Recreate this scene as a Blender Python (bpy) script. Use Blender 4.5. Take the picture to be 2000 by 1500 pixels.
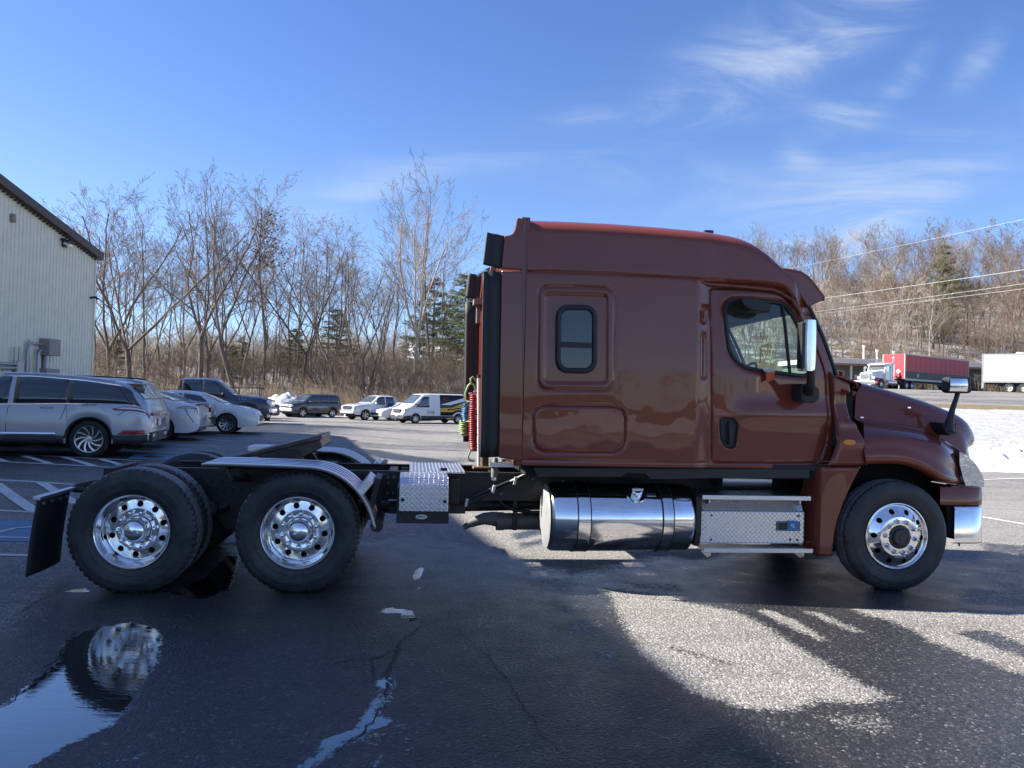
import bpy, bmesh, math, random
import numpy as np
from mathutils import Vector, Matrix
for _o in list(bpy.data.objects):
    bpy.data.objects.remove(_o)
scene = bpy.context.scene
COL = scene.collection
R = math.radians
random.seed(7)
RNG = np.random.default_rng(7)

# ------------------------------------------------------------------ camera
FOC = 1600.0                      # focal length in pixels of a 2000 px wide frame
CAM_H = 1.66
PITCH = math.atan(28.0 / FOC)
ROLL = 0.026
cam_data = bpy.data.cameras.new('camera')
cam_data.sensor_width = 36.0
cam_data.lens = 36.0 * FOC / 2000.0
cam_data.clip_start = 0.05
cam_data.clip_end = 3000.0
cam = bpy.data.objects.new('camera', cam_data)
CAM_M = Matrix.Translation((0, 0, CAM_H)) @ Matrix.Rotation(math.pi / 2 + PITCH, 4, 'X') @ Matrix.Rotation(ROLL, 4, 'Z')
cam.matrix_world = CAM_M
COL.objects.link(cam)
scene.camera = cam

# ------------------------------------------------------------------ daylight
SUN_DIR = Vector((-1.42, 0.10, 1.0)).normalized()      # towards the sun
SUN_EL = math.asin(SUN_DIR.z)
SUN_AZ = math.atan2(SUN_DIR.x, SUN_DIR.y)              # clockwise from +Y
world = bpy.data.worlds.new('World')
scene.world = world
world.use_nodes = True
sun_data = bpy.data.lights.new('sun', 'SUN')
sun_data.energy = 5.0
sun_data.angle = R(0.53)
sun_data.color = (1.0, 0.95, 0.87)
sun = bpy.data.objects.new('sun', sun_data)
sun.rotation_euler = SUN_DIR.to_track_quat('Z', 'Y').to_euler()
sun.location = (-30, 3, 40)
COL.objects.link(sun)

SKY_STRENGTH = 0.058
def build_world():
    nt = world.node_tree
    N, L = nt.nodes, nt.links
    N.clear()
    out = N.new('ShaderNodeOutputWorld')
    bg = N.new('ShaderNodeBackground')
    bg.inputs['Strength'].default_value = SKY_STRENGTH
    sky = N.new('ShaderNodeTexSky')
    sky.sky_type = 'NISHITA'
    sky.sun_disc = False
    sky.sun_elevation = SUN_EL
    sky.sun_rotation = SUN_AZ
    sky.altitude = 150
    sky.air_density = 1.0
    sky.dust_density = 0.35
    sky.ozone_density = 1.2
    hsv = N.new('ShaderNodeHueSaturation')
    hsv.inputs['Saturation'].default_value = 1.24
    hsv.inputs['Hue'].default_value = 0.508
    L.new(sky.outputs[0], hsv.inputs['Color'])
    tint = N.new('ShaderNodeMix'); tint.data_type = 'RGBA'; tint.blend_type = 'MULTIPLY'; tint.inputs[0].default_value = 1.0
    L.new(hsv.outputs[0], tint.inputs[6]); tint.inputs[7].default_value = (1.04, 1.06, 1.24, 1)
    tc = N.new('ShaderNodeTexCoord')
    sep = N.new('ShaderNodeSeparateXYZ')
    L.new(tc.outputs['Generated'], sep.inputs[0])
    def m(op, a, b=None, c=None):
        n = N.new('ShaderNodeMath'); n.operation = op
        for i, v in enumerate((a, b, c)):
            if v is None: continue
            if isinstance(v, (int, float)): n.inputs[i].default_value = v
            else: L.new(v, n.inputs[i])
        return n.outputs[0]
    # clear winter air: the low sky keeps its blue all the way round
    lowr = N.new('ShaderNodeMapRange'); lowr.inputs['From Min'].default_value = 0.0; lowr.inputs['From Max'].default_value = 0.24
    lowr.interpolation_type = 'SMOOTHSTEP'; L.new(sep.outputs[2], lowr.inputs[0])
    lowc = N.new('ShaderNodeMix'); lowc.data_type = 'RGBA'; L.new(lowr.outputs[0], lowc.inputs[0])
    lowc.inputs[6].default_value = (0.70, 0.88, 1.18, 1); lowc.inputs[7].default_value = (1, 1, 1, 1)
    low = N.new('ShaderNodeMix'); low.data_type = 'RGBA'; low.blend_type = 'MULTIPLY'; low.inputs[0].default_value = 1.0
    L.new(tint.outputs[2], low.inputs[6]); L.new(lowc.outputs[2], low.inputs[7])
    # cirrus lives on a flat layer high above: direction / height
    zc = m('MAXIMUM', sep.outputs[2], 0.03)
    px = m('DIVIDE', sep.outputs[0], zc)
    py = m('DIVIDE', sep.outputs[1], zc)
    comb = N.new('ShaderNodeCombineXYZ')
    L.new(px, comb.inputs[0]); L.new(py, comb.inputs[1])
    mp = N.new('ShaderNodeMapping')
    uu = m('DIVIDE', sep.outputs[0], m('MAXIMUM', m('ABSOLUTE', sep.outputs[1]), 0.05))
    vv = m('DIVIDE', sep.outputs[2], m('MAXIMUM', m('ABSOLUTE', sep.outputs[1]), 0.05))
    cmb2 = N.new('ShaderNodeCombineXYZ'); L.new(uu, cmb2.inputs[0]); L.new(vv, cmb2.inputs[1])
    mp.inputs['Rotation'].default_value = (0, 0, R(-33))
    mp.inputs['Scale'].default_value = (3.2, 13.0, 1)
    L.new(cmb2.outputs[0], mp.inputs[0])
    wisps = N.new('ShaderNodeTexNoise')
    wisps.inputs['Scale'].default_value = 1.0
    wisps.inputs['Detail'].default_value = 9
    wisps.inputs['Roughness'].default_value = 0.62
    wisps.inputs['Distortion'].default_value = 1.1
    L.new(mp.outputs[0], wisps.inputs['Vector'])
    # where the cirrus patches are: directions (x/y, z/y) ahead of the building row
    u = m('DIVIDE', sep.outputs[0], m('MAXIMUM', sep.outputs[1], 0.05))
    v = m('DIVIDE', sep.outputs[2], m('MAXIMUM', sep.outputs[1], 0.05))
    wn = N.new('ShaderNodeTexNoise'); wn.inputs['Scale'].default_value = 7; wn.inputs['Detail'].default_value = 5
    L.new(tc.outputs['Generated'], wn.inputs['Vector'])
    ws = N.new('ShaderNodeSeparateXYZ'); L.new(wn.outputs['Color'], ws.inputs[0])
    u = m('ADD', u, m('MULTIPLY', m('SUBTRACT', ws.outputs[0], 0.5), 0.10))
    v = m('ADD', v, m('MULTIPLY', m('SUBTRACT', ws.outputs[1], 0.5), 0.10))
    total = None
    for (cx, cy, ang, la, lb, amp) in CLOUDS:
        du = m('SUBTRACT', u, cx); dv = m('SUBTRACT', v, cy)
        ca, sa = math.cos(ang), math.sin(ang)
        a = m('ADD', m('MULTIPLY', du, ca / la), m('MULTIPLY', dv, sa / la))
        b = m('ADD', m('MULTIPLY', du, -sa / lb), m('MULTIPLY', dv, ca / lb))
        q = m('ADD', m('MULTIPLY', a, a), m('MULTIPLY', b, b))
        g = m('MULTIPLY', m('POWER', 2.718, m('MULTIPLY', q, -1.0)), amp)
        total = g if total is None else m('ADD', total, g)
    ahead = m('GREATER_THAN', sep.outputs[1], 0.05)
    total = m('MULTIPLY', total, ahead)
    rest = m('MULTIPLY', m('SUBTRACT', 1.0, ahead), 0.35)
    total = m('ADD', total, rest)
    ramp = N.new('ShaderNodeMapRange'); ramp.inputs['From Min'].default_value = 0.36; ramp.inputs['From Max'].default_value = 0.72
    ramp.interpolation_type = 'SMOOTHSTEP'
    L.new(wisps.outputs['Fac'], ramp.inputs[0])
    dens = m('MULTIPLY', m('MULTIPLY', m('MINIMUM', total, 1.0), 0.85), m('ADD', m('MULTIPLY', ramp.outputs[0], 0.92), 0.08))
    up = N.new('ShaderNodeMapRange'); up.inputs['From Min'].default_value = 0.02; up.inputs['From Max'].default_value = 0.10
    L.new(sep.outputs[2], up.inputs[0])
    dens = m('MULTIPLY', dens, up.outputs[0])
    mix = N.new('ShaderNodeMix'); mix.data_type = 'RGBA'
    L.new(dens, mix.inputs[0])
    L.new(low.outputs[2], mix.inputs[6])
    mix.inputs[7].default_value = CLOUD_COL
    L.new(mix.outputs[2], bg.inputs['Color'])
    L.new(bg.outputs[0], out.inputs['Surface'])

# streaks of cirrus: direction, tilt, half length, half width, density
CLOUD_COL = (4.4, 5.0, 5.9, 1)
CLOUDS = [
    (0.30, 0.44, 0.55, 0.13, 0.045, 0.75), (0.42, 0.475, 0.45, 0.10, 0.03, 0.6),
    (0.39, 0.345, 0.1, 0.055, 0.03, 0.85), (0.46, 0.385, 0.9, 0.05, 0.015, 0.5),
    (0.345, 0.31, -0.9, 0.035, 0.018, 0.7), (0.225, 0.36, 0.1, 0.06, 0.02, 0.4),
    (0.50, 0.285, 0.40, 0.24, 0.035, 0.55), (0.36, 0.24, 0.1, 0.14, 0.04, 0.45),
    (0.56, 0.42, 1.0, 0.05, 0.018, 0.5), (0.48, 0.24, 0.5, 0.07, 0.02, 0.5),
    (-0.08, 0.285, 0.28, 0.20, 0.03, 0.30), (0.10, 0.33, 0.0, 0.08, 0.035, 0.35),
    (-0.22, 0.235, 0.35, 0.10, 0.022, 0.32), (0.18, 0.27, 0.1, 0.10, 0.03, 0.25),
]
build_world()

scene.view_settings.view_transform = 'Standard'
scene.view_settings.look = 'None'
scene.view_settings.exposure = 1.5
scene.view_settings.gamma = 1.0
scene.view_settings.use_curve_mapping = False
scene.render.engine = 'CYCLES'
scene.cycles.max_bounces = 8
scene.cycles.transparent_max_bounces = 16
scene.cycles.caustics_reflective = False
scene.cycles.caustics_refractive = False
scene.cycles.use_denoising = True

# ------------------------------------------------------------------ helpers
def ray(px, py):
    """world origin and direction of the sight line through a point of the 2000 x 1500 photograph"""
    d = CAM_M.to_3x3() @ Vector(((px - 1000) / FOC, (750 - py) / FOC, -1.0))
    return CAM_M.translation.copy(), d

def ss(t):
    t = np.clip(t, 0.0, 1.0)
    return t * t * (3 - 2 * t)

def smooth01(a, b, x):
    return ss((np.asarray(x, float) - a) / (b - a))

_perm = np.random.default_rng(3).random((256, 256))
def vnoise(x, y):
    x = np.asarray(x, float); y = np.asarray(y, float)
    xi = np.floor(x).astype(int); yi = np.floor(y).astype(int)
    fx = ss(x - xi); fy = ss(y - yi)
    p = lambda i, j: _perm[i & 255, j & 255]
    return (p(xi, yi) * (1 - fx) + p(xi + 1, yi) * fx) * (1 - fy) + (p(xi, yi + 1) * (1 - fx) + p(xi + 1, yi + 1) * fx) * fy
def fbm(x, y, o=4):
    s = 0; a = 0.5
    for i in range(o):
        s = s + a * vnoise(x * 2 ** i + 17.3 * i, y * 2 ** i + 5.1 * i); a *= 0.5
    return s

def terrain(x, y):
    x = np.asarray(x, float); y = np.asarray(y, float)
    yy = np.maximum(y, 1.0)
    lot = -0.30 * smooth01(40, 55, y) + 0.20 * smooth01(3, 8, -x) * smooth01(10, 16, y) * (1 - smooth01(38, 55, y))
    left = lot + 2.6 * smooth01(72, 98, y) + 3.6 * smooth01(95, 150, y) + 10 * smooth01(150, 420, y)
    right = 2.0 * np.clip((y - 22.5) / 37.5, 0, 1) ** 1.1 + 1.75 * smooth01(57, 90, y) + 62 * np.clip((y - 118) / 180, 0, 0.56) ** 1.15
    right = right + 0.10 * (fbm(x * 0.25, y * 0.25) - 0.5) * smooth01(22.5, 26, y) * (1 - smooth01(54, 58, y))
    t = ss((x / yy - 0.03) / 0.30)
    z = left * (1 - t) + right * t
    back = 0.5 * smooth01(24, 30, -y) + 1.5 * smooth01(60, 140, -y)
    return np.where(y > 1, z, back)

def ground_point(px, py):
    o, d = ray(px, py)
    t = 2.0
    for k in range(4000):
        p = o + d * t
        if p.z <= float(terrain(p.x, p.y)): break
        t *= 1.004
    return p

class MB:
    """collects vertices and faces of one mesh object"""
    def __init__(self):
        self.v = []; self.f = []; self.mi = []
    def add(self, vs, fs, mi=0):
        b = len(self.v)
        self.v.extend([tuple(map(float, p)) for p in vs])
        self.f.extend([tuple(b + i for i in f) for f in fs])
        self.mi.extend([mi] * len(fs))
        return self
    def box(self, c, s, rot=None, mi=0):
        hx, hy, hz = s[0] / 2, s[1] / 2, s[2] / 2
        vs = [Vector((x, y, z)) for x in (-hx, hx) for y in (-hy, hy) for z in (-hz, hz)]
        if rot is not None: vs = [rot @ p for p in vs]
        vs = [p + Vector(c) for p in vs]
        return self.add(vs, [(0, 1, 3, 2), (4, 6, 7, 5), (0, 4, 5, 1), (2, 3, 7, 6), (0, 2, 6, 4), (1, 5, 7, 3)], mi)
    def box2(self, x0, x1, y0, y1, z0, z1, mi=0):
        return self.box(((x0 + x1) / 2, (y0 + y1) / 2, (z0 + z1) / 2), (abs(x1 - x0), abs(y1 - y0), abs(z1 - z0)), None, mi)
    def tube(self, pts, r, n=8, caps=True, mi=0):
        pts = [Vector(p) for p in pts]
        rs = r if isinstance(r, (list, tuple)) else [r] * len(pts)
        vs = []; fs = []
        up = None
        for i, p in enumerate(pts):
            t = (pts[min(i + 1, len(pts) - 1)] - pts[max(i - 1, 0)])
            t = t.normalized() if t.length > 1e-9 else Vector((0, 0, 1))
            if up is None:
                up = Vector((0, 0, 1)) if abs(t.z) < 0.9 else Vector((1, 0, 0))
            a = t.cross(up)
            if a.length < 1e-6: a = t.orthogonal()
            a.normalize(); b = a.cross(t).normalized(); up = b
            for k in range(n):
                an = 2 * math.pi * k / n
                vs.append(p + a * (rs[i] * math.cos(an)) + b * (rs[i] * math.sin(an)))
        for i in range(len(pts) - 1):
            for k in range(n):
                k2 = (k + 1) % n
                fs.append((i * n + k, i * n + k2, (i + 1) * n + k2, (i + 1) * n + k))
        if caps:
            fs.append(tuple(reversed(range(n)))); m_ = (len(pts) - 1) * n
            fs.append(tuple(m_ + k for k in range(n)))
        return self.add(vs, fs, mi)
    def cyl(self, p0, p1, r, n=24, r1=None, mi=0):
        return self.tube([p0, p1], [r, r if r1 is None else r1], n, True, mi)
    def lathe(self, prof, c=(0, 0, 0), axis='Y', n=48, mi=0, fn=None):
        """prof: (radius, offset along axis)"""
        vs = []; fs = []
        for (r_, h) in prof:
            for k in range(n):
                a = 2 * math.pi * k / n
                rr = fn(r_, h, a) if fn else r_
                u, w = rr * math.cos(a), rr * math.sin(a)
                if axis == 'Y': p = (c[0] + u, c[1] + h, c[2] + w)
                elif axis == 'X': p = (c[0] + h, c[1] + u, c[2] + w)
                else: p = (c[0] + u, c[1] + w, c[2] + h)
                vs.append(p)
        for i in range(len(prof) - 1):
            for k in range(n):
                k2 = (k + 1) % n
                f = (i * n + k, i * n + k2, (i + 1) * n + k2, (i + 1) * n + k)
                fs.append(f if axis == 'Z' or axis == 'X' else f[::-1])
        return self.add(vs, fs, mi)
    def prism(self, outline, d0, d1, plane='XZ', mi=0):
        """outline: 2D points; extruded from d0 to d1 along the remaining axis"""
        def mk(p, d):
            if plane == 'XZ': return (p[0], d, p[1])
            if plane == 'YZ': return (d, p[0], p[1])
            return (p[0], p[1], d)
        n = len(outline)
        vs = [mk(p, d0) for p in outline] + [mk(p, d1) for p in outline]
        fs = [tuple(range(n)), tuple(reversed(range(n, 2 * n)))] + [(i, n + i, n + (i + 1) % n, (i + 1) % n) for i in range(n)]
        return self.add(vs, fs, mi)
    def grid(self, P, mi=0, flip=False):
        """P: array (n, m, 3)"""
        n, m_ = P.shape[:2]
        b = len(self.v)
        self.v.extend(map(tuple, P.reshape(-1, 3).tolist()))
        for i in range(n - 1):
            for j in range(m_ - 1):
                q = (b + i * m_ + j, b + (i + 1) * m_ + j, b + (i + 1) * m_ + j + 1, b + i * m_ + j + 1)
                self.f.append(q[::-1] if flip else q); self.mi.append(mi)
        return self
    def build(self, name, mat, parent=None, smooth=None, bevel=0, seg=2, fix=True, label=None, sub=0, solid=0):
        me = bpy.data.meshes.new(name)
        me.from_pydata(self.v, [], self.f)
        mats = mat if isinstance(mat, (list, tuple)) else [mat]
        for m_ in mats: me.materials.append(m_)
        if len(mats) > 1: me.polygons.foreach_set('material_index', self.mi)
        if fix:
            bm = bmesh.new(); bm.from_mesh(me)
            bmesh.ops.remove_doubles(bm, verts=bm.verts, dist=1e-5)
            bmesh.ops.recalc_face_normals(bm, faces=bm.faces)
            bm.to_mesh(me); bm.free()
        return link(name, me, parent, smooth, bevel, seg, label, sub, solid)

def link(name, me, parent=None, smooth=None, bevel=0, seg=2, label=None, sub=0, solid=0):
    if smooth is not None:
        me.polygons.foreach_set('use_smooth', [True] * len(me.polygons))
        if smooth < 179 and hasattr(me, 'set_sharp_from_angle'): me.set_sharp_from_angle(angle=R(smooth))
    o = bpy.data.objects.new(name, me)
    COL.objects.link(o)
    if parent is not None: o.parent = parent
    if label: o['label'] = label
    if solid:
        md = o.modifiers.new('thick', 'SOLIDIFY'); md.thickness = solid; md.offset = 0
    if sub:
        md = o.modifiers.new('sub', 'SUBSURF'); md.levels = sub; md.render_levels = sub
    if bevel:
        md = o.modifiers.new('bevel', 'BEVEL'); md.width = bevel; md.segments = seg; md.limit_method = 'ANGLE'; md.angle_limit = R(40)
        md.harden_normals = False
    return o

def thing(name, label, cat, loc=(0, 0, 0), rz=0.0, group=None):
    o = bpy.data.objects.new(name, None)
    o.empty_display_size = 0.2
    COL.objects.link(o)
    o.location = loc; o.rotation_euler = (0, 0, rz)
    return tag(o, label, cat, group)
def tag(o, label=None, cat=None, group=None, kind=None):
    if label: o['label'] = label
    if cat: o['category'] = cat
    if group: o['group'] = group
    if kind: o['kind'] = kind
    return o
def copy_tree(o, kids, parent=None):
    c = o.copy(); COL.objects.link(c)
    if parent is not None: c.parent = parent
    for ch in kids.get(o.name, []): copy_tree(ch, kids, c)
    return c
def kid_map():
    k = {}
    for o in scene.objects:
        if o.parent: k.setdefault(o.parent.name, []).append(o)
    return k

# ------------------------------------------------------------------ materials
def new_mat(name):
    m = bpy.data.materials.new(name); m.use_nodes = True
    nt = m.node_tree; nt.nodes.clear()
    out = nt.nodes.new('ShaderNodeOutputMaterial')
    b = nt.nodes.new('ShaderNodeBsdfPrincipled')
    nt.links.new(b.outputs[0], out.inputs[0])
    return m, nt, b
def c4(c): return (c[0], c[1], c[2], 1)
def simple(name, col, rough=0.5, metal=0.0, var=0.12, vscale=6.0, bump=0.0, bscale=40.0, coat=0.0, spec=0.5, rvar=0.1, coat_rough=0.03, dirt=None, dirt_amt=0.0):
    m, nt, b = new_mat(name); N, L = nt.nodes, nt.links
    tc = N.new('ShaderNodeTexCoord')
    n1 = N.new('ShaderNodeTexNoise'); n1.inputs['Scale'].default_value = vscale; n1.inputs['Detail'].default_value = 6; n1.inputs['Roughness'].default_value = 0.6
    L.new(tc.outputs['Object'], n1.inputs['Vector'])
    mix = N.new('ShaderNodeMix'); mix.data_type = 'RGBA'
    mix.inputs[6].default_value = c4([max(0, x * (1 - var)) for x in col])
    mix.inputs[7].default_value = c4([min(1, x * (1 + var)) for x in col])
    L.new(n1.outputs['Fac'], mix.inputs[0])
    colout = mix.outputs[2]
    if dirt is not None:
        n3 = N.new('ShaderNodeTexNoise'); n3.inputs['Scale'].default_value = 2.3; n3.inputs['Detail'].default_value = 9; n3.inputs['Roughness'].default_value = 0.72
        L.new(tc.outputs['Object'], n3.inputs['Vector'])
        mr = N.new('ShaderNodeMapRange'); mr.inputs['From Min'].default_value = 0.45; mr.inputs['From Max'].default_value = 0.75
        mr.inputs['To Max'].default_value = dirt_amt
        L.new(n3.outputs['Fac'], mr.inputs[0])
        mx2 = N.new('ShaderNodeMix'); mx2.data_type = 'RGBA'
        L.new(mr.outputs[0], mx2.inputs[0]); L.new(colout, mx2.inputs[6]); mx2.inputs[7].default_value = c4(dirt)
        colout = mx2.outputs[2]
    L.new(colout, b.inputs['Base Color'])
    rr = N.new('ShaderNodeMapRange'); rr.inputs['To Min'].default_value = max(0.0, rough - rvar * rough); rr.inputs['To Max'].default_value = min(1, rough + rvar * rough * 2)
    L.new(n1.outputs['Fac'], rr.inputs[0]); L.new(rr.outputs[0], b.inputs['Roughness'])
    b.inputs['Metallic'].default_value = metal
    b.inputs['Specular IOR Level'].default_value = spec
    b.inputs['Coat Weight'].default_value = coat
    b.inputs['Coat Roughness'].default_value = coat_rough
    if bump:
        n2 = N.new('ShaderNodeTexNoise'); n2.inputs['Scale'].default_value = bscale; n2.inputs['Detail'].default_value = 4
        L.new(tc.outputs['Object'], n2.inputs['Vector'])
        bp = N.new('ShaderNodeBump'); bp.inputs['Strength'].default_value = bump; bp.inputs['Distance'].default_value = 0.02
        L.new(n2.outputs['Fac'], bp.inputs['Height']); L.new(bp.outputs[0], b.inputs['Normal'])
    return m
def glass_mat(name, tint, refl=1.0, opac=0.0, body=(0.01, 0.012, 0.014)):
    """window glass: clear part tinted, mirror part by fresnel"""
    m = bpy.data.materials.new(name); m.use_nodes = True
    nt = m.node_tree; N, L = nt.nodes, nt.links; N.clear()
    out = N.new('ShaderNodeOutputMaterial')
    tr = N.new('ShaderNodeBsdfTransparent'); tr.inputs[0].default_value = c4(tint)
    df = N.new('ShaderNodeBsdfDiffuse'); df.inputs[0].default_value = c4(body)
    mx0 = N.new('ShaderNodeMixShader'); mx0.inputs[0].default_value = opac
    L.new(tr.outputs[0], mx0.inputs[1]); L.new(df.outputs[0], mx0.inputs[2])
    gl = N.new('ShaderNodeBsdfGlossy'); gl.inputs['Roughness'].default_value = 0.015
    lw = N.new('ShaderNodeLayerWeight'); lw.inputs[0].default_value = 0.5      # same from both sides of the pane
    pw = N.new('ShaderNodeMath'); pw.operation = 'POWER'; pw.inputs[1].default_value = 5.0; L.new(lw.outputs['Facing'], pw.inputs[0])
    mu = N.new('ShaderNodeMath'); mu.operation = 'MULTIPLY_ADD'; mu.inputs[1].default_value = 0.9; mu.inputs[2].default_value = 0.045 * refl; mu.use_clamp = True
    L.new(pw.outputs[0], mu.inputs[0])
    mx = N.new('ShaderNodeMixShader')
    L.new(mu.outputs[0], mx.inputs[0]); L.new(mx0.outputs[0], mx.inputs[1]); L.new(gl.outputs[0], mx.inputs[2])
    L.new(mx.outputs[0], out.inputs[0])
    return m

M = {}
M['paint'] = simple('brown_truck_paint', (0.190, 0.045, 0.026), 0.36, 0.0, 0.05, 3, coat=1.0, coat_rough=0.02, bump=0.012, bscale=2.2, spec=0.05)
M['paint'].node_tree.nodes['Principled BSDF'].inputs['Coat IOR'].default_value = 1.52
M['chrome'] = simple('chrome', (0.84, 0.85, 0.87), 0.075, 1.0, 0.10, 7, bump=0.03, bscale=6, rvar=0.9, dirt=(0.50, 0.49, 0.47), dirt_amt=0.35)
M['alu'] = simple('polished_aluminium', (0.83, 0.84, 0.86), 0.10, 1.0, 0.06, 14, bump=0.03, bscale=14)
M['brushed'] = simple('dull_aluminium', (0.62, 0.63, 0.65), 0.34, 1.0, 0.15, 9, bump=0.08, bscale=30)
M['rubber'] = simple('tyre_rubber', (0.022, 0.023, 0.026), 0.52, 0.0, 0.35, 9, bump=0.25, bscale=70, dirt=(0.10, 0.098, 0.098), dirt_amt=0.6, spec=0.5)
M['black'] = simple('black_plastic', (0.016, 0.017, 0.02), 0.48, 0.0, 0.3, 8, bump=0.06, bscale=90)
M['frame'] = simple('black_chassis_steel', (0.017, 0.017, 0.018), 0.5, 0.0, 0.4, 7, bump=0.2, bscale=30, dirt=(0.09, 0.075, 0.06), dirt_amt=0.35)
M['flap'] = simple('black_rubber_panel', (0.018, 0.019, 0.022), 0.6, 0.0, 0.3, 5, bump=0.1, bscale=12)
M['dark'] = simple('dark_recess', (0.008, 0.008, 0.009), 0.9, 0, 0.2)  # near-black: recess shade put into the colour; black print too
M['steel'] = simple('weathered_steel', (0.20, 0.195, 0.19), 0.6, 0.15, 0.3, 10, bump=0.15, bscale=40, dirt=(0.10, 0.07, 0.05), dirt_amt=0.5)
M['rust'] = simple('rusty_steel', (0.15, 0.085, 0.045), 0.85, 0.0, 0.5, 20, bump=0.4, bscale=60)
M['amber'] = simple('amber_lens', (0.75, 0.22, 0.02), 0.2, 0, 0.3, 60, coat=0.6)
M['orange'] = simple('orange_plastic_tag', (0.62, 0.10, 0.025), 0.55, 0, 0.08)
M['white_plastic'] = simple('white_plastic', (0.7, 0.7, 0.68), 0.5, 0, 0.1)
M['red_hose'] = simple('red_coiled_hose', (0.26, 0.012, 0.016), 0.35, 0, 0.2, coat=0.4)
M['blue_hose'] = simple('blue_coiled_hose', (0.02, 0.12, 0.24), 0.35, 0, 0.2, coat=0.4)
M['green_hose'] = simple('green_cable', (0.22, 0.32, 0.12), 0.45, 0, 0.2)
M['lens'] = simple('clear_lens', (0.66, 0.68, 0.72), 0.14, 0.75, 0.45, 9, coat=1.0, bump=0.35, bscale=14)
M['tread'] = simple('pale_tyre_tread', (0.11, 0.112, 0.12), 0.42, 0.0, 0.35, 9, bump=0.2, bscale=60, dirt=(0.22, 0.22, 0.23), dirt_amt=0.6, spec=0.8)  # paler than the sidewall: sky sheen put into the colour, with dust
M['blue_sticker'] = simple('blue_sticker', (0.04, 0.19, 0.55), 0.4, 0, 0.1)
M['glass_cab'] = glass_mat('cab_window_glass', (0.80, 0.93, 0.88), 1.6, 0.06, (0.22, 0.27, 0.25))
M['glass_dark'] = glass_mat('tinted_window_glass', (0.06, 0.07, 0.08), 2.0, 0.55, (0.012, 0.016, 0.022))
M['interior'] = simple('grey_cab_trim', (0.06, 0.062, 0.066), 0.8, 0, 0.2)
M['interior_dark'] = simple('dark_cab_trim', (0.022, 0.022, 0.024), 0.8, 0, 0.2)
M['white_paint_line'] = simple('worn_white_road_paint', (0.62, 0.62, 0.61), 0.75, 0, 0.15, 20, dirt=(0.10, 0.10, 0.10), dirt_amt=0.55)
M['blue_paint_line'] = simple('blue_road_paint', (0.12, 0.23, 0.36), 0.7, 0, 0.2, 15, dirt=(0.06, 0.07, 0.08), dirt_amt=0.5)

def diamond_plate():
    m, nt, b = new_mat('diamond_plate_aluminium'); N, L = nt.nodes, nt.links
    tc = N.new('ShaderNodeTexCoord'); geo = N.new('ShaderNodeNewGeometry')
    sep = N.new('ShaderNodeSeparateXYZ'); L.new(tc.outputs['Object'], sep.inputs[0])
    def mm(op, a, bb=None, c=None):
        n = N.new('ShaderNodeMath'); n.operation = op
        for i, v in enumerate((a, bb, c)):
            if v is None: continue
            if isinstance(v, (int, float)): n.inputs[i].default_value = v
            else: L.new(v, n.inputs[i])
        return n.outputs[0]
    S = 1 / 0.042
    ux = mm('MULTIPLY', sep.outputs[0], S)
    uy = mm('MULTIPLY', mm('ADD', sep.outputs[1], sep.outputs[2]), S)   # a lug pattern that runs on round the folds
    def lug(ox, oy, sg):
        fx = mm('SUBTRACT', mm('FRACT', mm('ADD', ux, ox)), 0.5)
        fy = mm('SUBTRACT', mm('FRACT', mm('ADD', uy, oy)), 0.5)
        a = mm('MULTIPLY', mm('ADD', fx, mm('MULTIPLY', fy, sg)), 0.7071 / 0.40)
        c = mm('MULTIPLY', mm('ADD', mm('MULTIPLY', fx, -sg), fy), 0.7071 / 0.12)
        q = mm('ADD', mm('MULTIPLY', a, a), mm('MULTIPLY', c, c))
        return mm('MAXIMUM', mm('SUBTRACT', 1.0, q), 0.0)
    h = mm('MAXIMUM', lug(0, 0, 1.0), lug(0.5, 0.5, -1.0))
    bp = N.new('ShaderNodeBump'); bp.inputs['Strength'].default_value = 0.8; bp.inputs['Distance'].default_value = 0.006
    L.new(h, bp.inputs['Height']); L.new(bp.outputs[0], b.inputs['Normal'])
    nz = N.new('ShaderNodeTexNoise'); nz.inputs['Scale'].default_value = 9; nz.inputs['Detail'].default_value = 6
    L.new(tc.outputs['Object'], nz.inputs['Vector'])
    mr = N.new('ShaderNodeMapRange'); mr.inputs['To Min'].default_value = 0.18; mr.inputs['To Max'].default_value = 0.40
    L.new(nz.outputs['Fac'], mr.inputs[0]); L.new(mr.outputs[0], b.inputs['Roughness'])
    b.inputs['Metallic'].default_value = 1.0
    b.inputs['Base Color'].default_value = (0.72, 0.73, 0.75, 1)
    return m
M['diamond'] = diamond_plate()

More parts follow.
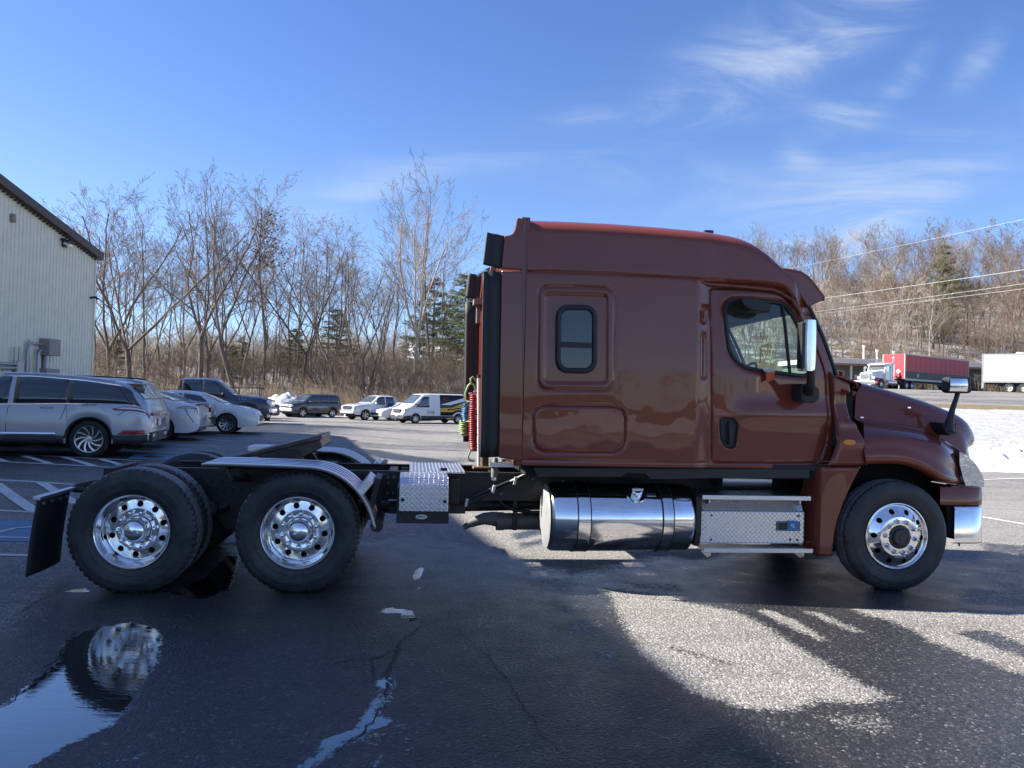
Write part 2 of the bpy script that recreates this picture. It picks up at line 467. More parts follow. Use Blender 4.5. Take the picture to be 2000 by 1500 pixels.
def poly_sdf(X, Y, pts):
    """signed distance to a closed polygon (negative inside), vectorised"""
    pts = [(float(a), float(b)) for a, b in pts]
    d = np.full(X.shape, 1e9); inside = np.zeros(X.shape, bool)
    n = len(pts)
    for i in range(n):
        x0, y0 = pts[i]; x1, y1 = pts[(i + 1) % n]
        ex, ey = x1 - x0, y1 - y0
        wx, wy = X - x0, Y - y0
        t = np.clip((wx * ex + wy * ey) / (ex * ex + ey * ey + 1e-12), 0, 1)
        d = np.minimum(d, (wx - ex * t) ** 2 + (wy - ey * t) ** 2)
        c = ((y0 > Y) != (y1 > Y))
        with np.errstate(divide='ignore', invalid='ignore'):
            xi = (x1 - x0) * (Y - y0) / (y1 - y0 + 1e-15) + x0
        inside ^= c & (X < xi)
    return np.where(inside, -np.sqrt(d), np.sqrt(d))
def line_dist(X, Y, pts):
    d = np.full(np.shape(X), 1e9)
    for i in range(len(pts) - 1):
        x0, y0 = pts[i]; x1, y1 = pts[i + 1]
        ex, ey = x1 - x0, y1 - y0
        wx, wy = X - x0, Y - y0
        t = np.clip((wx * ex + wy * ey) / (ex * ex + ey * ey + 1e-12), 0, 1)
        d = np.minimum(d, (wx - ex * t) ** 2 + (wy - ey * t) ** 2)
    return np.sqrt(d)
def round_poly(pts, r, n=5):
    out = []
    m_ = len(pts)
    for i in range(m_):
        p = Vector((*pts[i], 0)); a = Vector((*pts[i - 1], 0)); c = Vector((*pts[(i + 1) % m_], 0))
        ra = min(r, (a - p).length * 0.48, (c - p).length * 0.48)
        p0 = p + (a - p).normalized() * ra; p1 = p + (c - p).normalized() * ra
        for k in range(n + 1):
            t = k / n
            q = p0 * (1 - t) ** 2 + p * 2 * t * (1 - t) + p1 * t * t
            out.append((q.x, q.y))
    return out
# ------------------------------------------------------------------ the ground: one sheet out to the hills
def axis_lines(parts):
    out = []
    for a, b, s in parts:
        out.extend(np.arange(a, b - 1e-6, s).tolist())
    out.append(parts[-1][1])
    return np.array(sorted(set(np.round(out, 4))))
def gpts(pix): return [tuple(ground_point(*p)[:2]) for p in pix]

def ground_material():
    m, nt, b = new_mat('ground_surface'); N, L = nt.nodes, nt.links
    geo = N.new('ShaderNodeNewGeometry')
    def attr(n):
        a = N.new('ShaderNodeAttribute'); a.attribute_name = n; return a.outputs['Fac']
    def noise(scale, detail=6, rough=0.6, dist=0.0, vec=None):
        n = N.new('ShaderNodeTexNoise'); n.inputs['Scale'].default_value = scale; n.inputs['Detail'].default_value = detail
        n.inputs['Roughness'].default_value = rough; n.inputs['Distortion'].default_value = dist
        L.new(vec or geo.outputs['Position'], n.inputs['Vector']); return n.outputs['Fac']
    def mr(x, a, bb, c=0.0, d=1.0, sm=False):
        n = N.new('ShaderNodeMapRange'); n.inputs[1].default_value = a; n.inputs[2].default_value = bb
        n.inputs[3].default_value = c; n.inputs[4].default_value = d
        if sm: n.interpolation_type = 'SMOOTHSTEP'
        L.new(x, n.inputs[0]); return n.outputs[0]
    def mth(op, a, bb=None):
        n = N.new('ShaderNodeMath'); n.operation = op
        for i, v in enumerate((a, bb)):
            if v is None: continue
            if isinstance(v, (int, float)): n.inputs[i].default_value = v
            else: L.new(v, n.inputs[i])
        return n.outputs[0]
    def mix(f, a, c):
        n = N.new('ShaderNodeMix'); n.data_type = 'RGBA'
        if isinstance(f, (int, float)): n.inputs[0].default_value = f
        else: L.new(f, n.inputs[0])
        for i, v in ((6, a), (7, c)):
            if isinstance(v, tuple): n.inputs[i].default_value = c4(v)
            else: L.new(v, n.inputs[i])
        return n.outputs[2]
    dry, pud, snow, litter, grass = [attr(a) for a in ('dry', 'puddle', 'snow', 'litter', 'grass')]
    fine = noise(48, 3, 0.75)
    vor = N.new('ShaderNodeTexVoronoi'); vor.inputs['Scale'].default_value = 66
    L.new(geo.outputs['Position'], vor.inputs['Vector'])
    stones = vor.outputs['Color']
    sv = N.new('ShaderNodeSeparateColor'); L.new(stones, sv.inputs[0])
    # ragged edge between the damp and the dried asphalt
    edge = noise(2.6, 8, 0.65, 0.4); edge2 = noise(22, 4, 0.7)
    d = mth('ADD', dry, mth('MULTIPLY', mth('SUBTRACT', edge, 0.5), 0.55))
    d = mth('ADD', d, mth('MULTIPLY', mth('SUBTRACT', edge2, 0.5), 0.35))
    d = mth('ADD', d, mth('MULTIPLY', mth('SUBTRACT', sv.outputs[0], 0.5), 0.42))
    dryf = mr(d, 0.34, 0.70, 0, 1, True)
    stretch = N.new('ShaderNodeMapping'); stretch.inputs['Scale'].default_value = (0.22, 1.3, 1); stretch.inputs['Rotation'].default_value = (0, 0, R(-14))
    L.new(geo.outputs['Position'], stretch.inputs[0])
    streak = noise(1.3, 8, 0.7, 0.6, stretch.outputs[0])
    dry_col = mix(mr(streak, 0.3, 0.72), (0.135, 0.127, 0.117), (0.285, 0.268, 0.246))
    dry_col = mix(mr(sv.outputs[1], 0.3, 1.0, 0.0, 0.55), dry_col, (0.055, 0.053, 0.050))
    dry_col = mix(mr(sv.outputs[2], 0.6, 1.0, 0, 0.75), dry_col, (0.46, 0.44, 0.41))
    wet_col = mix(mr(sv.outputs[1], 0.1, 1.0), (0.012, 0.013, 0.015), (0.040, 0.040, 0.043))
    wet_col = mix(mr(noise(0.9, 7, 0.65), 0.42, 0.66), wet_col, (0.028, 0.025, 0.024))
    wet_col = mix(mr(sv.outputs[2], 0.78, 1.0, 0, 0.6), wet_col, (0.10, 0.098, 0.096))
    wet_col = mix(mr(sv.outputs[0], 0.972, 0.985, 0, 0.6), wet_col, (0.22, 0.215, 0.21))
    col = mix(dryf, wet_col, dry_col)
    pe = mth('ADD', pud, mth('MULTIPLY', mth('SUBTRACT', noise(9, 6, 0.7), 0.5), 0.5))
    pe = mth('ADD', pe, mth('MULTIPLY', mth('SUBTRACT', edge2, 0.5), 0.25))
    pe = mth('ADD', pe, mth('MULTIPLY', mth('SUBTRACT', noise(33, 5, 0.75), 0.5), 0.55))
    pudf = mr(pe, 0.47, 0.55, 0, 1, True)
    col = mix(pudf, col, (0.012, 0.012, 0.014))
    # snow, leaf litter, winter grass
    sn = mth('ADD', snow, mth('MULTIPLY', mth('SUBTRACT', noise(0.35, 9, 0.7), 0.5), 0.9))
    sn = mth('ADD', sn, mth('MULTIPLY', mth('SUBTRACT', noise(3.0, 5, 0.7), 0.5), 0.25))
    snf = mr(sn, 0.46, 0.54, 0, 1, True)
    lit_col = mix(mr(noise(0.8, 9, 0.75), 0.3, 0.7), (0.06, 0.042, 0.028), (0.19, 0.135, 0.085))
    col = mix(litter, col, lit_col)
    gr_col = mix(mr(noise(1.4, 9, 0.75), 0.3, 0.7), (0.12, 0.095, 0.045), (0.23, 0.175, 0.09))
    col = mix(grass, col, gr_col)
    sn_col = mix(mr(noise(1.2, 8, 0.7), 0.42, 0.7), (0.44, 0.442, 0.45), (0.27, 0.265, 0.26))
    col = mix(snf, col, sn_col)
    L.new(col, b.inputs['Base Color'])
    ro = N.new('ShaderNodeMix'); ro.data_type = 'FLOAT'
    L.new(dryf, ro.inputs[0]); L.new(mr(noise(3.2, 6, 0.6), 0.35, 0.65, 0.27, 0.40), ro.inputs[2]); ro.inputs[3].default_value = 0.92
    ro2 = N.new('ShaderNodeMix'); ro2.data_type = 'FLOAT'
    L.new(pudf, ro2.inputs[0]); L.new(ro.outputs[0], ro2.inputs[2]); ro2.inputs[3].default_value = 0.015
    rest = mth('MAXIMUM', mth('MAXIMUM', snf, litter), grass)
    ro3 = N.new('ShaderNodeMix'); ro3.data_type = 'FLOAT'
    L.new(rest, ro3.inputs[0]); L.new(ro2.outputs[0], ro3.inputs[2]); ro3.inputs[3].default_value = 0.9
    L.new(ro3.outputs[0], b.inputs['Roughness'])
    b.inputs['Specular IOR Level'].default_value = 0.5
    L.new(pudf, b.inputs['Coat Weight']); b.inputs['Coat Roughness'].default_value = 0.01; b.inputs['Coat IOR'].default_value = 1.5
    # relief: grit, gone under standing water
    hgt = mth('ADD', mth('MULTIPLY', vor.outputs['Distance'], -0.75), mth('MULTIPLY', noise(30, 5, 0.7), 0.8))
    bp = N.new('ShaderNodeBump'); bp.inputs['Distance'].default_value = 0.012
    L.new(mth('MULTIPLY', mth('SUBTRACT', 1.0, mth('MULTIPLY', pudf, 0.985)), mr(dryf, 0, 1, 0.75, 0.9)), bp.inputs['Strength'])
    L.new(hgt, bp.inputs['Height'])
    bp2 = N.new('ShaderNodeBump'); bp2.inputs['Distance'].default_value = 0.35; bp2.inputs['Strength'].default_value = 0.7
    L.new(mth('MULTIPLY', rest, noise(2.2, 7, 0.65)), bp2.inputs['Height']); L.new(bp.outputs[0], bp2.inputs['Normal'])
    rip = N.new('ShaderNodeMapping'); rip.inputs['Scale'].default_value = (5, 22, 1); L.new(geo.outputs['Position'], rip.inputs[0])
    bp3 = N.new('ShaderNodeBump'); bp3.inputs['Distance'].default_value = 0.0010; bp3.inputs['Strength'].default_value = 0.5
    L.new(mth('MULTIPLY', pudf, noise(1.0, 3, 0.5, 0.3, rip.outputs[0])), bp3.inputs['Height']); L.new(bp2.outputs[0], bp3.inputs['Normal'])
    L.new(bp3.outputs[0], b.inputs['Normal']); L.new(bp3.outputs[0], b.inputs['Coat Normal'])
    return m

def build_ground():
    xs = axis_lines([(-420, -70, 14), (-70, -16, 1.0), (-16, -7, 0.3), (-7, 6.5, 0.065), (6.5, 16, 0.3), (16, 90, 1.0), (90, 420, 11)])
    ys = axis_lines([(-160, -20, 7), (-20, 1, 1.0), (1, 2.4, 0.2), (2.4, 13, 0.065), (13, 26, 0.26), (26, 70, 0.6), (70, 130, 1.2), (130, 520, 8)])
    X, Y = np.meshgrid(xs, ys, indexing='ij')
    Z = terrain(X, Y)
    ang = X / np.maximum(Y, 1)
    left = 1 - smooth01(0.06, 0.12, ang)
    wob = (fbm(X * 0.5, Y * 0.5) - 0.47) * 3.0
    # --- damp ground: dry factor 0..1
    dry = np.ones_like(X) * 0.85
    dry = dry - 0.14 * smooth01(13, 17, Y)
    dry = np.where(Y < 2.2, 0.85 - 0.7 * smooth01(-16, -13, Y), dry)  # unseen ground behind the viewer, darkened to deepen the truck's reflections
    near_wet = gpts([(-60, 1285), (30, 1240), (120, 1170), (160, 1130), (420, 1062), (700, 1075), (800, 1060), (1000, 1100), (1120, 1125), (1300, 1085), (1420, 1075), (1600, 1100), (2100, 1100), (2300, 1500), (2100, 1900), (900, 2600), (-400, 1900)])
    sd = poly_sdf(X, Y, near_wet) + (fbm(X * 0.9 + 4, Y * 0.9) - 0.47) * 2.2 * smooth01(7.5, 9.5, Y)
    dry = dry - 0.85 * (1 - smooth01(-0.35, 0.45, sd))
    def add(pix, val, soft=0.14):
        nonlocal dry
        s = poly_sdf(X, Y, gpts(pix)); w = 1 - smooth01(-soft, soft, s)
        dry = dry * (1 - w) + val * w
    add([(1185, 1150), (1290, 1160), (1345, 1178), (1430, 1192), (1485, 1215), (1560, 1268), (1620, 1300), (1690, 1338), (1745, 1362), (1690, 1374), (1600, 1372), (1540, 1392), (1450, 1385), (1350, 1352), (1270, 1300), (1225, 1235)], 1.0)
    add([(1475, 1192), (1500, 1190), (1560, 1215), (1625, 1255), (1600, 1252), (1530, 1222)], 0.85, 0.05)
    add([(1555, 1190), (1600, 1195), (1660, 1222), (1705, 1242), (1650, 1232)], 0.75, 0.05)
    add([(1655, 1188), (2050, 1198), (2050, 1330), (1960, 1310), (1860, 1272), (1760, 1235)], 0.85, 0.14)
    add([(1660, 1200), (1700, 1215), (1820, 1275), (1800, 1240), (1730, 1210)], 0.2, 0.06)
    add([(1860, 1235), (2040, 1300), (2040, 1275), (1930, 1230)], 0.30, 0.05)
    add([(1560, 1390), (1760, 1385), (1760, 1440), (1640, 1430)], 0.45, 0.10)
    add([(1110, 1210), (1180, 1215), (1170, 1250), (1100, 1245)], 0.62, 0.10)
    add([(1150, 1265), (1215, 1275), (1210, 1300), (1160, 1300)], 0.60, 0.08)
    add([(1075, 1180), (1140, 1180), (1130, 1200), (1070, 1200)], 0.58, 0.08)
    add([(990, 1128), (1130, 1128), (1120, 1158), (1010, 1152)], 0.46, 0.12)
    add([(1215, 1135), (1330, 1140), (1340, 1160), (1230, 1150)], 0.46, 0.10)
    add([(1250, 1255), (1400, 1300), (1500, 1318), (1420, 1290), (1320, 1262)], 0.55, 0.05)
    add([(-60, 1230), (60, 1165), (110, 1120), (40, 1110), (-80, 1140)], 0.55, 0.10)
    add([(1920, 1060), (2060, 1070), (2060, 1170), (1900, 1150)], 0.35, 0.10)
    add([(1880, 1150), (2060, 1160), (2060, 1188), (1860, 1180)], 0.55, 0.10)
    # dark streaks painted along the building's shadow edge; tyre marks under the tank
    for pix in ([(640, 868), (740, 880), (900, 905), (900, 915), (760, 897)], [(560, 850), (640, 850), (700, 862), (640, 868)],
                [(1000, 1042), (1070, 1030), (1075, 1040), (1010, 1056)], [(1010, 1062), (1075, 1050), (1078, 1056), (1020, 1072)]):
        add(pix, 0.25, 0.12)
    farstreak = smooth01(0.50, 0.62, fbm(X * 0.10 + 3, Y * 0.55))
    dry = dry - 0.22 * farstreak * smooth01(14, 18, Y)
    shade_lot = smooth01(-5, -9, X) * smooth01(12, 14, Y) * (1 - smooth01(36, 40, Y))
    dry = dry - 0.42 * shade_lot  # lot in the building's shade, coloured darker through the dry factor
    # --- standing water
    pud = np.zeros_like(X)
    def water(pix, soft=0.16):
        nonlocal pud
        s = poly_sdf(X, Y, gpts(pix)); pud = np.maximum(pud, 1 - smooth01(-soft, soft, s))
    water([(-140, 1480), (-20, 1395), (60, 1335), (112, 1298), (128, 1252), (185, 1226), (255, 1216), (318, 1232), (312, 1292), (272, 1352), (238, 1402), (208, 1424), (140, 1452), (60, 1500), (-60, 1600), (-200, 1600)])
    water([(330, 1160), (400, 1130), (440, 1085), (470, 1085), (450, 1150), (400, 1172)], 0.22)
    for pix in ([(738, 1192), (770, 1187), (800, 1194), (812, 1214), (795, 1212), (775, 1197), (745, 1199)],
                [(735, 1328), (756, 1326), (760, 1338), (738, 1338)], [(690, 1428), (712, 1380), (726, 1384), (704, 1436), (650, 1452), (610, 1492), (590, 1492), (640, 1444)],
                [(130, 1152), (172, 1150), (170, 1156), (135, 1157)], [(752, 1390), (770, 1400), (740, 1424), (728, 1420)], [(808, 1118), (822, 1100), (826, 1120), (816, 1150)]):
        water(pix, 0.03)
    def trickle(pix, w, peak=0.62):
        nonlocal pud
        dd = line_dist(X, Y, gpts(pix)); pud = np.maximum(pud, peak * np.clip(1 - dd / w, 0, 1) ** 0.6)
    trickle([(758, 1330), (748, 1366), (722, 1392), (704, 1436), (655, 1462), (600, 1496), (560, 1540)], 0.13)
    trickle([(722, 1392), (770, 1410), (800, 1428), (792, 1470)], 0.10, 0.56); trickle([(745, 1420), (730, 1460), (742, 1500)], 0.09, 0.54)
    trickle([(740, 1192), (800, 1194), (814, 1218), (800, 1240)], 0.07, 0.6); trickle([(820, 1098), (812, 1130), (820, 1155)], 0.07, 0.55)
    trickle([(60, 1345), (115, 1295), (140, 1250)], 0.16, 0.50); trickle([(120, 1250), (200, 1180), (330, 1165)], 0.10, 0.40)
    for pix, val in (([(40, 1520), (205, 1424), (330, 1420), (430, 1452), (420, 1540), (60, 1560)], 0.43), ([(560, 1540), (690, 1400), (820, 1400), (860, 1540)], 0.36), ([(1000, 1340), (1080, 1420), (1140, 1520), (1000, 1520)], 0.30)):
        s = poly_sdf(X, Y, gpts(pix)); pud = np.maximum(pud, val * (1 - smooth01(-0.3, 0.2, s)))
    pud = pud * smooth01(2.2, 2.6, Y) * (1 - smooth01(13, 14, Y))
    # --- snow, litter, grass
    snow = np.zeros_like(X); litter = np.zeros_like(X); grass = np.zeros_like(X)
    wl = Y + wob
    snow = np.where(left > 0.5, 0.85 * smooth01(68, 70.5, wl) * (1 - smooth01(73, 75, wl)) + 0.56 * smooth01(73, 76, wl) + 0.06 * smooth01(90, 98, wl), snow)
    litter = np.where(left > 0.5, smooth01(71, 74, wl), litter)
    r = 1 - left
    sr = smooth01(22.4, 23.2, Y + (fbm(X * 1.3, Y * 1.3) - 0.5) * 0.9)
    rsnow = sr * (0.98 * (1 - smooth01(34, 44, wl)) + 0.66 * smooth01(34, 44, wl) * (1 - smooth01(55, 58.5, wl)))
    rsnow = rsnow + 0.40 * smooth01(56, 58, wl) * (1 - smooth01(62, 64, wl)) + 0.12 * smooth01(66, 68, wl) * (1 - smooth01(110, 114, Y)) + 0.42 * smooth01(113, 118, Y) + 0.10 * smooth01(140, 150, Y)
    snow = np.where(left > 0.5, snow, rsnow)
    grass = np.where(left > 0.5, grass, smooth01(23, 24, Y) * (1 - smooth01(61, 62.5, wl)))
    litter = np.where(left > 0.5, litter, smooth01(113, 116, Y))
    back = (Y < 0)
    snow = np.where(back, 0.75 * smooth01(24, 26, -Y) * (1 - smooth01(40, 44, -Y)) + 0.35 * smooth01(40, 44, -Y), snow)
    litter = np.where(back, smooth01(25, 27, -Y), litter)
    nx, ny = X.shape
    idx = np.arange(nx * ny).reshape(nx, ny)
    F = np.stack([idx[:-1, :-1], idx[1:, :-1], idx[1:, 1:], idx[:-1, 1:]], -1).reshape(-1, 4)
    me = bpy.data.meshes.new('ground')
    V = np.stack([X, Y, Z], -1).reshape(-1, 3)
    me.vertices.add(len(V)); me.vertices.foreach_set('co', V.ravel())
    me.loops.add(F.size); me.loops.foreach_set('vertex_index', F.ravel().astype(np.int32))
    me.polygons.add(len(F)); me.polygons.foreach_set('loop_start', np.arange(0, F.size, 4, dtype=np.int32))
    me.update(calc_edges=True)
    me.polygons.foreach_set('use_smooth', [True] * len(F))
    for n, a in (('dry', dry), ('puddle', pud), ('snow', snow), ('litter', litter), ('grass', grass)):
        at = me.attributes.new(n, 'FLOAT', 'POINT'); at.data.foreach_set('value', np.clip(a, 0, 1).astype(np.float32).ravel())
    me.materials.append(ground_material())
    o = bpy.data.objects.new('ground', me); COL.objects.link(o)
    tag(o, kind='structure')
build_ground()

# ------------------------------------------------------------------ painted markings
def strip(name, a, b, w, mat, lift=0.006, n=12, jag=0.0):
    pa, pb = ground_point(*a), ground_point(*b)
    d = Vector((pb.x - pa.x, pb.y - pa.y, 0)); s = d.normalized().cross(Vector((0, 0, 1)))
    mb = MB(); vs = []
    for i in range(n + 1):
        t = i / n
        c = Vector((pa.x, pa.y, 0)) + d * t
        for sg in (-1, 1):
            q = c + s * (sg * (w / 2 + random.uniform(-jag, jag)))
            vs.append((q.x, q.y, float(terrain(q.x, q.y)) + lift))
    mb.add(vs, [(2 * i, 2 * i + 1, 2 * i + 3, 2 * i + 2) for i in range(n)])
    o = mb.build(name, mat, fix=False); tag(o, kind='structure'); return o
def patch(name, pix, mat, lift=0.005):
    mb = MB(); pts = [ground_point(*p) for p in pix]
    mb.add([(p.x, p.y, float(terrain(p.x, p.y)) + lift) for p in pts], [tuple(range(len(pts)))])
    o = mb.build(name, mat, fix=False); tag(o, kind='structure'); return o
for a, b, w in (((-140, 860), (60, 870), 0.10), ((-140, 880), (275, 900.7), 0.10), ((-140, 896), (240, 915.5), 0.10),
                ((-140, 931), (145, 947.5), 0.10), ((-140, 990), (75, 1002), 0.10), ((-140, 1080), (60, 1087), 0.10),
                ((236, 880), (358, 886.5), 0.09), ((317, 867), (432, 872.5), 0.09), ((385, 857.5), (459, 862), 0.09), ((390, 847.5), (466, 851), 0.09),
                ((1905, 938), (2080, 932), 0.10), ((1915, 1010), (2090, 1040), 0.10)):
    strip('parking_line', a, b, w, M['white_paint_line'])
for a, b, w in (((46, 891), (97, 906.5), 0.14), ((122, 893), (184, 912), 0.14), ((197, 897.5), (245, 913), 0.14), ((-40, 886), (12, 903), 0.14),
                ((-8, 946), (70, 1001), 0.17), ((80, 944), (150, 985), 0.15)):
    strip('hatch_line', a, b, w, M['white_paint_line'], lift=0.010)
patch('blue_parking_mark', [(-140, 1014), (66, 1019), (64, 1059), (-140, 1056)], M['blue_paint_line'])
patch('blue_parking_mark', [(262, 887), (350, 889), (340, 899), (250, 897)], M['blue_paint_line'])
for a, b, w in (((-20, 1046), (30, 1033), 0.07), ((30, 1033), (64, 1031), 0.07), ((-40, 1050), (62, 1053), 0.06)):
    strip('wheelchair_symbol_line', a, b, w, M['white_paint_line'], lift=0.011)

# cracks in the asphalt, a few millimetres wide gaps filled with dirt and meltwater
M['crack'] = simple('dirt_in_crack', (0.010, 0.010, 0.011), 0.55, 0, 0.4, 40)
def crack(pix, w0, name='asphalt_crack'):
    pts = [ground_point(*p) for p in pix]
    path = []
    for i in range(len(pts) - 1):
        a, b = pts[i], pts[i + 1]
        n = max(2, int((b - a).length / 0.035))
        for k in range(n):
            t = k / n
            c = a.lerp(b, t)
            path.append(Vector((c.x + random.gauss(0, 0.011), c.y + random.gauss(0, 0.011), 0)))
    mb = MB(); vs = []
    for i, p in enumerate(path):
        d = (path[min(i + 1, len(path) - 1)] - path[max(i - 1, 0)]).normalized()
        s = Vector((-d.y, d.x, 0)); w = w0 * random.uniform(0.25, 1.0) * (1 - 0.6 * abs(2 * i / len(path) - 1))
        for sg in (-1, 1):
            q = p + s * (sg * w); vs.append((q.x, q.y, float(terrain(q.x, q.y)) + 0.004))
    mb.add(vs, [(2 * i, 2 * i + 1, 2 * i + 3, 2 * i + 2) for i in range(len(path) - 1)])
    o = mb.build(name, M['crack'], fix=False); tag(o, kind='structure')
crack([(818, 1222), (806, 1238), (785, 1252), (776, 1272), (768, 1290), (757, 1312), (756, 1372)], 0.016)
crack([(772, 1268), (745, 1284), (730, 1288), (690, 1292), (640, 1300)], 0.011)
crack([(725, 1288), (731, 1318), (728, 1340)], 0.009)
crack([(20, 1208), (80, 1172), (130, 1150)], 0.007)
crack([(-20, 1400), (60, 1340), (110, 1290), (138, 1246), (150, 1232)], 0.012)
crack([(690, 870), (790, 887), (900, 888)], 0.02)
crack([(756, 1372), (735, 1400), (700, 1440), (640, 1480)], 0.007)
crack([(890, 1228), (945, 1276), (985, 1322), (1010, 1365), (1060, 1440), (1130, 1500)], 0.006)
# ------------------------------------------------------------------ the tractor unit
# truck space: X forward (to the right), Y away from the near tyre faces, Z up from the ground
TW = 2.44
T_YAW = math.atan(0.121)
T_POS = Vector((0, 7.01, 0))
TM = Matrix.Translation(T_POS) @ Matrix.Rotation(T_YAW, 4, 'Z')
TMI = TM.inverted()
truck = thing('semi_truck', 'brown semi truck tractor with a mid roof sleeper and polished wheels, parked side on', 'truck', T_POS, T_YAW)

def tp(px, py, Y=0.05):
    """truck-space X, Z of the place where the sight line meets the plane at depth Y"""
    o, d = ray(px, py)
    o = TMI @ o; d = TMI.to_3x3() @ d
    t = (Y - o.y) / d.y
    p = o + d * t
    return (p.x, p.z)
def tp3(px, py, Y=0.05):
    x, z = tp(px, py, Y); return Vector((x, Y, z))
def tpoly(pix, Y=0.05): return [tp(a, b, Y) for a, b in pix]
def curve(pts):
    pts = sorted(pts); xs = [p[0] for p in pts]; ys = [p[1] for p in pts]
    return lambda x: np.interp(x, xs, ys)

# ---------------- wheels
HUBZ = 0.497
def tread_fn(n_lug):
    def fn(r_, h, a):
        if r_ > 0.499 and (h < 0.062 or h > 0.228):
            return r_ - (0.013 if (a * n_lug / (2 * math.pi)) % 1 < 0.34 else 0)
        if r_ > 0.499:
            return r_ - (0.006 if ((a * n_lug / (2 * math.pi)) + 0.5) % 1 < 0.16 else 0)
        return r_
    return fn
def tyre_mesh(rad, lugs):
    k = rad / 0.512
    pr = [(0.300, 0.055), (0.302, 0.034), (0.318, 0.020), (0.345, 0.010), (0.352, 0.0075), (0.356, 0.0095), (0.385, 0.003), (0.41, 0.0), (0.438, 0.001), (0.442, 0.004), (0.446, 0.004), (0.468, 0.010), (0.484, 0.019),
          (0.4995, 0.030), (0.506, 0.036), (0.510, 0.058), (0.511, 0.080), (0.498, 0.083), (0.498, 0.091), (0.512, 0.094), (0.512, 0.128), (0.498, 0.131), (0.498, 0.139), (0.5125, 0.142)]
    full = pr + [(r_, 0.285 - h) for r_, h in reversed(pr)]
    full = [(r_ if r_ < 0.31 else 0.30 + (r_ - 0.30) * (rad - 0.30) / 0.212, h) for r_, h in full]
    mb = MB(); fn = tread_fn(lugs)
    mb.lathe(full, n=240, fn=fn)
    o = mb.build('tyre', [M['rubber'], M['tread']], None, smooth=38)
    me = o.data
    me.polygons.foreach_set('material_index', [1 if math.hypot(p.center.x, p.center.z) > rad - 0.0165 and 0.05 < p.center.y < 0.235 else 0 for p in me.polygons])
    return o
def disc_mesh(mb, r0, r1, nh, rc, rh, yfun, ph=0.0, wall=0.035):
    bm = bmesh.new()
    loops = []
    def ring(cx, cz, r_, n):
        vs = [bm.verts.new((cx + r_ * math.cos(2 * math.pi * k / n), 0, cz + r_ * math.sin(2 * math.pi * k / n))) for k in range(n)]
        es = [bm.edges.new((vs[k], vs[(k + 1) % n])) for k in range(n)]
        loops.append(vs); return es
    es = ring(0, 0, r1, 80) + ring(0, 0, r0, 60)
    for k in range(nh):
        a = ph + 2 * math.pi * k / nh
        es += ring(rc * math.cos(a), rc * math.sin(a), rh, 20)
    bmesh.ops.triangle_fill(bm, use_beauty=True, use_dissolve=False, edges=es, normal=(0, -1, 0))
    bm.verts.index_update()
    for v in bm.verts: v.co.y = yfun(math.hypot(v.co.x, v.co.z))
    vs = [tuple(v.co) for v in bm.verts]; fs = [tuple(v.index for v in f.verts) for f in bm.faces]
    mb.add(vs, fs)
    for lp in loops[2:]:
        n = len(lp); a = [tuple(v.co) for v in lp]; b = [(p[0], p[1] + wall, p[2]) for p in a]
        mb.add(a + b, [(k, (k + 1) % n, n + (k + 1) % n, n + k) for k in range(n)])
    bm.free()
def lug_nut(mb, x, z, y0, y1, r_):
    mb.lathe([(r_ * 1.35, y0), (r_ * 1.3, y0 - 0.008), (r_, y0 - 0.012), (r_ * 0.92, y1 + 0.012), (r_ * 0.7, y1 + 0.003), (0.0005, y1)], c=(x, 0, z), n=12)

tyre_rear = tyre_mesh(0.512, 58)
tyre_front = tyre_mesh(0.505, 96)
def rim_rear():
    mb = MB()
    mb.lathe([(0.300, 0.056), (0.3035, 0.030), (0.3005, 0.021), (0.294, 0.021), (0.288, 0.028), (0.281, 0.042), (0.279, 0.075), (0.268, 0.090), (0.266, 0.135), (0.260, 0.168), (0.252, 0.180), (0.245, 0.182)], n=96)
    disc_mesh(mb, 0.172, 0.245, 10, 0.208, 0.0255, lambda r_: 0.182 - 0.012 * max(0, (0.225 - r_) / 0.06), ph=0.31)
    mb.lathe([(0.172, 0.172), (0.170, 0.164), (0.120, 0.164), (0.112, 0.168), (0.112, 0.20)], n=72)
    return mb.build('rim', M['chrome'], None, smooth=35)
def rim_front():
    mb = MB()
    yf = lambda r_: 0.030 - 0.048 * min(1, max(0, (0.272 - r_) / 0.085))
    mb.lathe([(0.300, 0.056), (0.3035, 0.030), (0.3005, 0.019), (0.295, 0.018), (0.288, 0.022), (0.281, 0.036), (0.272, 0.034)], n=96)
    disc_mesh(mb, 0.187, 0.272, 10, 0.231, 0.0245, yf, ph=0.16)
    mb.lathe([(0.187, -0.018), (0.184, -0.022), (0.178, -0.0235), (0.108, -0.0235), (0.103, -0.018), (0.103, 0.05)], n=72)
    return mb.build('rim', M['chrome'], None, smooth=35)
rim_r, rim_f = rim_rear(), rim_front()
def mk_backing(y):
    mb = MB(); mb.lathe([(0.275, y), (0.001, y)], n=32); return mb.build('dark_backing_disc', M['dark'], None)  # near-black disc painting the shade behind the hand holes
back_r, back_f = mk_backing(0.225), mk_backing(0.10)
def hub_r():
    mb = MB()
    mb.lathe([(0.108, 0.19), (0.108, 0.135), (0.106, 0.118), (0.103, 0.100), (0.098, 0.080), (0.088, 0.056), (0.072, 0.039), (0.052, 0.029), (0.028, 0.0245), (0.0005, 0.023)], n=64)
    return mb.build('hub_cap', M['chrome'], None, smooth=40)
def hub_f():
    mb = MB()
    mb.lathe([(0.103, -0.005), (0.101, -0.030), (0.094, -0.034), (0.079, -0.034), (0.076, -0.060), (0.070, -0.066), (0.058, -0.066), (0.055, -0.060), (0.030, -0.060), (0.027, -0.066), (0.0005, -0.066)], n=48)
    return mb.build('hub_cap', M['frame'], None, smooth=35)
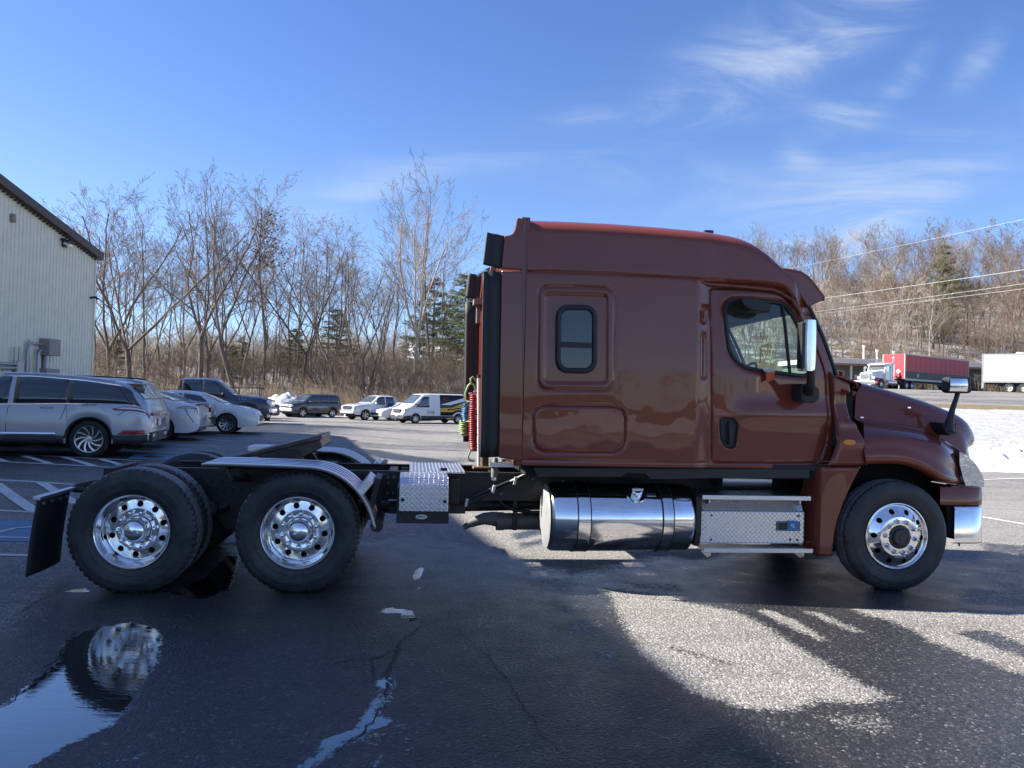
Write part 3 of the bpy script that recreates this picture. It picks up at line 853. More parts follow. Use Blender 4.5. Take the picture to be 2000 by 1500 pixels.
hubcap_r, hubcap_f = hub_r(), hub_f()
hubcap_f.data.materials.clear(); hubcap_f.data.materials.append(simple('dark_hub_casting', (0.05, 0.052, 0.056), 0.42, 0.3, 0.3, 30))
def nut_mesh(y0, y1, r_):
    mb = MB(); lug_nut(mb, 0, 0, y0, y1, r_); return mb.build('lug_nut', M['chrome'], None, smooth=35)
nut_r, nut_f = nut_mesh(0.167, 0.105, 0.019), nut_mesh(-0.022, -0.078, 0.0165)
for o in (tyre_rear, tyre_front, rim_r, rim_f, back_r, back_f, hubcap_r, hubcap_f, nut_r, nut_f):
    COL.objects.unlink(o)
def inst(src, name, parent, loc=(0, 0, 0), rot=(0, 0, 0)):
    o = bpy.data.objects.new(name, src.data); COL.objects.link(o)
    o.parent = parent; o.location = loc; o.rotation_euler = rot
    return o
def wheel(x, near, front, spin):
    h = bpy.data.objects.new('wheel', None); COL.objects.link(h); h.parent = truck; h.empty_display_size = 0.1
    if near: h.location = (x, 0.0 if not front else 0.02, HUBZ); h.rotation_euler = (0, spin, 0)
    else: h.location = (x, TW if not front else TW - 0.02, HUBZ); h.rotation_euler = (0, spin, math.pi)
    if front:
        inst(tyre_front, 'tyre', h); inst(rim_f, 'rim', h); inst(back_f, 'dark_backing_disc', h); inst(hubcap_f, 'hub_cap', h)
    else:
        inst(tyre_rear, 'tyre', h); inst(tyre_rear, 'tyre', h, (0, 0.335, 0), (0, 0.4, 0)); inst(rim_r, 'rim', h); inst(back_r, 'dark_backing_disc', h); inst(hubcap_r, 'hub_cap', h)
    for k in range(10):
        a = 2 * math.pi * k / 10 + 0.1
        inst(nut_f if front else nut_r, 'lug_nut', h, (0.1429 * math.cos(a), 0, 0.1429 * math.sin(a)))
    return h
XR = tp(257, 1038, 0.02)[0]; XM = tp(581, 1046, 0.02)[0]; XF = tp(1753, 1045, 0.03)[0]
for x, s in ((XR, 0.05), (XM, 0.45)):
    wheel(x, True, False, s); wheel(x, False, False, s + 0.3)
wheel(XF, True, True, 0.2); wheel(XF, False, True, 0.6)

# ---------------- frame, axles, running gear
RY0, RY1 = 0.788, 1.652
ZRT = tp(880, 922, RY0)[1]; ZRB = tp(900, 977, RY0)[1]
X_TAIL = tp(146, 938, RY0)[0]; X_TAPER = tp(300, 918, RY0)[0]; X_NOSE = tp(1850, 950, RY0)[0]
def rail(y, d):
    mb = MB()
    prof = [(X_TAIL, ZRT - 0.16), (X_TAPER, ZRT), (X_NOSE, ZRT), (X_NOSE, ZRB), (X_TAPER, ZRB), (X_TAIL, ZRB + 0.03)]
    mb.prism(prof, y, y + d * 0.010)
    mb.box2(X_TAPER, X_NOSE, y + d * 0.010, y + d * 0.09, ZRT - 0.009, ZRT)
    mb.box2(X_TAPER, X_NOSE, y + d * 0.010, y + d * 0.09, ZRB, ZRB + 0.009)
    mb.build('frame_rail', M['frame'], truck, bevel=0.002)
rail(RY0, 1); rail(RY1, -1)
for x in (X_TAIL + 0.25, XR + 0.45, (XR + XM) / 2, XM + 0.75, 0.0, 0.8, 2.0):
    mb = MB(); mb.box2(x - 0.04, x + 0.04, RY0 + 0.09, RY1 - 0.09, ZRB + 0.03, ZRT - 0.02); mb.build('crossmember', M['frame'], truck)
for x in (XR, XM):
    mb = MB()
    mb.tube([(x, 0.30, HUBZ), (x, 0.7, HUBZ), (x, 0.95, HUBZ)], [0.065, 0.07, 0.14], 16)
    mb.tube([(x, TW - 0.30, HUBZ), (x, TW - 0.7, HUBZ), (x, 1.45, HUBZ)], [0.065, 0.07, 0.14], 16)
    mb.lathe([(0.01, 0.90), (0.16, 0.96), (0.24, 1.1), (0.25, 1.22), (0.22, 1.36), (0.13, 1.46), (0.01, 1.5)], c=(x, 0, HUBZ), n=24)
    mb.tube([(x + 0.2, 1.2, HUBZ + 0.03), (x + 0.46, 1.2, HUBZ + 0.06)], [0.16, 0.09], 16)
    mb.build('drive_axle', M['frame'], truck, smooth=40)
    for y in (0.78, TW - 0.78):
        mb = MB(); mb.tube([(x - 0.38, y, 0.35), (x - 0.05, y, 0.33), (x + 0.60, y, 0.62)], [0.045, 0.06, 0.05], 8); mb.build('trailing_arm', M['frame'], truck, smooth=40)
    for y in (0.80, TW - 0.80):
        mb = MB(); mb.lathe([(0.10, 0.42), (0.15, 0.44), (0.16, 0.52), (0.145, 0.56), (0.16, 0.60), (0.16, 0.68), (0.12, 0.74), (0.05, 0.75)], c=(x - 0.40, y, 0), axis='Z', n=20)
        mb.build('air_spring', M['black'], truck, smooth=40)
        mb = MB(); mb.tube([(x + 0.26, y - 0.02, 0.60), (x + 0.10, y - 0.02, 0.86)], [0.035, 0.035], 10); mb.tube([(x + 0.26, y - 0.02, 0.58), (x + 0.19, y - 0.02, 0.70)], [0.055, 0.055], 10)
        mb.build('shock_absorber', M['black'], truck, smooth=40)
        mb = MB(); mb.lathe([(0.02, -0.02), (0.08, 0.0), (0.09, 0.06), (0.085, 0.12), (0.09, 0.18), (0.05, 0.24), (0.0, 0.24)], c=(x + 0.30, 0.60 if y < 1.2 else TW - 0.84, HUBZ + 0.10), axis='X', n=18)
        mb.build('brake_chamber', M['frame'], truck, smooth=40)
# walking beam hanger and bolted brackets between the tandem wheels
xm = (XR + XM) / 2
for y in (RY0 - 0.03, RY1 + 0.01):
    mb = MB()
    mb.prism([(xm - 0.30, ZRT - 0.06), (xm + 0.30, ZRT - 0.06), (xm + 0.22, ZRB - 0.05), (xm + 0.08, 0.40), (xm - 0.08, 0.40), (xm - 0.22, ZRB - 0.05)], y, y + 0.02)
    for k in range(6):
        mb.cyl((xm - 0.22 + 0.088 * k, y - 0.018, ZRT - 0.11), (xm - 0.22 + 0.088 * k, y, ZRT - 0.11), 0.016, 8)
        mb.cyl((xm - 0.18 + 0.072 * k, y - 0.018, ZRT - 0.19), (xm - 0.18 + 0.072 * k, y, ZRT - 0.19), 0.016, 8)
    mb.build('suspension_hanger', M['frame'], truck)
# front axle, springs
mb = MB()
mb.tube([(XF, 0.30, HUBZ), (XF, 0.55, 0.42), (XF, 0.8, 0.38), (XF, TW - 0.8, 0.38), (XF, TW - 0.55, 0.42), (XF, TW - 0.30, HUBZ)], 0.06, 10)
mb.build('front_axle', M['frame'], truck, smooth=40)
for y in (0.80, TW - 0.80):
    mb = MB()
    for k in range(3): mb.box2(XF - 0.65 + 0.1 * k, XF + 0.65 - 0.1 * k, y - 0.045, y + 0.045, 0.46 + 0.022 * k, 0.478 + 0.022 * k)
    mb.build('leaf_spring', M['frame'], truck)
mb = MB()
mb.tube([(XM + 0.46, 1.2, HUBZ + 0.06), (1.0, 1.2, 0.62), (2.0, 1.2, 0.75)], [0.06, 0.06, 0.07], 14)
mb.build('driveshaft', M['frame'], truck, smooth=40)
mb = MB(); mb.tube([(1.35, 1.22, 0.80), (1.9, 1.22, 0.82), (2.2, 1.22, 0.86), (3.4, 1.22, 0.95)], [0.14, 0.24, 0.34, 0.36], 16)
mb.build('gearbox', M['frame'], truck, smooth=40)
mb = MB(); mb.box2(2.35, 3.75, RY0 + 0.02, RY1 - 0.02, 0.62, 1.45)
mb.build('engine', M['dark'], truck, bevel=0.05)  # plain dark box added under the hood to block light
for y in (0.46, TW - 0.60):
    mb = MB(); mb.box2(XF - 0.62, XF + 0.62, y, y + 0.14, 0.35, 1.20); mb.build('wheel_arch_liner', M['dark'], truck, bevel=0.02)

M['fender_alu'] = simple('frosted_fender_aluminium', (0.80, 0.80, 0.82), 0.42, 1.0, 0.08, 6, bump=0.05, bscale=30)
# ---------------- quarter fenders, mudflaps
def fender_part(far):
    # outer edge as photographed, swept to the inner edge
    top = [tp(a, b, -0.03) for a, b in ((393, 906), (400, 904.6), (440, 905), (500, 907), (560, 909), (592, 911))]
    xa, za = top[-1]
    cx, cz = XM, HUBZ
    r0 = math.hypot(xa - cx, za - cz); a0 = math.atan2(za - cz, xa - cx)
    xe, ze = tp(733, 1033, -0.03); a1 = math.atan2(ze - cz, xe - cx); r1 = math.hypot(xe - cx, ze - cz)
    arc = [(cx + (r0 + (r1 - r0) * t) * math.cos(a0 + (a1 - a0) * t), cz + (r0 + (r1 - r0) * t) * math.sin(a0 + (a1 - a0) * t)) for t in [k / 22 for k in range(1, 23)]]
    path = top + arc
    # ribbed section across the width
    sec = [(0.0, -0.022), (0.001, 0.0)]
    for k in range(5):
        y = 0.012 + k * 0.130
        sec += [(y, 0.0), (y + 0.088, 0.0), (y + 0.094, -0.018), (y + 0.122, -0.018), (y + 0.128, 0.0)]
    sec += [(0.665, 0.0), (0.666, -0.022)]
    P = np.zeros((len(path), len(sec), 3))
    for i, (x, z) in enumerate(path):
        a, b = path[max(0, i - 1)], path[min(len(path) - 1, i + 1)]
        t = Vector((b[0] - a[0], 0, b[1] - a[1])).normalized(); n = Vector((-t.z, 0, t.x))
        if n.z < 0 and i < 8: n = -n
        for j, (y, h) in enumerate(sec):
            Y = -0.03 + y
            if far: Y = TW - Y
            P[i, j] = (x + n.x * h, Y, z + n.z * h)
    mb = MB(); mb.grid(P)
    ns_ = len(sec) - 1
    mb.mi = [1 if (q % ns_) >= 2 and ((q % ns_) - 2) % 5 in (1, 2, 3) and (q % ns_) < 25 else 0 for q in range(len(mb.f))]
    o = mb.build('quarter_fender', [M['fender_alu'], M['frame']], truck, smooth=30, solid=0.004, fix=False)
    s = (lambda y: TW - y) if far else (lambda y: y)
    mb = MB()
    xb, zb = tp(712, 945, 0.25)
    for y in (0.05, 0.60):
        mb.tube([(xm + 0.05, s(y), za - 0.02), (xm + 0.10, s(y), za - 0.12), (xm + 0.12, s(0.78), za - 0.2)], 0.022, 8)
    mb.tube([(xm + 0.04, s(0.0), za - 0.02), (xm + 0.06, s(0.78), za - 0.05)], 0.03, 8)
    mb.build('fender_bracket', M['frame'], truck, smooth=40)
    mb = MB()
    xb, zb = tp(716, 946, 0.20)
    rot = Matrix.Rotation(R(38), 3, 'Y')
    mb.box((xb, s(0.34), zb), (0.07, 0.62, 0.13), rot)
    mb.build('fender_end_bracket', M['brushed'], truck, bevel=0.006)
    mb = MB(); mb.box((xb + 0.06, s(0.4), zb - 0.12), (0.05, 0.5, 0.36), Matrix.Rotation(R(12), 3, 'Y'))
    mb.cyl((xb + 0.10, s(0.1), zb - 0.34), (xb + 0.10, s(0.7), zb - 0.34), 0.055, 14)
    mb.build('fender_support', M['frame'], truck, bevel=0.004)
fender_part(False); fender_part(True)

def mudflap(far):
    s = (lambda y: TW - y) if far else (lambda y: y)
    xt, zt = tp(73, 976, 0.0); xb, zb = tp(51, 1127, 0.0)
    xh, zh = tp(152, 944, 0.66)
    n = 14; P = np.zeros((n, 8, 3))
    for i in range(n):
        t = i / (n - 1)
        for j in range(8):
            u = j / 7
            P[i, j] = (xt + (xb - xt) * t ** 1.3 + 0.02 * math.sin(u * 3) * t - 0.015 * math.sin(t * 3.1), s(0.0 + 0.62 * u), zt + (zb - zt) * t)
    mb = MB(); mb.grid(P)
    mb.build('mudflap', M['flap'], truck, smooth=60, solid=0.010)
    mb = MB(); mb.box2(xt - 0.03, xt + 0.03, min(s(-0.02), s(0.70)), max(s(-0.02), s(0.70)), zt - 0.005, zt + 0.028)
    mb.build('mudflap_bar', M['brushed'], truck, bevel=0.006)
    mb = MB(); mb.tube([(xt, s(0.68), zt + 0.01), (xt + 0.10, s(0.74), zt - 0.01), (X_TAIL + 0.3, s(0.80), ZRB + 0.12)], 0.028, 10)
    mb.build('mudflap_hanger', M['frame'], truck, smooth=40)
    mb = MB()
    for k in range(4):
        mb.cyl((xt + 0.01, s(0.06 + 0.15 * k), zt - 0.035), (xt + 0.035, s(0.06 + 0.15 * k), zt - 0.035), 0.012, 8)
    mb.build('mudflap_bolt', M['brushed'], truck)
mudflap(False); mudflap(True)

# ---------------- fifth wheel
fw = bpy.data.objects.new('fifth_wheel', None); COL.objects.link(fw); fw.parent = truck
xA, zA = tp(490, 884, 0.80); xB, zB = tp(628, 849, 0.80)
fw.location = ((xA + xB) / 2, 1.22, (zA + zB) / 2 - 0.02)
tilt = math.atan2(zB - zA, xB - xA); L5 = math.hypot(xB - xA, zB - zA)
fw.rotation_euler = (0, -tilt, 0)
out5 = [(-L5 / 2, -0.42), (L5 / 2 - 0.12, -0.46), (L5 / 2, -0.40), (L5 / 2, 0.40), (L5 / 2 - 0.12, 0.46), (-L5 / 2, 0.42), (-L5 / 2 - 0.32, 0.34), (-L5 / 2 - 0.32, 0.16), (-0.05, 0.06), (0.0, 0.0), (-0.05, -0.06), (-L5 / 2 - 0.32, -0.16), (-L5 / 2 - 0.32, -0.34)]
M['greasy'] = simple('greasy_steel_plate', (0.055, 0.05, 0.048), 0.42, 0.5, 0.5, 7, bump=0.25, bscale=22, dirt=(0.16, 0.10, 0.07), dirt_amt=0.6)
mb = MB(); mb.prism(out5, -0.02, 0.02, 'XY'); mb.build('coupling_plate', M['greasy'], fw, bevel=0.006)
mb = MB()
for sg in (-1, 1):
    mb.prism([(-L5 / 2 + 0.02, -0.02), (L5 / 2 - 0.02, -0.02), (L5 / 2 - 0.02, -0.10), (L5 / 2 - 0.22, -0.14), (-L5 / 2 + 0.25, -0.10)], sg * 0.40 - 0.015, sg * 0.40 + 0.015)
mb.box2(L5 / 2 - 0.06, L5 / 2 - 0.02, -0.38, 0.38, -0.09, -0.02)
mb.build('plate_skirt', M['greasy'], fw, bevel=0.004)
for y in (0.82, 1.62):
    xc5 = (xA + xB) / 2; mb = MB(); mb.prism([(xc5 - 0.20, ZRT), (xc5 + 0.22, ZRT), (xc5 + 0.10, (zA + zB) / 2 - 0.06), (xc5 - 0.08, (zA + zB) / 2 - 0.06)], y - 0.06, y + 0.06); mb.build('fifth_wheel_bracket', M['frame'], truck, bevel=0.006)
mb = MB(); mb.box2(xc5 - 0.4, xc5 + 0.4, 0.78, 1.66, ZRT + 0.003, ZRT + 0.02)
mb.build('fifth_wheel_base', M['frame'], truck, bevel=0.006)
x0, z0 = tp(489, 872, 1.75); x1, z1 = tp(552, 863, 1.75)
mb = MB(); mb.box2(x0, x1 + 0.25, 1.60, 1.95, z0 - 0.04, z0 + 0.012)
mb.build('ramp_plate', M['brushed'], truck, bevel=0.005)

# ---------------- deck plate and battery box with diamond plate lid
bx0, _ = tp(780, 960, 0.16); bx1, _ = tp(876, 960, 0.16)
zt0 = tp(826, 932, 0.22)[1]; zt1 = tp(826, 946, 0.16)[1]; zf = tp(826, 999, 0.16)[1]; zb_ = tp(826, 1023, 0.16)[1]
mb = MB()
mb.prism([(0.158, zf), (0.158, zt1), (0.24, zt0), (0.62, ZRT + 0.010), (0.62, ZRT - 0.03), (0.24, zt0 - 0.03), (0.19, zt1 - 0.02), (0.19, zf)], bx0, bx1, 'YZ')
mb.build('toolbox_lid', M['diamond'], truck, bevel=0.004, label='diamond plate lid with angled top')
mb = MB(); mb.box2(bx0 - 0.02, bx1 + 0.01, 0.172, 0.74, zb_, zt1 - 0.03)
mb.build('toolbox_body', M['frame'], truck, bevel=0.006)
mb = MB(); mb.box2(bx0 + 0.01, bx0 + 0.07, 0.30, 0.33, zt0 + 0.05, zt0 + 0.075); mb.box2(bx1 - 0.07, bx1 - 0.01, 0.30, 0.33, zt0 + 0.05, zt0 + 0.075)
mb.cyl((bx0 + 0.03, 0.13, zf + 0.10), (bx0 + 0.03, 0.16, zf + 0.10), 0.014, 10); mb.cyl((bx1 - 0.03, 0.13, zf + 0.09), (bx1 - 0.03, 0.16, zf + 0.09), 0.014, 10)
mb.build('toolbox_hinge', M['frame'], truck)
M['sticker'] = simple('white_oval_sticker', (0.62, 0.66, 0.58), 0.5, 0, 0.05)
xs_, zs_ = tp(823, 1009.5, 0.17)
mb = MB(); mb.prism([(xs_ + 0.05 * math.cos(a * math.pi / 14), zs_ + 0.02 * math.sin(a * math.pi / 14)) for a in range(28)], 0.168, 0.1705)
stk = mb.build('oval_sticker', M['sticker'], truck)
mb = MB()
for (u, w, hh) in ((-0.028, 0.006, 0.020), (-0.018, 0.016, 0.005), (-0.010, 0.005, 0.016), (0.004, 0.02, 0.006), (0.022, 0.018, 0.005)):
    mb.box((xs_ + u, 0.1665, zs_ + 0.001), (w, 0.001, hh), Matrix.Rotation(0.3 if hh > 0.01 else 0, 3, 'Y'))
mb.build('sticker_print', M['dark'], stk)
# deck plate over the frame, ribbed
dx0, _ = tp(800, 912, 1.2); dx1 = tp(907, 920, RY0)[0]
zD = ZRT + 0.012
mb = MB(); nrib = 15; w = (dx1 - dx0) / nrib
pr = []
for k in range(nrib):
    a = dx0 + k * w; pr += [(a, zD), (a + w * 0.62, zD), (a + w * 0.68, zD + 0.008), (a + w * 0.94, zD + 0.008)]
pr += [(dx1, zD), (dx1, zD - 0.01), (dx0, zD - 0.01)]
mb.prism(pr, 0.63, RY1 + 0.02); mb.build('deck_plate', M['brushed'], truck)
for q in ((tp(870, 990, 0.5)[0], tp(908, 990, 0.5)[0], 0.42, 0.78, tp(890, 1001, 0.5)[1], tp(890, 988, 0.5)[1]),
          (tp(760, 990, 0.5)[0], tp(782, 990, 0.5)[0], 0.42, 0.78, tp(765, 1001, 0.5)[1], tp(765, 990, 0.5)[1]),
          (bx1 + 0.03, bx1 + 0.12, 0.60, 0.78, ZRB - 0.02, ZRT - 0.05)):
    mb = MB(); mb.box2(*q); mb.build('mounting_bracket', M['frame'], truck, bevel=0.006)
mb = MB()
xr_, _ = tp(735, 950, 0.7)
mb.prism([(xr_ - 0.05, ZRT - 0.02), (xr_ + 0.10, ZRT - 0.02), (xr_ + 0.03, 0.58), (xr_ - 0.04, 0.55)], 0.66, 0.70)
mb.build('spring_hanger', M['frame'], truck, bevel=0.005)
mb = MB()
for k, (px_, py_) in enumerate(((758, 932), (769, 932), (757, 963), (768, 962), (758, 943), (1030, 934), (1040, 935), (995, 945), (978, 965), (1100, 940))):
    x, z = tp(px_, py_, RY0 - 0.01); mb.cyl((x, RY0 - 0.02, z), (x, RY0, z), 0.013, 8)
mb.build('frame_bolt', M['steel'], truck)

# ---------------- exhaust
ey = 1.05
xe0, ze0 = tp(975, 1018, ey); xe1, _ = tp(1070, 1018, ey)
mb = MB()
mb.tube([(xe0, ey, ze0), (xe1 + 0.5, ey, ze0)], 0.082, 24)
mb.tube([(xe0 - 0.03, ey, ze0), (xe0 + 0.045, ey, ze0)], 0.088, 24)
mb.build('exhaust_pipe', M['steel'], truck, smooth=40)
tip = [tp3(a, b, ey) for a, b in ((982, 1016), (962, 1013), (945, 1013), (930, 1018), (916, 1024), (905, 1031))]
mb = MB(); mb.tube(tip, [0.078, 0.068, 0.058, 0.048, 0.036, 0.022], 18)
mb.build('exhaust_tip', M['steel'], truck, smooth=50)
mb = MB()
xs0, zs0 = tp(1007, 975, ey - 0.1); _, zs1 = tp(1007, 1036, ey - 0.1)
mb.box2(xs0 - 0.022, xs0 + 0.022, ey - 0.10, ey - 0.088, zs1, ZRB + 0.05)
mb.build('exhaust_hanger', M['frame'], truck, bevel=0.004)
mb = MB(); mb.tube([tp3(972, 975, 0.95), tp3(985, 987, 0.95), tp3(1005, 996, 0.95), tp3(1040, 1001, 0.95), tp3(1070, 1000, 0.95)], 0.018, 8)
mb.build('air_line', M['black'], truck, smooth=50)

# ---------------- fuel tank
ty = 0.36
tx0, _ = tp(1080, 1010, ty); tx1, _ = tp(1341, 1010, ty)
tx0 = tp(1066, 1010, 0.20)[0] + 0.02
zbot = tp(1200, 1077, ty - 0.05)[1]; TR = 0.305; tz = zbot + TR
mb = MB()
prof = [(0.0005, 0.012), (0.10, 0.008), (0.20, 0.0), (0.235, 0.002), (0.27, 0.010), (0.292, 0.026), (TR, 0.048)]
Lk = tx1 - tx0
mb.lathe(prof + [(TR, Lk - 0.048)] + [(r_, Lk - h) for r_, h in reversed(prof[:-1])], c=(tx0, ty, tz), axis='X', n=96)
tank = mb.build('fuel_tank', M['chrome'], truck, smooth=35)
M['tank_end'] = simple('dull_tank_end', (0.60, 0.61, 0.62), 0.45, 0.75, 0.15, 7, bump=0.12, bscale=12)
mb = MB(); mb.lathe([(0.0005, -0.003), (0.10, -0.007), (0.20, -0.0), (0.25, 0.004), (0.285, 0.014)], c=(tx0 - 0.012, ty, tz), axis='X', n=64); mb.build('tank_end', M['tank_end'], tank, smooth=50)
for a, b in ((1130, 1155), (1296, 1317)):
    xa = tp(a, 1010, 0.06)[0]; xb = tp(b, 1010, 0.06)[0]
    mb = MB(); mb.lathe([(TR + 0.001, xa), (TR + 0.006, xa + 0.002), (TR + 0.006, xb - 0.002), (TR + 0.001, xb)], c=(0, ty, tz), axis='X', n=72)
    mb.build('tank_strap', M['chrome'], truck, smooth=35)
    mb = MB()
    for q in (xa, xb): mb.lathe([(TR + 0.001, q - 0.006), (TR + 0.0085, q - 0.004), (TR + 0.0085, q + 0.004), (TR + 0.001, q + 0.006)], c=(0, ty, tz), axis='X', n=72)
    mb.build('strap_rubber', M['black'], truck, smooth=35)
    mb = MB(); mb.box2(xa - 0.01, xb + 0.01, ty + 0.05, RY0, tz - TR - 0.02, tz - TR + 0.04); mb.box2(xa - 0.01, xb + 0.01, ty + 0.28, RY0, tz - TR, tz + 0.25)
    mb.build('tank_bracket', M['frame'], truck)
cx_, cz_ = tp(1242, 957, 0.16)
ca = R(-40)
axis = Vector((0, -math.cos(R(48)), math.sin(R(48))))
pc = Vector((cx_, ty, tz)) + axis * TR
mb = MB()
mb.tube([pc - axis * 0.01, pc + axis * 0.012, pc + axis * 0.014], [0.088, 0.088, 0.06], 32)
mb.tube([pc + axis * 0.01, pc + axis * 0.06, pc + axis * 0.068], [0.052, 0.05, 0.04], 24)
mb.box(pc + axis * 0.07, (0.10, 0.02, 0.02), None)
mb.build('filler_cap', M['chrome'], truck, smooth=35)
mb = MB(); q = Vector((cx_ + 0.14, ty, tz)) + axis * (TR + 0.002); mb.box(q, (0.08, 0.03, 0.003), Matrix.Rotation(R(42), 3, 'X'))
mb.build('tank_label_plate', M['brushed'], truck)

# ---------------- step box
sx0, _ = tp(1367, 1030, 0.17); sx1, _ = tp(1571, 1030, 0.17)
zn1 = tp(1475, 968, 0.06)[1]; zn1b = tp(1475, 977, 0.06)[1]
zf1 = tp(1475, 998, 0.17)[1]; zf0 = tp(1475, 1062, 0.17)[1]
zn2 = tp(1480, 1071, 0.05)[1]; zn2b = tp(1480, 1080, 0.05)[1]
mb = MB(); mb.box2(sx0, sx1, 0.165, 0.70, zf0, zf1)
mb.build('step_box', M['diamond'], truck, bevel=0.012, label='diamond plate box front between the two steps')
mb = MB(); mb.prism([(0.166, zf1 + 0.003), (0.24, zn1b + 0.02), (0.27, zn1b + 0.02), (0.27, zf1 + 0.003)], sx0 + 0.02, sx1 - 0.02, 'YZ')
mb.build('kick_plate', M['diamond'], truck)
for (a, b, yy, zt_, zb2, y1, pa, pb) in ((sx0 - 0.01, sx1 - 0.03, 0.06, zn1, zn1b, 0.55, 1372, 1584), (sx0, sx1, 0.04, zn2, zn2b, 0.30, 1377, 1590)):
    xa, _ = tp(pa, 975, yy); xb, _ = tp(pb, 975, yy)
    st = bpy.data.objects.new('step', None); COL.objects.link(st); st.parent = truck
    mb = MB(); mb.box2(a, b, yy + 0.025, y1, zt_ - 0.022, zt_ - 0.006)
    mb.build('tread_plate', M['diamond'], st, bevel=0.002)
    mb = MB(); mb.box2(xa, xb, yy, yy + 0.03, zb2, zt_)
    mb.build('step_nosing', M['brushed'], st, bevel=0.004)
    mb = MB()
    for x in (a + 0.06, b - 0.06):
        mb.prism([(yy + 0.02, zb2 + 0.004), (yy + 0.02, zb2 - 0.03), (yy + 0.07, zb2 - 0.055), (0.26, zb2 - 0.03), (0.26, zb2 + 0.004)], x - 0.006, x + 0.006, 'YZ')
    mb.build('step_bracket', M['brushed'], st)
mb = MB(); mb.prism([(0.12, zn1 - 0.02), (0.50, zn1 + 0.03), (0.72, zn1 + 0.03), (0.72, zf0 - 0.02), (0.16, zf0 - 0.02), (0.12, zf0 + 0.1)], sx0 - 0.055, sx0 - 0.004, 'YZ')
mb.build('step_end_bracket', M['frame'], truck, bevel=0.006)
xl0, zl0 = tp(1517, 1018, 0.16); xl1, zl1 = tp(1562, 1037, 0.16)
mb = MB(); mb.box2(xl0, xl1, 0.150, 0.166, zl1, zl0)
lat = mb.build('latch', M['steel'], truck, bevel=0.005)
mb = MB(); mb.box2(xl0 + 0.012, xl0 + 0.095, 0.146, 0.152, zl1 + 0.012, zl0 - 0.012); mb.build('latch_paddle', M['frame'], lat, bevel=0.003)
xk0, zk0 = tp(1540, 1017.5, 0.145); xk1, zk1 = tp(1557, 1035.5, 0.145)
mb = MB(); mb.box2(xk0, xk1, 0.144, 0.149, zk1, zk0)
bs = mb.build('blue_sticker', M['blue_sticker'], lat)
mb = MB(); xc_, zc_ = (xk0 + xk1) / 2, (zk0 + zk1) / 2
for (u, v, wu, wv) in ((-0.012, 0.006, 0.010, 0.024), (0.0, -0.004, 0.028, 0.008), (0.010, 0.010, 0.012, 0.010), (0.006, -0.016, 0.010, 0.012)):
    mb.box((xc_ + u, 0.1432, zc_ + v), (wu, 0.001, wv), Matrix.Rotation(0.4, 3, 'Y'))
mb.build('sticker_print', M['white_plastic'], bs)
mb = MB()
for px_, py_ in ((1390, 1007), (1560, 1008), (1389, 1054), (1558, 1055), (1544, 1054)):
    x, z = tp(px_, py_, 0.16); mb.cyl((x, 0.158, z), (x, 0.168, z), 0.010, 8)
mb.build('step_box_bolt', M['frame'], truck)
# round tank behind the step box
mb = MB(); xq, zq = tp(1480, 950, 0.62); mb.tube([(sx0 + 0.35, 0.62, zn1 + 0.09), (sx1 - 0.15, 0.62, zn1 + 0.09)], 0.085, 20)
mb.build('air_tank', M['brushed'], truck, smooth=40)

# ---------------- cab and sleeper skin
ST = 0.0125
X0 = tp(1024.5, 700, 0.05)[0]; X1 = tp(1629, 800, 0.2)[0]
Xd0 = tp(1389, 700, 0.1)[0]
ztop_px = [(1024.5, 428.5), (1034, 430), (1110, 432.5), (1190, 436.5), (1290, 444), (1350, 449.5), (1390, 454), (1420, 459), (1440, 464), (1460, 472), (1475, 481), (1490, 493), (1500, 504), (1512, 517), (1524, 531), (1540, 550), (1557, 577), (1573, 603), (1583, 623), (1600, 660), (1612, 692), (1620, 714), (1627, 738), (1629, 760)]
ztop = curve([tp(a, b, 0.24 if a < 1560 else 0.26) for a, b in ztop_px])
xs12 = tp(1573, 603, 0.24)[0]
Zb = tp(1300, 912.5, 0.05)[1]
seam = curve([tp(a, b, 0.05) for a, b in ((1020, 529.5), (1150, 533), (1300, 540.5), (1400, 545.5), (1470, 549), (1520, 553), (1540, 560), (1560, 583), (1575, 610))])
Zbelt = tp(1450, 735, 0.1)[1]
def yside(X, Z):
    """depth of the smooth body side"""
    below = 1 - smooth01(seam(X) - 0.05, seam(X) + 0.005, Z) * (1 - smooth01(1.0, 1.25, (X - Xd0) / 0.75))
    y = 0.035 + below * 0.055 * smooth01(Xd0 - 0.17, Xd0 - 0.005, X) + (0.055 + 0.045 * below) * np.clip((X - Xd0) / 1.05, 0, 1.3) ** 2
    cabby = smooth01(Xd0 - 0.15, Xd0 + 0.1, X) * (0.25 + 0.75 * below)
    y = y + (0.022 + 0.06 * cabby) * np.clip((Z - Zbelt) / 1.2, 0, 1.3) ** 1.4
    y = y + 0.020 * cabby * np.clip((Zbelt - 0.25 - Z) / 0.7, 0, 1) ** 2 * 0.9
    y = y - 0.026 * np.exp(-((Z - (Zbelt - 0.34)) / 0.10) ** 2) * smooth01(Xd0 + 0.10, Xd0 + 0.45, X)   # swage that runs into the fender
    return y
door_px = [(1389, 566), (1396, 561.5), (1440, 563), (1485, 566), (1522, 569), (1540, 577), (1556, 593), (1572, 618), (1588, 641), (1604, 676), (1619, 716), (1625, 738), (1626.5, 770), (1628, 800), (1629.5, 835), (1626, 868), (1616, 896), (1607, 905.5), (1560, 905.5), (1400, 903), (1389.5, 901)]
door_poly = tpoly(door_px, 0.10)
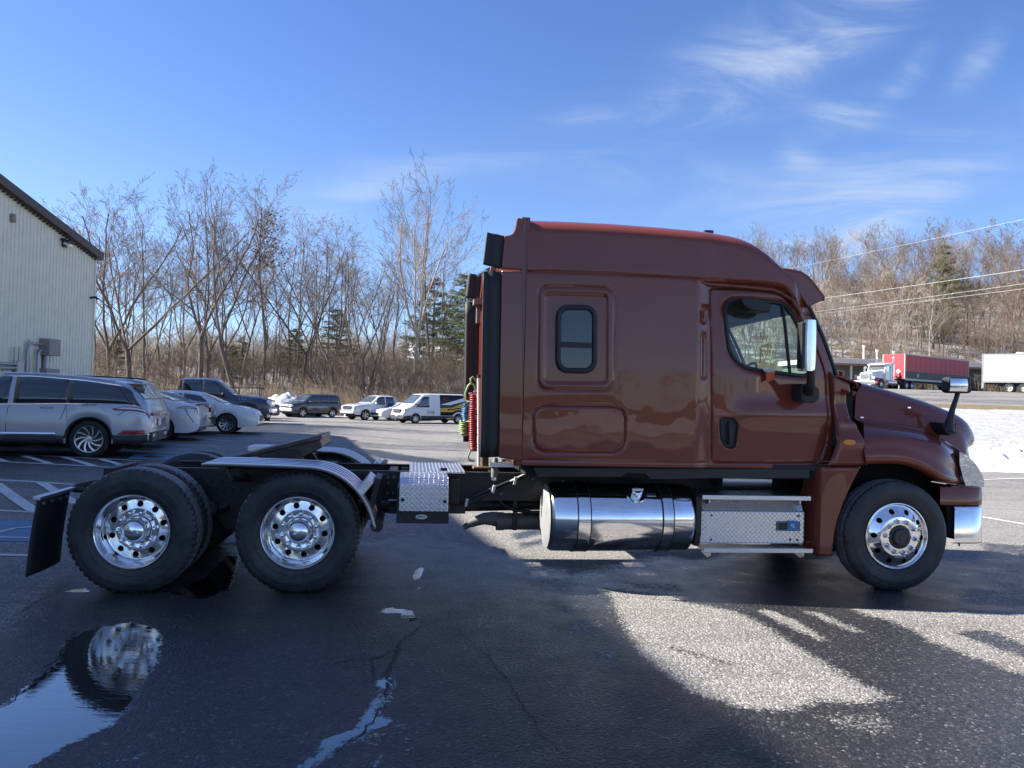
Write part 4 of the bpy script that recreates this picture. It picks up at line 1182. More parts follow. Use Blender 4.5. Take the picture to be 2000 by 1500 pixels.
win_px = [(1414.5, 604), (1417, 594), (1426, 588), (1450, 586.5), (1490, 588), (1522, 590), (1534, 594), (1544, 603), (1552, 617), (1563, 636), (1571, 653), (1578, 672), (1584, 698), (1586, 722), (1582, 732), (1570, 734), (1545, 731.5), (1510, 727.5), (1480, 723.5), (1455, 719), (1440, 711), (1428, 698), (1420.5, 682), (1417, 650)]
win_poly = round_poly(tpoly(win_px, 0.15), 0.03, 3)
lug_poly = round_poly(tpoly([(1042, 792), (1220, 795), (1220, 883), (1042, 882)], 0.04), 0.12, 7)
swin = round_poly(tpoly([(1091, 600), (1161.5, 601), (1160.5, 724.5), (1089.5, 723.5)], 0.04), 0.10, 7)
surr_o = round_poly(tpoly([(1053.5, 559.5), (1199, 563), (1198, 761.5), (1051.5, 760)], 0.04), 0.09, 6)
surr_i = round_poly(tpoly([(1065, 572.5), (1186.5, 575.5), (1185.5, 749), (1063.5, 748)], 0.04), 0.05, 6)
pill = round_poly(tpoly([(1366, 655), (1380, 656), (1380, 740), (1366, 739)], 0.08), 0.03, 5)
oval = round_poly(tpoly([(1366, 603), (1380, 604), (1380, 632), (1366, 631)], 0.08), 0.06, 6)
handle_poly = round_poly(tpoly([(1406.5, 816), (1434, 816.5), (1442, 829), (1438.5, 868), (1430, 877.5), (1413, 870), (1407, 853)], 0.10), 0.03, 4)

def side_skin(far):
    step = ST if not far else 0.03
    nx = int((X1 - X0) / step) + 1
    xs = np.linspace(X0, X1, nx)
    nr, nsh, ntop = int(2.25 / step), 9, 7
    zt = ztop(xs)
    k = np.clip(1 - smooth01(tp(1470, 480, 0.2)[0], xs12 + 0.02, xs) * 0.93, 0.07, 1)
    rz = 0.14 * k; ry = 0.24 * k
    zs = zt - rz
    rows_v = np.linspace(0, 1, nr)
    # pull rows onto the body lines
    X = np.repeat(xs[:, None], nr, 1)
    Z = Zb + (zs[:, None] - Zb) * rows_v[None, :]
    sdfs = {}
    def snap(f, th=0.56):
        nonlocal X, Z
        e = 1e-4
        d = f(X, Z); gx = (f(X + e, Z) - d) / e; gz = (f(X, Z + e) - d) / e
        n2 = gx * gx + gz * gz + 1e-9
        mk = np.abs(d) < th * step
        mk[:, 0] = False; mk[0, :] = False; mk[-1, :] = False; mk[:, -1] = False
        X = np.where(mk, X - d * gx / n2, X); Z = np.where(mk, Z - d * gz / n2, Z)
    fdoor = lambda a, b: poly_sdf(a, b, door_poly)
    fwin = lambda a, b: poly_sdf(a, b, win_poly)
    flug = lambda a, b: poly_sdf(a, b, lug_poly)
    fseam = lambda a, b: b - seam(a)
    Xc = (X[:-1, :-1] + X[1:, 1:]) / 2; Zc = (Z[:-1, :-1] + Z[1:, 1:]) / 2
    is_door, is_win, is_lug, is_roof = fdoor(Xc, Zc) < 0, fwin(Xc, Zc) < 0, flug(Xc, Zc) < 0, fseam(Xc, Zc) > 0
    for f in (fseam, flug, fdoor, fwin): snap(f)
    Y = yside(X, Z)
    g = lambda d, w: np.exp(-(d / w) ** 2)
    Y = Y + 0.016 * g(fdoor(X, Z), 0.0075) + 0.014 * g(flug(X, Z), 0.007) + 0.012 * g(fseam(X, Z), 0.007)
    do, di = poly_sdf(X, Z, surr_o), poly_sdf(X, Z, surr_i)
    Y = Y - 0.013 * (1 - smooth01(-0.012, 0.012, do)) * smooth01(-0.012, 0.012, di) + 0.006 * (1 - smooth01(-0.012, 0.012, di))
    Y = Y + 0.008 * g(do - 0.006, 0.010)
    Y = Y + 0.014 * (1 - smooth01(-0.010, 0.010, poly_sdf(X, Z, pill))) + 0.010 * (1 - smooth01(-0.012, 0.012, poly_sdf(X, Z, oval)))
    Y = Y + 0.035 * (1 - smooth01(-0.008, 0.004, poly_sdf(X, Z, handle_poly)))
    zsill = tp(1300, 902.8, 0.05)[1]
    Y = Y + 0.010 * g(Z - zsill, 0.005) + 0.006 * (1 - smooth01(zsill - 0.01, zsill, Z))
    dw = fwin(X, Z); Y = Y + 0.012 * (1 - smooth01(0.0, 0.05, dw)) * (dw > -0.02)
    # tiny waviness of moulded panels
    Y = Y + 0.0016 * (fbm(X * 2.2 + 9, Z * 2.2) - 0.47) * 2 + 0.0010 * np.sin(X * 5.1 + 1.3 * np.sin(Z * 4))
    # roof shoulder and top
    ytop = Y[:, -1]
    cols = [np.stack([X, Y, Z], -1)]
    sh = np.zeros((nx, nsh, 3)); tpv = np.zeros((nx, ntop, 3))
    for i in range(nsh):
        a = (i + 1) / nsh * math.pi / 2
        sh[:, i, 0] = xs; sh[:, i, 1] = ytop + ry * (1 - math.cos(a)); sh[:, i, 2] = zs + rz * math.sin(a)
    for i in range(ntop):
        t = (i + 1) / ntop
        yb = ytop + ry
        tpv[:, i, 0] = xs; tpv[:, i, 1] = yb + (TW / 2 - yb) * t; tpv[:, i, 2] = zt + 0.05 * k * (1 - (1 - t) ** 2)
    P = np.concatenate([cols[0], sh, tpv], 1)
    if far: P[..., 1] = TW - P[..., 1]
    n, m_ = P.shape[:2]
    cls = np.full((n - 1, m_ - 1), 3)                       # 3 roof
    body = np.where(is_roof, 3, np.where(is_door, 1, np.where(is_lug, 2, 0)))
    body = np.where(is_win, 9, body)
    cls[:, :nr - 1] = body
    # nothing above the windscreen pillar but the pillar edge itself
    pil = (xs[:-1] > xs12)
    cls[pil, nr - 1:] = 9
    cls[pil[:, None] & (cls == 3)] = 1
    return P, cls
def emit(P, cls, which, name, mat, parent, **kw):
    n, m_ = P.shape[:2]
    ii, jj = np.nonzero(cls == which)
    idx = np.arange(n * m_).reshape(n, m_)
    F = np.stack([idx[ii, jj], idx[ii + 1, jj], idx[ii + 1, jj + 1], idx[ii, jj + 1]], -1)
    u, inv = np.unique(F, return_inverse=True)
    V = P.reshape(-1, 3)[u]; F = inv.reshape(F.shape)
    me = bpy.data.meshes.new(name)
    me.from_pydata(V.tolist(), [], F.tolist())
    me.materials.append(mat)
    return link(name, me, parent, smooth=50, **kw)
for far in (False, True):
    P, cls = side_skin(far)
    if far: P = P[:, ::-1]; cls = cls[:, ::-1]
    emit(P, cls, 0, 'sleeper_side', M['paint'], truck)
    emit(P, cls, 3, 'roof_fairing', M['paint'], truck)
    d_ = emit(P, cls, 1, 'cab_door', M['paint'], truck)
    emit(P, cls, 2, 'luggage_door', M['paint'], truck)
    if not far: door_near = d_
    else: door_far = d_

def yy(x, z): return float(yside(np.array(x), np.array(z)))
def edge_tube(poly, r, name, mat, parent, far=False, off=0.0, closed=True, n=6):
    pts = [Vector((x, yy(x, z) + off, z)) for x, z in poly]
    if far: pts = [Vector((p.x, TW - p.y, p.z)) for p in pts]
    if closed: pts = pts + [pts[0], pts[1]]
    mb = MB(); mb.tube(pts, r, n, caps=not closed)
    return mb.build(name, mat, parent, smooth=60)
def fill_poly(poly, yfun, name, mat, parent, far=False, step=0.05):
    """curved pane: the outline filled and laid on the depth function"""
    bm = bmesh.new()
    vs = [bm.verts.new((x, 0, z)) for x, z in poly]
    es = [bm.edges.new((vs[i], vs[(i + 1) % len(vs)])) for i in range(len(vs))]
    bmesh.ops.triangle_fill(bm, use_beauty=True, edges=es)
    bmesh.ops.subdivide_edges(bm, edges=[e for e in bm.edges if e.calc_length() > 0.15], cuts=2, use_grid_fill=True)
    bmesh.ops.triangulate(bm, faces=bm.faces)
    for v in bm.verts:
        y = yfun(v.co.x, v.co.z); v.co.y = TW - y if far else y
    me = bpy.data.meshes.new(name); bm.to_mesh(me); bm.free(); me.materials.append(mat)
    return link(name, me, parent, smooth=60)
for far, dr in ((False, door_near), (True, door_far)):
    edge_tube(win_poly, 0.019, 'window_seal', M['black'], dr, far, off=0.012, n=8)
    fill_poly(win_poly, lambda x, z: yy(x, z) + 0.022, 'window_glass', M['glass_cab'], dr, far)
    bar = [tp(a, b, 0.15) for a, b in ((1531.5, 596), (1536, 640), (1540, 688), (1544, 730))]
    mb = MB(); pts = [Vector((x, yy(x, z) + 0.016, z)) for x, z in bar]
    if far: pts = [Vector((p.x, TW - p.y, p.z)) for p in pts]
    mb.tube(pts, 0.015, 8); mb.build('window_divider', M['black'], dr, smooth=60)
    # handle in its recess
    s = (lambda y: TW - y) if far else (lambda y: y)
    hx = [tp(a, b, 0.10) for a, b in ((1424, 822), (1424, 868))]
    mb = MB(); y0 = yy(hx[0][0], hx[0][1]) + 0.004
    mb.tube([(hx[0][0], s(y0 + 0.02), hx[0][1] - 0.01), (hx[0][0], s(y0 - 0.008), hx[0][1] - 0.03), (hx[1][0], s(y0 - 0.008), hx[1][1] + 0.03), (hx[1][0], s(y0 + 0.02), hx[1][1] + 0.01)], 0.014, 8)
    hd = mb.build('door_handle', M['black'], dr, smooth=50)
    fill_poly(handle_poly, lambda x, z: yy(x, z) + 0.022, 'handle_recess', M['black'], hd, far)
    edge_tube(handle_poly, 0.007, 'handle_rim', M['black'], hd, far, off=0.003)
    # visor mirror above the window
    vx = [tp(a, b, -0.02) for a, b in ((1447, 583), (1475, 583), (1504, 595), (1505, 604), (1500, 611), (1466, 607), (1451, 598), (1446, 590))]
    mb = MB(); q0 = 0.10; mb.prism(vx, min(s(-0.05), s(q0)), max(s(-0.05), s(q0)))
    mb.build('look_down_mirror', M['black'], dr, bevel=0.012, seg=3)
# sleeper windows
for far in (False, True):
    wr = bpy.data.objects.new('sleeper_window', None); COL.objects.link(wr); wr.parent = truck
    edge_tube(swin, 0.024, 'window_frame', M['black'], wr, far, off=-0.002, n=8)
    inner = [(x * 0.90 + 0.10 * sum(p[0] for p in swin) / len(swin), z * 0.94 + 0.06 * sum(p[1] for p in swin) / len(swin)) for x, z in swin]
    edge_tube(inner, 0.008, 'window_inner_frame', M['black'], wr, far, off=0.004)
    fill_poly(swin, lambda x, z: yy(x, z) - 0.001, 'window_glass', M['glass_dark'], wr, far)
    zc0 = tp(1125, 668.5, 0.04)[1]; zc1 = tp(1125, 679, 0.04)[1]
    xa_, xb_ = tp(1094, 673, 0.04)[0], tp(1157, 673, 0.04)[0]
    mb = MB(); y_ = 0.026; y2 = 0.046
    if far: y_, y2 = TW - y_, TW - y2
    mb.box2(xa_, xb_, min(y_, y2), max(y_, y2), zc1, zc0)
    mb.build('window_crossbar', M['black'], wr, bevel=0.004)
# back wall, floor and inner lining so the cab is a closed room
zc = float(ztop(X0)) - 0.02
mb = MB(); mb.box2(X0 - 0.05, X0 + 0.02, 0.06, TW - 0.06, Zb, zc); mb.build('sleeper_back_wall', M['paint'], truck)
mb = MB(); mb.box2(X0 + 0.03, X1 - 0.05, 0.14, TW - 0.14, Zb - 0.02, Zb + 0.03); mb.build('cab_floor', M['interior_dark'], truck)
mb = MB(); mb.box2(X0 + 0.05, Xd0 - 0.10, 0.20, TW - 0.20, Zb + 0.05, Zb + 1.95); mb.build('sleeper_bunk_box', M['interior_dark'], truck)
mb = MB()
mb.add([(Xd0 - 0.1, 0.2, seam(Xd0) + 0.02), (xs12 - 0.02, 0.25, float(ztop(xs12)) - 0.04), (xs12 - 0.02, TW - 0.25, float(ztop(xs12)) - 0.04), (Xd0 - 0.1, TW - 0.2, seam(Xd0) + 0.02)], [(0, 1, 2, 3)])
mb.build('headliner', M['interior'], truck, solid=0.02)
# dashboard, seats, steering wheel
xd, zd = tp(1560, 737, 0.4)
mb = MB(); mb.prism([(xd - 0.25, Zb + 0.2), (xd - 0.25, zd - 0.12), (xd - 0.05, zd - 0.02), (xd + 0.32, zd + 0.02), (xd + 0.32, Zb + 0.2)], 0.24, TW - 0.24)
mb.build('dashboard', M['interior'], truck, bevel=0.02)
for y in (0.62, 1.78):
    sb = bpy.data.objects.new('seat', None); COL.objects.link(sb); sb.parent = truck
    xs_0 = tp(1440, 760, y)[0]
    mb = MB(); mb.box2(xs_0 - 0.05, xs_0 + 0.46, y - 0.24, y + 0.24, Zb + 0.40, Zb + 0.56); mb.build('seat_cushion', M['interior_dark'], sb, bevel=0.05)
    mb = MB(); mb.prism([(xs_0 - 0.08, Zb + 0.50), (xs_0 + 0.08, Zb + 0.50), (xs_0 - 0.02, Zb + (1.02 if y > 1 else 0.80)), (xs_0 - 0.12, Zb + (1.02 if y > 1 else 0.80))], y - 0.22, y + 0.22); mb.build('seat_back', M['interior_dark'], sb, bevel=0.04)
mb = MB()
cxs, czs = tp(1452, 742, 1.78)
ring = []
tl = R(30)
for k in range(33):
    a = 2 * math.pi * k / 32
    ring.append((cxs + 0.22 * math.sin(a) * math.sin(tl) , 1.78 + 0.23 * math.cos(a), czs + 0.22 * math.sin(a) * math.cos(tl)))
mb.tube(ring, 0.015, 8, caps=False)
mb.tube([(cxs, 1.78, czs), (cxs + 0.35, 1.78, czs - 0.28)], 0.04, 10)
mb.tube([ring[0], (cxs, 1.78, czs), ring[16]], 0.014, 6)
mb.build('steering_wheel', M['interior_dark'], truck, smooth=50)

# rear side fairings, rubber extenders
for far in (False, True):
    s = (lambda y: TW - y) if far else (lambda y: y)
    fp = [(979.5, 530), (973.5, 893.5), (1012, 900), (1022, 900), (1021, 700), (1020, 530)]
    cap = [(985, 460.5), (996.5, 459), (1001, 456), (1005.5, 449), (1008, 438), (1009.5, 426.5), (1013, 425), (1027.5, 428), (1026, 444), (1021, 500), (1020, 527), (979, 525)]
    for nm, poly in (('side_fairing', fp), ('roof_end_cap', cap)):
        mb = MB(); pts = tpoly(poly, 0.04); mb.prism(pts, min(s(0.040), s(0.16)), max(s(0.040), s(0.16)))
        mb.build(nm, M['paint'], truck, bevel=0.010, seg=3)
    for nm, poly in (('rubber_extender', [(943.5, 530.5), (979, 529.5), (973, 893), (938, 893)]), ('rubber_extender', [(951, 454.5), (985.5, 460.5), (978.5, 525), (959, 520.5), (943.5, 517)])):
        mb = MB(); pts = tpoly(poly, 0.05)
        n = 12; Pg = np.zeros((n, 9, 3))
        if len(pts) == 5: q = [pts[0], pts[1], pts[2], pts[4]]
        else: q = [pts[0], pts[1], pts[2], pts[3]]
        for i in range(n):
            v = i / (n - 1)
            for j in range(9):
                u = j / 8
                a = Vector(q[0]).lerp(Vector(q[1]), u); b = Vector(q[3]).lerp(Vector(q[2]), u)
                p = a.lerp(b, v)
                Pg[i, j] = (p[0], s(0.055 - 0.025 * (1 - u) ** 2 + 0.008 * math.sin(u * 9)), p[1])
        mb.grid(Pg); mb.build(nm, M['flap'], truck, smooth=50, solid=0.012)
mb = MB()
Pc = tp3(1018, 450, 0.1)
mb.box2(X0 - 0.22, X0 - 0.02, 0.18, TW - 0.18, Zb + 0.15, Zb + 1.55)
mb.build('sleeper_rear_panel', M['paint'], truck, bevel=0.02)
# mirror brackets of extenders and cab rear hardware
mb = MB(); mb.box2(X0 - 0.30, X0 - 0.20, TW - 0.30, TW - 0.10, 2.70, 2.76); mb.box2(X0 - 0.26, X0 - 0.22, TW - 0.2, TW - 0.1, 2.5, 2.78); mb.build('extender_bracket', M['steel'], truck)

# drip rail over the door
dl = [(1352, 551.5), (1385, 555), (1430, 557.5), (1480, 561), (1515, 564), (1535, 571), (1551, 585), (1565, 605), (1576, 628)]
mb = MB(); pts = []
for a, b in dl:
    x, z = tp(a, b, 0.10); pts.append((x, yy(x, z) - 0.006, z))
mb.tube(pts, [0.004, 0.018, 0.022, 0.022, 0.022, 0.022, 0.02, 0.018, 0.01], 8)
mb.build('drip_rail', M['paint'], truck, smooth=60)
# windscreen and pillar seal
pl = [tp(a, b, 0.26) for a, b in ((1560, 584), (1573, 604), (1583, 624), (1600, 661), (1612, 693), (1620, 715), (1629, 738))]
ns = 18; P = np.zeros((len(pl), ns, 3))
for i, (x, z) in enumerate(pl):
    y0 = yy(x, z) + 0.02
    for j in range(ns):
        u = j / (ns - 1); P[i, j] = (x + 0.035 + 0.26 * (1 - (2 * u - 1) ** 2), y0 + (TW - 2 * y0) * u, z)
mb = MB(); mb.grid(P); mb.build('windscreen', M['glass_cab'], truck, smooth=60)
for far in (False, True):
    mb = MB(); pts = [Vector((x + 0.022, (TW - yy(x, z) - 0.012) if far else yy(x, z) + 0.012, z)) for x, z in pl]
    mb.tube(pts, 0.020, 8); mb.build('pillar_seal', M['black'], truck, smooth=60)
# sun visor over the windscreen
vpx = [(1522, 527.5), (1540, 529), (1560, 533.5), (1575, 543), (1588, 559), (1598, 572), (1605, 581), (1603.5, 588), (1590, 594), (1575, 601), (1566, 588), (1556, 572), (1545, 556), (1534, 545)]
vo = tpoly(vpx, 0.20)
top_v = vo[:8]
ns = 21; P = np.zeros((len(top_v), ns, 3))
for i, (x, z) in enumerate(top_v):
    for j in range(ns):
        u = j / (ns - 1); e = (2 * u - 1) ** 2
        P[i, j] = (x + 0.30 * (1 - e) * (0.25 + 0.75 * i / 7), 0.17 + (TW - 0.34) * u, z + 0.05 * (1 - e))
mb = MB(); mb.grid(P); mb.build('sun_visor', M['paint'], truck, smooth=50, solid=0.03)
mb = MB()
for y in (0.165, TW - 0.205):
    mb = MB(); mb.prism(vo, y, y + 0.04); mb.build('visor_end', M['paint'], truck, bevel=0.012, seg=3)
mb = MB()
for u in (0.5,): pass
x, z = tp(1592, 566, 0.30); mb.box((x + 0.02, 0.42, z + 0.02), (0.07, 0.10, 0.03)); mb.build('clearance_lamp', M['amber'], truck, bevel=0.01)
x, z = tp(1395, 453, 0.3); mb = MB(); mb.box((x, 0.45, z + 0.02), (0.09, 0.04, 0.05)); mb.build('roof_marker_lamp', M['black'], truck, bevel=0.008)

# ---------------- panels cut from outlines: cowl, arch panel, skirt
def panel(px, Yp, yfun, name, mat, step=0.015, relief=None, far=True, parent=None, smooth=50, label=None):
    poly = tpoly(px, Yp)
    xs = np.arange(min(p[0] for p in poly) - step, max(p[0] for p in poly) + step * 2, step)
    zs = np.arange(min(p[1] for p in poly) - step, max(p[1] for p in poly) + step * 2, step)
    X, Z = np.meshgrid(xs, zs, indexing='ij')
    f = lambda a, b: poly_sdf(a, b, poly)
    Xc = (X[:-1, :-1] + X[1:, 1:]) / 2; Zc = (Z[:-1, :-1] + Z[1:, 1:]) / 2
    cls = np.where(f(Xc, Zc) < 0, 0, 9)
    d = f(X, Z); e = 1e-4; gx = (f(X + e, Z) - d) / e; gz = (f(X, Z + e) - d) / e
    mk = np.abs(d) < step * 0.75
    X = np.where(mk, X - d * gx, X); Z = np.where(mk, Z - d * gz, Z)
    d = f(X, Z)
    Y = yfun(X, Z, d) + (relief(X, Z) if relief else 0)
    outs = []
    for fr in ((False, True) if far else (False,)):
        P = np.stack([X, TW - Y if fr else Y, Z], -1)
        outs.append(emit(P, cls, 0, name, mat, parent or truck, label=label, solid=0.0))
    return outs
roundin = lambda d, w, a: a * np.clip(1 + d / w, 0, 1) ** 2
cowl_px = [(1627, 723), (1640, 734), (1655, 741), (1668, 747), (1670, 790), (1673, 826), (1681, 848), (1689, 872), (1691, 908), (1612, 909), (1620, 895), (1629, 868), (1633, 832), (1631, 790), (1629, 740)]
rec = round_poly(tpoly([(1634, 766), (1669, 770), (1672, 822), (1634, 818)], 0.15), 0.03, 4)
rec2 = tpoly([(1646, 762), (1672, 770), (1676, 826), (1646, 822)], 0.15)
Zf_shoulder = tp(1660, 845, 0.1)[1]
def cowl_y(X, Z, d):
    base = 0.115 + roundin(d, 0.03, 0.035)
    base = base + 0.16 * smooth01(Zf_shoulder + 0.06, Zf_shoulder + 0.28, Z) * 0.35
    low = smooth01(Zf_shoulder + 0.05, Zf_shoulder - 0.05, Z) if False else (1 - smooth01(Zf_shoulder - 0.10, Zf_shoulder + 0.05, Z))
    return base - 0.055 * low
panel(cowl_px, 0.13, cowl_y, 'cowl_panel', M['paint'], 0.010, lambda X, Z: 0.055 * (1 - smooth01(-0.015, 0.01, poly_sdf(X, Z, rec2))) + 0.02 * (1 - smooth01(-0.01, 0.01, poly_sdf(X, Z, rec))))
mb = MB(); fq = tpoly([(1632, 752), (1700, 775), (1702, 860), (1636, 850)], 0.52)
for y in (0.50, TW - 0.54):
    mb = MB(); mb.prism(fq, y, y + 0.04); mb.build('cowl_inner_panel', M['paint'], truck, bevel=0.01)
# bridge across under the windscreen
xq0, zq0 = tp(1626, 733, 0.2); xq1, zq1 = tp(1668, 748, 0.2)
mb = MB(); ns = 14; P = np.zeros((4, ns, 3))
for i, (x, z) in enumerate(((xq0, zq0 - 0.02), (xq0 + 0.02, zq0), (xq1, zq1), (xq1 + 0.01, zq1 - 0.05))):
    for j in range(ns):
        u = j / (ns - 1); e = 1 - (2 * u - 1) ** 2
        P[i, j] = (x + 0.24 * e, 0.15 + (TW - 0.30) * u, z + 0.03 * e)
mb.grid(P); mb.build('cowl_top', M['paint'], truck, smooth=50, solid=0.02)
mb = MB(); mb.box2(xq0 - 0.02, xq1 + 0.03, 0.27, TW - 0.27, Zb - 0.1, zq0 - 0.03); mb.build('firewall', M['dark'], truck)
for far in (False, True):
    x, z = tp(1658.5, 864, 0.06)
    mb = MB(); yb = 0.062; s = (lambda y: TW - y) if far else (lambda y: y)
    ring2 = [(x + 0.062 * math.cos(a * math.pi / 12), z + 0.027 * math.sin(a * math.pi / 12)) for a in range(24)]
    mb.prism(ring2, min(s(yb - 0.012), s(yb + 0.05)), max(s(yb - 0.012), s(yb + 0.05)))
    ln = mb.build('turn_signal', M['amber'], truck, bevel=0.008, seg=3)
# arch panel behind the front wheel
arch_px = [(1602, 912), (1683, 912), (1673, 930), (1660, 957), (1648, 985), (1638, 1015), (1631, 1045), (1627, 1087), (1583, 1085.5), (1582, 1000), (1590, 935)]
xq = tp(1600, 1000, 0.1)[0]
panel(arch_px, 0.10, lambda X, Z, d: 0.095 + roundin(d, 0.02, 0.02) + 0.30 * np.clip((xq + 0.01 - X) / 0.11, 0, 1) ** 1.2 - 0.02 * np.exp(-((X - xq - 0.14) / 0.10) ** 2) * smooth01(0.75, 1.1, Z), 'arch_panel', M['paint'], 0.010)
mb = MB(); 
skirt = tpoly([(1040, 913), (1582, 917), (1582, 934), (1375, 934.5), (1318, 936), (1272, 936), (1262, 926), (1225, 924), (1212, 932), (1050, 931)], 0.12)
for y in (0.13, TW - 0.15):
    mb = MB(); mb.prism(skirt, y, y + 0.02); mb.build('side_skirt', M['black'], truck, bevel=0.004)
mb = MB(); mb.box2(X0 + 0.05, X1 - 0.1, 0.16, TW - 0.16, Zb - 0.10, Zb - 0.025); mb.build('cab_underside', M['dark'], truck)
for y in (0.36, TW - 0.40):
    mb = MB(); mb.box2(tp(1585, 930, 0.4)[0], tp(1640, 930, 0.4)[0], y, y + 0.04, 0.30, Zb); mb.build('splash_guard', M['dark'], truck)

# ---------------- hood and front fender
def loft(stations, name, mat, parent, rings_sub=2, label=None):
    """stations: list of rings of points (near half); mirrored across the middle"""
    P = np.array(stations, float)
    Q = P.copy(); Q[..., 1] = TW - Q[..., 1]
    full = np.concatenate([P, Q[:, ::-1][:, 1:]], 1)
    mb = MB(); mb.grid(full)
    return mb.build(name, mat, parent, smooth=60, sub=rings_sub, label=label)
hx = [1671, 1700, 1733, 1768, 1800, 1834, 1855, 1872, 1884, 1891]
hF = [746, 753.5, 762.5, 773.5, 783.5, 797.5, 806, 817, 832, 853]
hE = [773, 779, 787, 795, 804, 817, 826, 837, 852, 872]
hD = [817, 821, 826, 831, 838, 849, 863, 876, 886, 893]
st = []
for i, x in enumerate(hx):
    nose = 0.0
    F = tp3(x, hF[i], 0.74); E = tp3(x, hE[i], 0.47); D = tp3(x, hD[i], 0.40)
    Fo = F.copy(); Fo.y = 0.60; Fo.z -= 0.012
    bl = 0.24 * (1 if i < 6 else 1 - 0.1 * (i - 5))
    def fw_(p, y):
        q = p.copy(); q.x += (0.02 + 0.16 * (1 - ((y - TW / 2) / (TW / 2)) ** 2)) if i >= 0 else 0; return q
    G1 = Vector((F.x, 0.95, F.z + 0.022)); G2 = Vector((F.x, TW / 2, F.z + 0.035))
    El = E.copy(); El.z -= 0.03; El.y -= 0.012
    Eu = E.lerp(Fo, 0.35); Eu.z += 0.012
    ring_ = [Vector((D.x, D.y - 0.05, D.z - 0.03)), D, D.lerp(El, 0.10), D.lerp(El, 0.5), D.lerp(El, 0.9), El, E.lerp(Fo, 0.10), Eu, Fo, F, G1, G2]
    ring_ = [Vector((p.x + 0.05 * ((1 - ((p.y - TW / 2) / (TW / 2)) ** 2) - (1 - ((0.60 - TW / 2) / (TW / 2)) ** 2)), p.y, p.z)) for p in ring_]
    st.append(ring_)
# roll the nose over
last = st[-1]
for k, (dx, sc) in enumerate(((0.006, 0.95), (0.008, 0.82))):
    zmin = last[1].z - 0.10
    st.append([Vector((p.x + dx, TW / 2 + (p.y - TW / 2) * (1 - 0.03 * (k + 1)), zmin + (p.z - zmin) * sc)) for p in last])
hood = loft(st, 'hood', M['paint'], truck, 2)
fx = [1689, 1712, 1735, 1755, 1775, 1794, 1810, 1823, 1836, 1850, 1868, 1886, 1904]
fA = [908.5, 907.5, 907.5, 908, 911, 917, 925, 933, 942.5, 944.5, 947, 949, 950.5]
fB = [886, 884, 883.5, 885, 889, 895, 903, 911, 920, 925, 930, 934, 938]
fC = [853, 850, 849.5, 850.5, 853, 857, 861, 865, 869, 874, 883, 897, 917]
fD = [818, 822, 826, 829, 832, 836, 841, 845, 850, 861, 874, 887, 908]
for far in (False, True):
    st = []
    for i, x in enumerate(fx):
        c = np.clip((x - 1836) / 68.0, 0, 1) ** 1.6 * 0.20
        A = tp3(x, fA[i], 0.06); Bq = tp3(x, fB[i], 0.03); Cq = tp3(x, fC[i], 0.08); D = tp3(x, fD[i], 0.40)
        A0 = A.copy(); A0.y = 0.16; A0.z += 0.005
        A.y = 0.045 + c; Bq.y = 0.028 + c; Cq.y = 0.095 + c * 1.05; D.y = 0.42 + c * 0.3
        Bl = A.lerp(Bq, 0.5); Bl.y = 0.022 + c
        Bu = Bq.lerp(Cq, 0.22); Bu.y = 0.052 + c
        Bv = Bq.lerp(Cq, 0.65); Bv.y = 0.058 + c
        C2 = Cq.lerp(D, 0.45); C2.z += 0.014
        ring_ = [A0, A, Bl, Bq, Bu, Bv, Cq, C2, D, Vector((D.x, D.y + 0.10, D.z - 0.06))]
        if far: ring_ = [Vector((p.x, TW - p.y, p.z)) for p in ring_]
        st.append(ring_)
    P = np.array([[tuple(p) for p in r_] for r_ in st])
    if far: P = P[:, ::-1]
    mb = MB(); mb.grid(P); mb.build('front_fender', M['paint'], truck, smooth=60, sub=2)
    # headlamp
    s = (lambda y: TW - y) if far else (lambda y: y)
    hp = [(1868, 882), (1882, 889), (1894, 898), (1906, 913), (1914, 926), (1918.5, 938), (1918.5, 950.5), (1880, 948), (1874, 930), (1868, 905)]
    pts = tpoly(hp, 0.22)
    mb = MB(); nl = 7; P = np.zeros((nl, len(pts) + 1, 3))
    for k in range(nl):
        u = k / (nl - 1)
        for q in range(len(pts) + 1):
            x, z = pts[q % len(pts)]
            P[k, q] = (x + 0.10 * math.sin(u * 1.5) - 0.0, s(0.175 + 0.42 * u + 0.42 * max(0, x - pts[2][0]) ** 1.5), z)
    mb.grid(P); mb.add([tuple(P[0, q]) for q in range(len(pts))], [tuple(range(len(pts)))]); mb.add([tuple(P[-1, q]) for q in range(len(pts))], [tuple(range(len(pts)))])
    hl = mb.build('headlamp', M['lens'], truck, smooth=40)
    mb = MB(); x, z = tp(1903, 930, 0.2); mb.cyl((x, s(0.195), z), (x, s(0.21), z), 0.040, 18); mb.build('reflector', M['chrome'], hl)
    for (a, b) in ((1775, 796), (1748, 836.5), (1676, 815)):
        x, z = tp(a, b, 0.42 if a != 1676 else 0.36); mb = MB(); yq = 0.42 if a != 1676 else 0.30
        mb.box((x, s(yq), z), (0.035, 0.02, 0.018)); mb.build('hood_latch', M['chrome'], truck, bevel=0.004)
